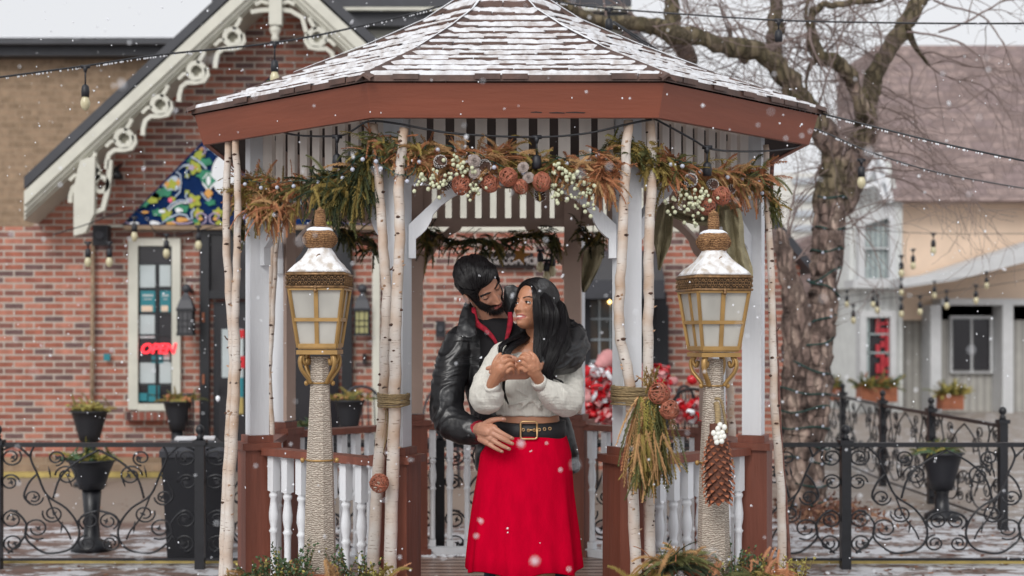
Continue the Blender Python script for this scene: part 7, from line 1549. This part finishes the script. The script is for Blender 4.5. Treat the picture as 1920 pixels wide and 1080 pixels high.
# hair: skull cap parted, then falling locks
def wline(p):
    x = abs(p.x); y = p.y
    if y > .0: return -.070
    if y > -.04: return -.05+(-y)*2.0
    return min(.075, .035+(-y-.04)*2.6)+max(0, .02-x)*.15
cap = MB(); vs = []; WV = [Vector(p) for p in wpts]
for p in WV:
    m_ = max(0, min(1, (p.z-wline(p))/.016)); part = 1-.35*math.exp(-((p.x+.004)/.006)**2)*(p.z > .04); n_ = (p-Vector((0, .01, .0))).normalized(); vs.append(p+n_*((.010+.006*max(0, p.z/.1)+.012*max(0, p.y/.1))*part*m_**.6-.004*(1-m_)))
keep = [f for f in SPHF if sum(1 for i in f if WV[i].z > wline(WV[i])-.004) >= 2]; cap.add(vs, keep, 0, True); cap.xf(WX); wh = cap.build('hair', HAIRU, bo2)
st = MB(); wb = BVHTree.FromPolygons(vs, keep); n_ = 0
while n_ < 2600:
    i = rg.randrange(len(WV)); p = WV[i]
    if p.z < wline(p)+.003 or p.z < -.02: n_ += .02; continue
    a = vs[i].copy(); s = 1 if p.x > -.004 else -1; d = Vector((s*.8, .35, -.6)); pts = []; ln = rg.uniform(.05, .10)
    for j in range(7):
        h, nr, _, _ = wb.find_nearest(a); nr = (h-Vector((0, .01, 0))).normalized(); pts.append(WX @ (h+nr*.0012)); d = (d-nr*d.dot(nr)+Vector((0, .02, -.25))).normalized(); a = h+d*ln/6
    strand(st, pts, .0010, 4); n_ += 1
for i in range(60):       # flyaways
    p = P(rg.uniform(1005, 1060), rg.uniform(530, 600), 5.83+rg.uniform(-.03, .08)); d = Vector((rg.gauss(0, .3), rg.gauss(0, .2), -1)); pts = [p+d*.02*j+Vector((.006*math.sin(j*.7+i), 0, 0)) for j in range(6)]; strand(st, pts, .0005, 3)
st.build('hair_strands', HAIR, wh)
def lock(guide, rad, n, seed, parent, fill=True, r0=.0010, flat=.6, name='hair_lock'):
    rg = random.Random(seed); gp = smooth_path([P(*g) for g in guide], 6); rr_ = lerp_list(list(rad), 6); m = MB()
    if fill:
        m.tube(gp, [max(.002, r_*.72) for r_ in rr_], 14, flat=(0, 1, 0), squash=flat)
        m.m = [1]*len(m.f)
        m.v = [tuple(Vector(v)+Vector((noise.noise(Vector((v[0]*30, v[1]*30, v[2]*5))), noise.noise(Vector((v[0]*30, 5, v[2]*5))), 0))*.004) for v in m.v]
    for i in range(int(n*1.5)):
        an = rg.uniform(0, 6.28); k_ = rg.uniform(.68, 1.04); pts = []; ph = rg.uniform(0, 6.28); t_end = rg.uniform(.82, 1.0); N_ = max(3, int(len(gp)*t_end)); w0 = rg.uniform(.0, .004)
        for j in range(N_):
            r_ = rr_[j]*k_; pts.append(gp[j]+Vector((math.cos(an)*r_+w0*math.sin(j*.3+ph), math.sin(an)*r_*flat+w0*math.cos(j*.27+ph), .0)))
        strand(m, pts, r0*rg.uniform(.7, 1.4), 3)
    return m.build(name, [HAIR, HAIRU], parent)
lock([(1002, 548, 5.92), (1018, 556, 5.835), (1030, 585, 5.79), (1027, 625, 5.79), (1018, 660, 5.77), (1018, 695, 5.745), (1026, 722, 5.735)], [.006, .028, .038, .040, .034, .026, .014], 230, 1, wh)
lock([(1026, 550, 5.95), (1046, 572, 5.90), (1053, 610, 5.82), (1050, 640, 5.75), (1040, 668, 5.72), (1028, 700, 5.71), (1036, 728, 5.71)], [.006, .028, .036, .035, .032, .022, .008], 200, 2, wh)
lock([(1036, 556, 5.93), (1056, 600, 5.84), (1063, 630, 5.77), (1065, 650, 5.74), (1052, 664, 5.73), (1036, 666, 5.73)], [.008, .02, .017, .013, .010, .003], 90, 3, wh)
lock([(996, 533, 5.82), (1004, 552, 5.775), (1007, 585, 5.765), (1009, 620, 5.77), (1007, 655, 5.75), (1012, 690, 5.72), (1020, 712, 5.72)], [.004, .012, .015, .017, .017, .012, .004], 110, 4, wh)
lock([(1000, 600, 5.97), (990, 625, 5.93), (972, 640, 5.86), (958, 650, 5.82), (950, 664, 5.80), (955, 676, 5.79), (966, 668, 5.785)], [.02, .030, .028, .022, .015, .009, .003], 130, 5, wh)
lock([(985, 628, 5.92), (960, 636, 5.84), (942, 646, 5.80), (938, 660, 5.785), (945, 690, 5.78)], [.018, .018, .013, .007, .002], 70, 6, wh)
lock([(946, 708, 5.70), (944, 728, 5.72), (948, 746, 5.745), (955, 760, 5.765)], [.003, .005, .005, .001], 22, 7, wh, False)
lock([(1022, 690, 5.75), (1038, 708, 5.74), (1052, 715, 5.735), (1060, 732, 5.735)], [.010, .007, .005, .001], 30, 8, wh, False)
lock([(1022, 700, 5.745), (1036, 716, 5.735), (1040, 735, 5.735)], [.010, .007, .002], 26, 9, wh, False)
# white top
tp_ = MB()
tp_.rings([ell(P(cx, y, 5.925), rx, ry, k=2.2) for cx, y, rx, ry in ((1000, 650, .105, .058), (1001, 660, .150, .075), (1002, 675, .168, .092), (1000, 700, .150, .112), (998, 722, .142, .128), (997, 745, .136, .118), (994, 762, .134, .108), (992, 776, .138, .106), (992, 779, .132, .10))])
caps(tp_, [P(945, 662, 5.93), P(924, 690, 5.90), P(908, 725, 5.85), P(908, 750, 5.79), P(922, 744, 5.71), P(924, 728, 5.67)], [.056, .052, .054, .062, .052, .033], 20)
caps(tp_, [P(1058, 668, 5.93), P(1068, 695, 5.92), P(1069, 728, 5.88), P(1064, 752, 5.80), P(1040, 742, 5.73), P(1016, 722, 5.675)], [.056, .054, .057, .066, .060, .034], 20)
K0 = P(997, 747, 5.81); tp_.ico(K0, .019, 2, 0, (1, .8, 1))
for (x, y, w_) in ((955, 722, .008), (955, 760, .009), (968, 772, .010), (1030, 764, .010), (1018, 774, .010)):
    e = P(x, y, 5.82); tp_.tube(smooth_path([K0, (K0+e)/2+Vector((0, -.012, 0)), e+Vector((0, .02, 0))], 4), [.0045+.0005*i for i in range(9)], 8)
for s, bx in ((-1, 968), (1, 1030)): tp_.ico(P(bx, 722, 5.852), .062, 3, 0, (1, .8, .95))
tpv = voxel(tp_, .0042, 5)
def knit(p):
    n1 = 1-abs(noise.noise(Vector((p.x*16+p.z*8, p.y*14, p.z*13)))*2); n2 = noise.noise(Vector((p.x*10, p.y*10, p.z*50)))
    px_ = 835+p.x*F/p.y; py_ = 622-(p.z-CZ)*F/p.y; k_ = 1.0 if (px_ < 945 or px_ > 1010) and py_ > 700 else .55
    return (.0055*n1+.0025*n2*(k_ > .9))*k_-.003+.0005*math.sin(p.z*620+14*noise.noise(p*7))*(k_ > .9)
displace(tpv, knit); top_o = tpv.build('top', KNIT, root2)
for (a, b_) in (((926, 729, 5.675), (921, 721, 5.655)), ((1014, 721, 5.68), (1009, 713, 5.66))):
    m = MB(); pa, pb = P(*a), P(*b_); m.tube([pa, pb, pb+(pb-pa)*.1], [.034, .032, .030], 24); m.build('cuff', KNIT, top_o)
# belt, buckle, eyelets
m = MB(); rs = []
for y, e in ((787, .0), (788, .004), (818, .006), (819, .0)):
    rs.append([p+Vector((0, 0, -.010*math.sin(2*math.pi*i/60)*-1*.0-.012*max(0, -math.sin(2*math.pi*i/60)))) for i, p in enumerate(ell(P(994, y, 5.925), .146+e, .110+e, 60, 2.2))])
m.rings(rs); blt = m.build('belt', BELT, root2)
def on_belt(x, y, out=.008):
    xx = (x-994)*5.81/F; t = max(-.999, min(.999, xx/.152)); yy = 5.925-.116*(1-abs(t)**2.2)**(1/2.2)-out; return P(x, y, yy)
m = MB(); bx0, bx1, by0, by1 = 976, 1007, 790.5, 823; cr_ = 5; pts = []
for (cx, cy, a0) in ((bx1-cr_, by0+cr_, 0), (bx0+cr_, by0+cr_, 90), (bx0+cr_, by1-cr_, 180), (bx1-cr_, by1-cr_, 270)):
    for i in range(6): a = R(a0+18*i); pts.append(on_belt(cx+cr_*math.cos(a), cy-cr_*math.sin(a), .014))
pts.append(pts[0]); m.tube(pts, .0042, 8); m.tube([on_belt(1004, 806, .014), on_belt(990, 806.5, .014)], .003, 6); m.build('buckle', GOLDM, blt)
for x, y in ((981, 806), (991, 807), (1002, 806.5), (1011, 805.5), (1021, 804.5), (1031, 803.5), (1041, 802.5)):
    if x > 1035: continue
    m = MB(); c_ = on_belt(x, y, .0095); m.tube([c_+Vector((math.cos(a)*.0055, 0, math.sin(a)*.0055)) for a in [2*math.pi*i/12 for i in range(13)]], .0018, 5, cap=False); m.build('eyelet', GOLDM, blt)
# skirt
m = MB(); rs = []; prof = ((812, 994, .148, .112), (818, 993, .156, .118), (830, 990, .172, .128), (850, 986, .192, .140), (880, 984, .199, .146), (920, 982, .208, .152), (960, 981, .219, .160), (1000, 981, .229, .168), (1040, 981, .236, .176), (1066, 981, .241, .180), (1068, 981, .238, .177), (1040, 981, .230, .170), (900, 984, .19, .14))
for y, cx, rx, ry in prof:
    t = max(0, (y-850)/218)
    def fold(a, t=t, y=y):
        return t*(.050*math.sin(a*7+.6)+.030*math.sin(a*11+2+.4*t)+.018*math.sin(a*17+1))+.006*noise.noise(Vector((a*3, y*.02, 0)))
    rs.append([p+Vector((0, 0, .010*t*math.sin(2*math.pi*i/160*5+1))) for i, p in enumerate(ell(P(cx, y, 5.925), rx, ry, 160, 2.05, fold))])
m.rings(rs); m.build('skirt', SKIRT, root2)
for sx_ in (-1, 1):
    m = MB(); c_ = Vector((P(985+sx_*33, 0, 5.92).x, 5.93, FZ)); caps(m, [c_+Vector((0, .01, .36)), c_+Vector((0, .01, .16)), c_+Vector((0, .01, .07))], [.055, .045, .043], 14); caps(m, [c_+Vector((0, .02, .045)), c_+Vector((0, -.06, .04)), c_+Vector((sx_*.01, -.14, .03))], [.04, .036, .026], 12); b2 = voxel(m, .006, 2); b2.v = [(x, y, max(z, FZ+.004)) for x, y, z in b2.v]; b2.build('boot', BOOT, root2)
m = MB(); c_ = P(974, 677, 5.588); m.tube([c_+Vector((math.cos(a)*.0085, math.sin(a)*.0085, .002*math.cos(a))) for a in [2*math.pi*i/14 for i in range(15)]], .0016, 5); m.ico(c_+Vector((0, -.011, .001)), .0042, 2); m.build('ring', SILVER, root2)
for (x, y, d) in ((958, 820.5, 5.726), (958, 830.5, 5.724), (952, 840.5, 5.726), (940, 846, 5.734), (943, 785.5, 5.740)): 
    m = MB(); m.ico(P(x, y, d), .0062, 2, 0, (1.15, .45, .75)); m.build('fingernail', NAIL, bo)
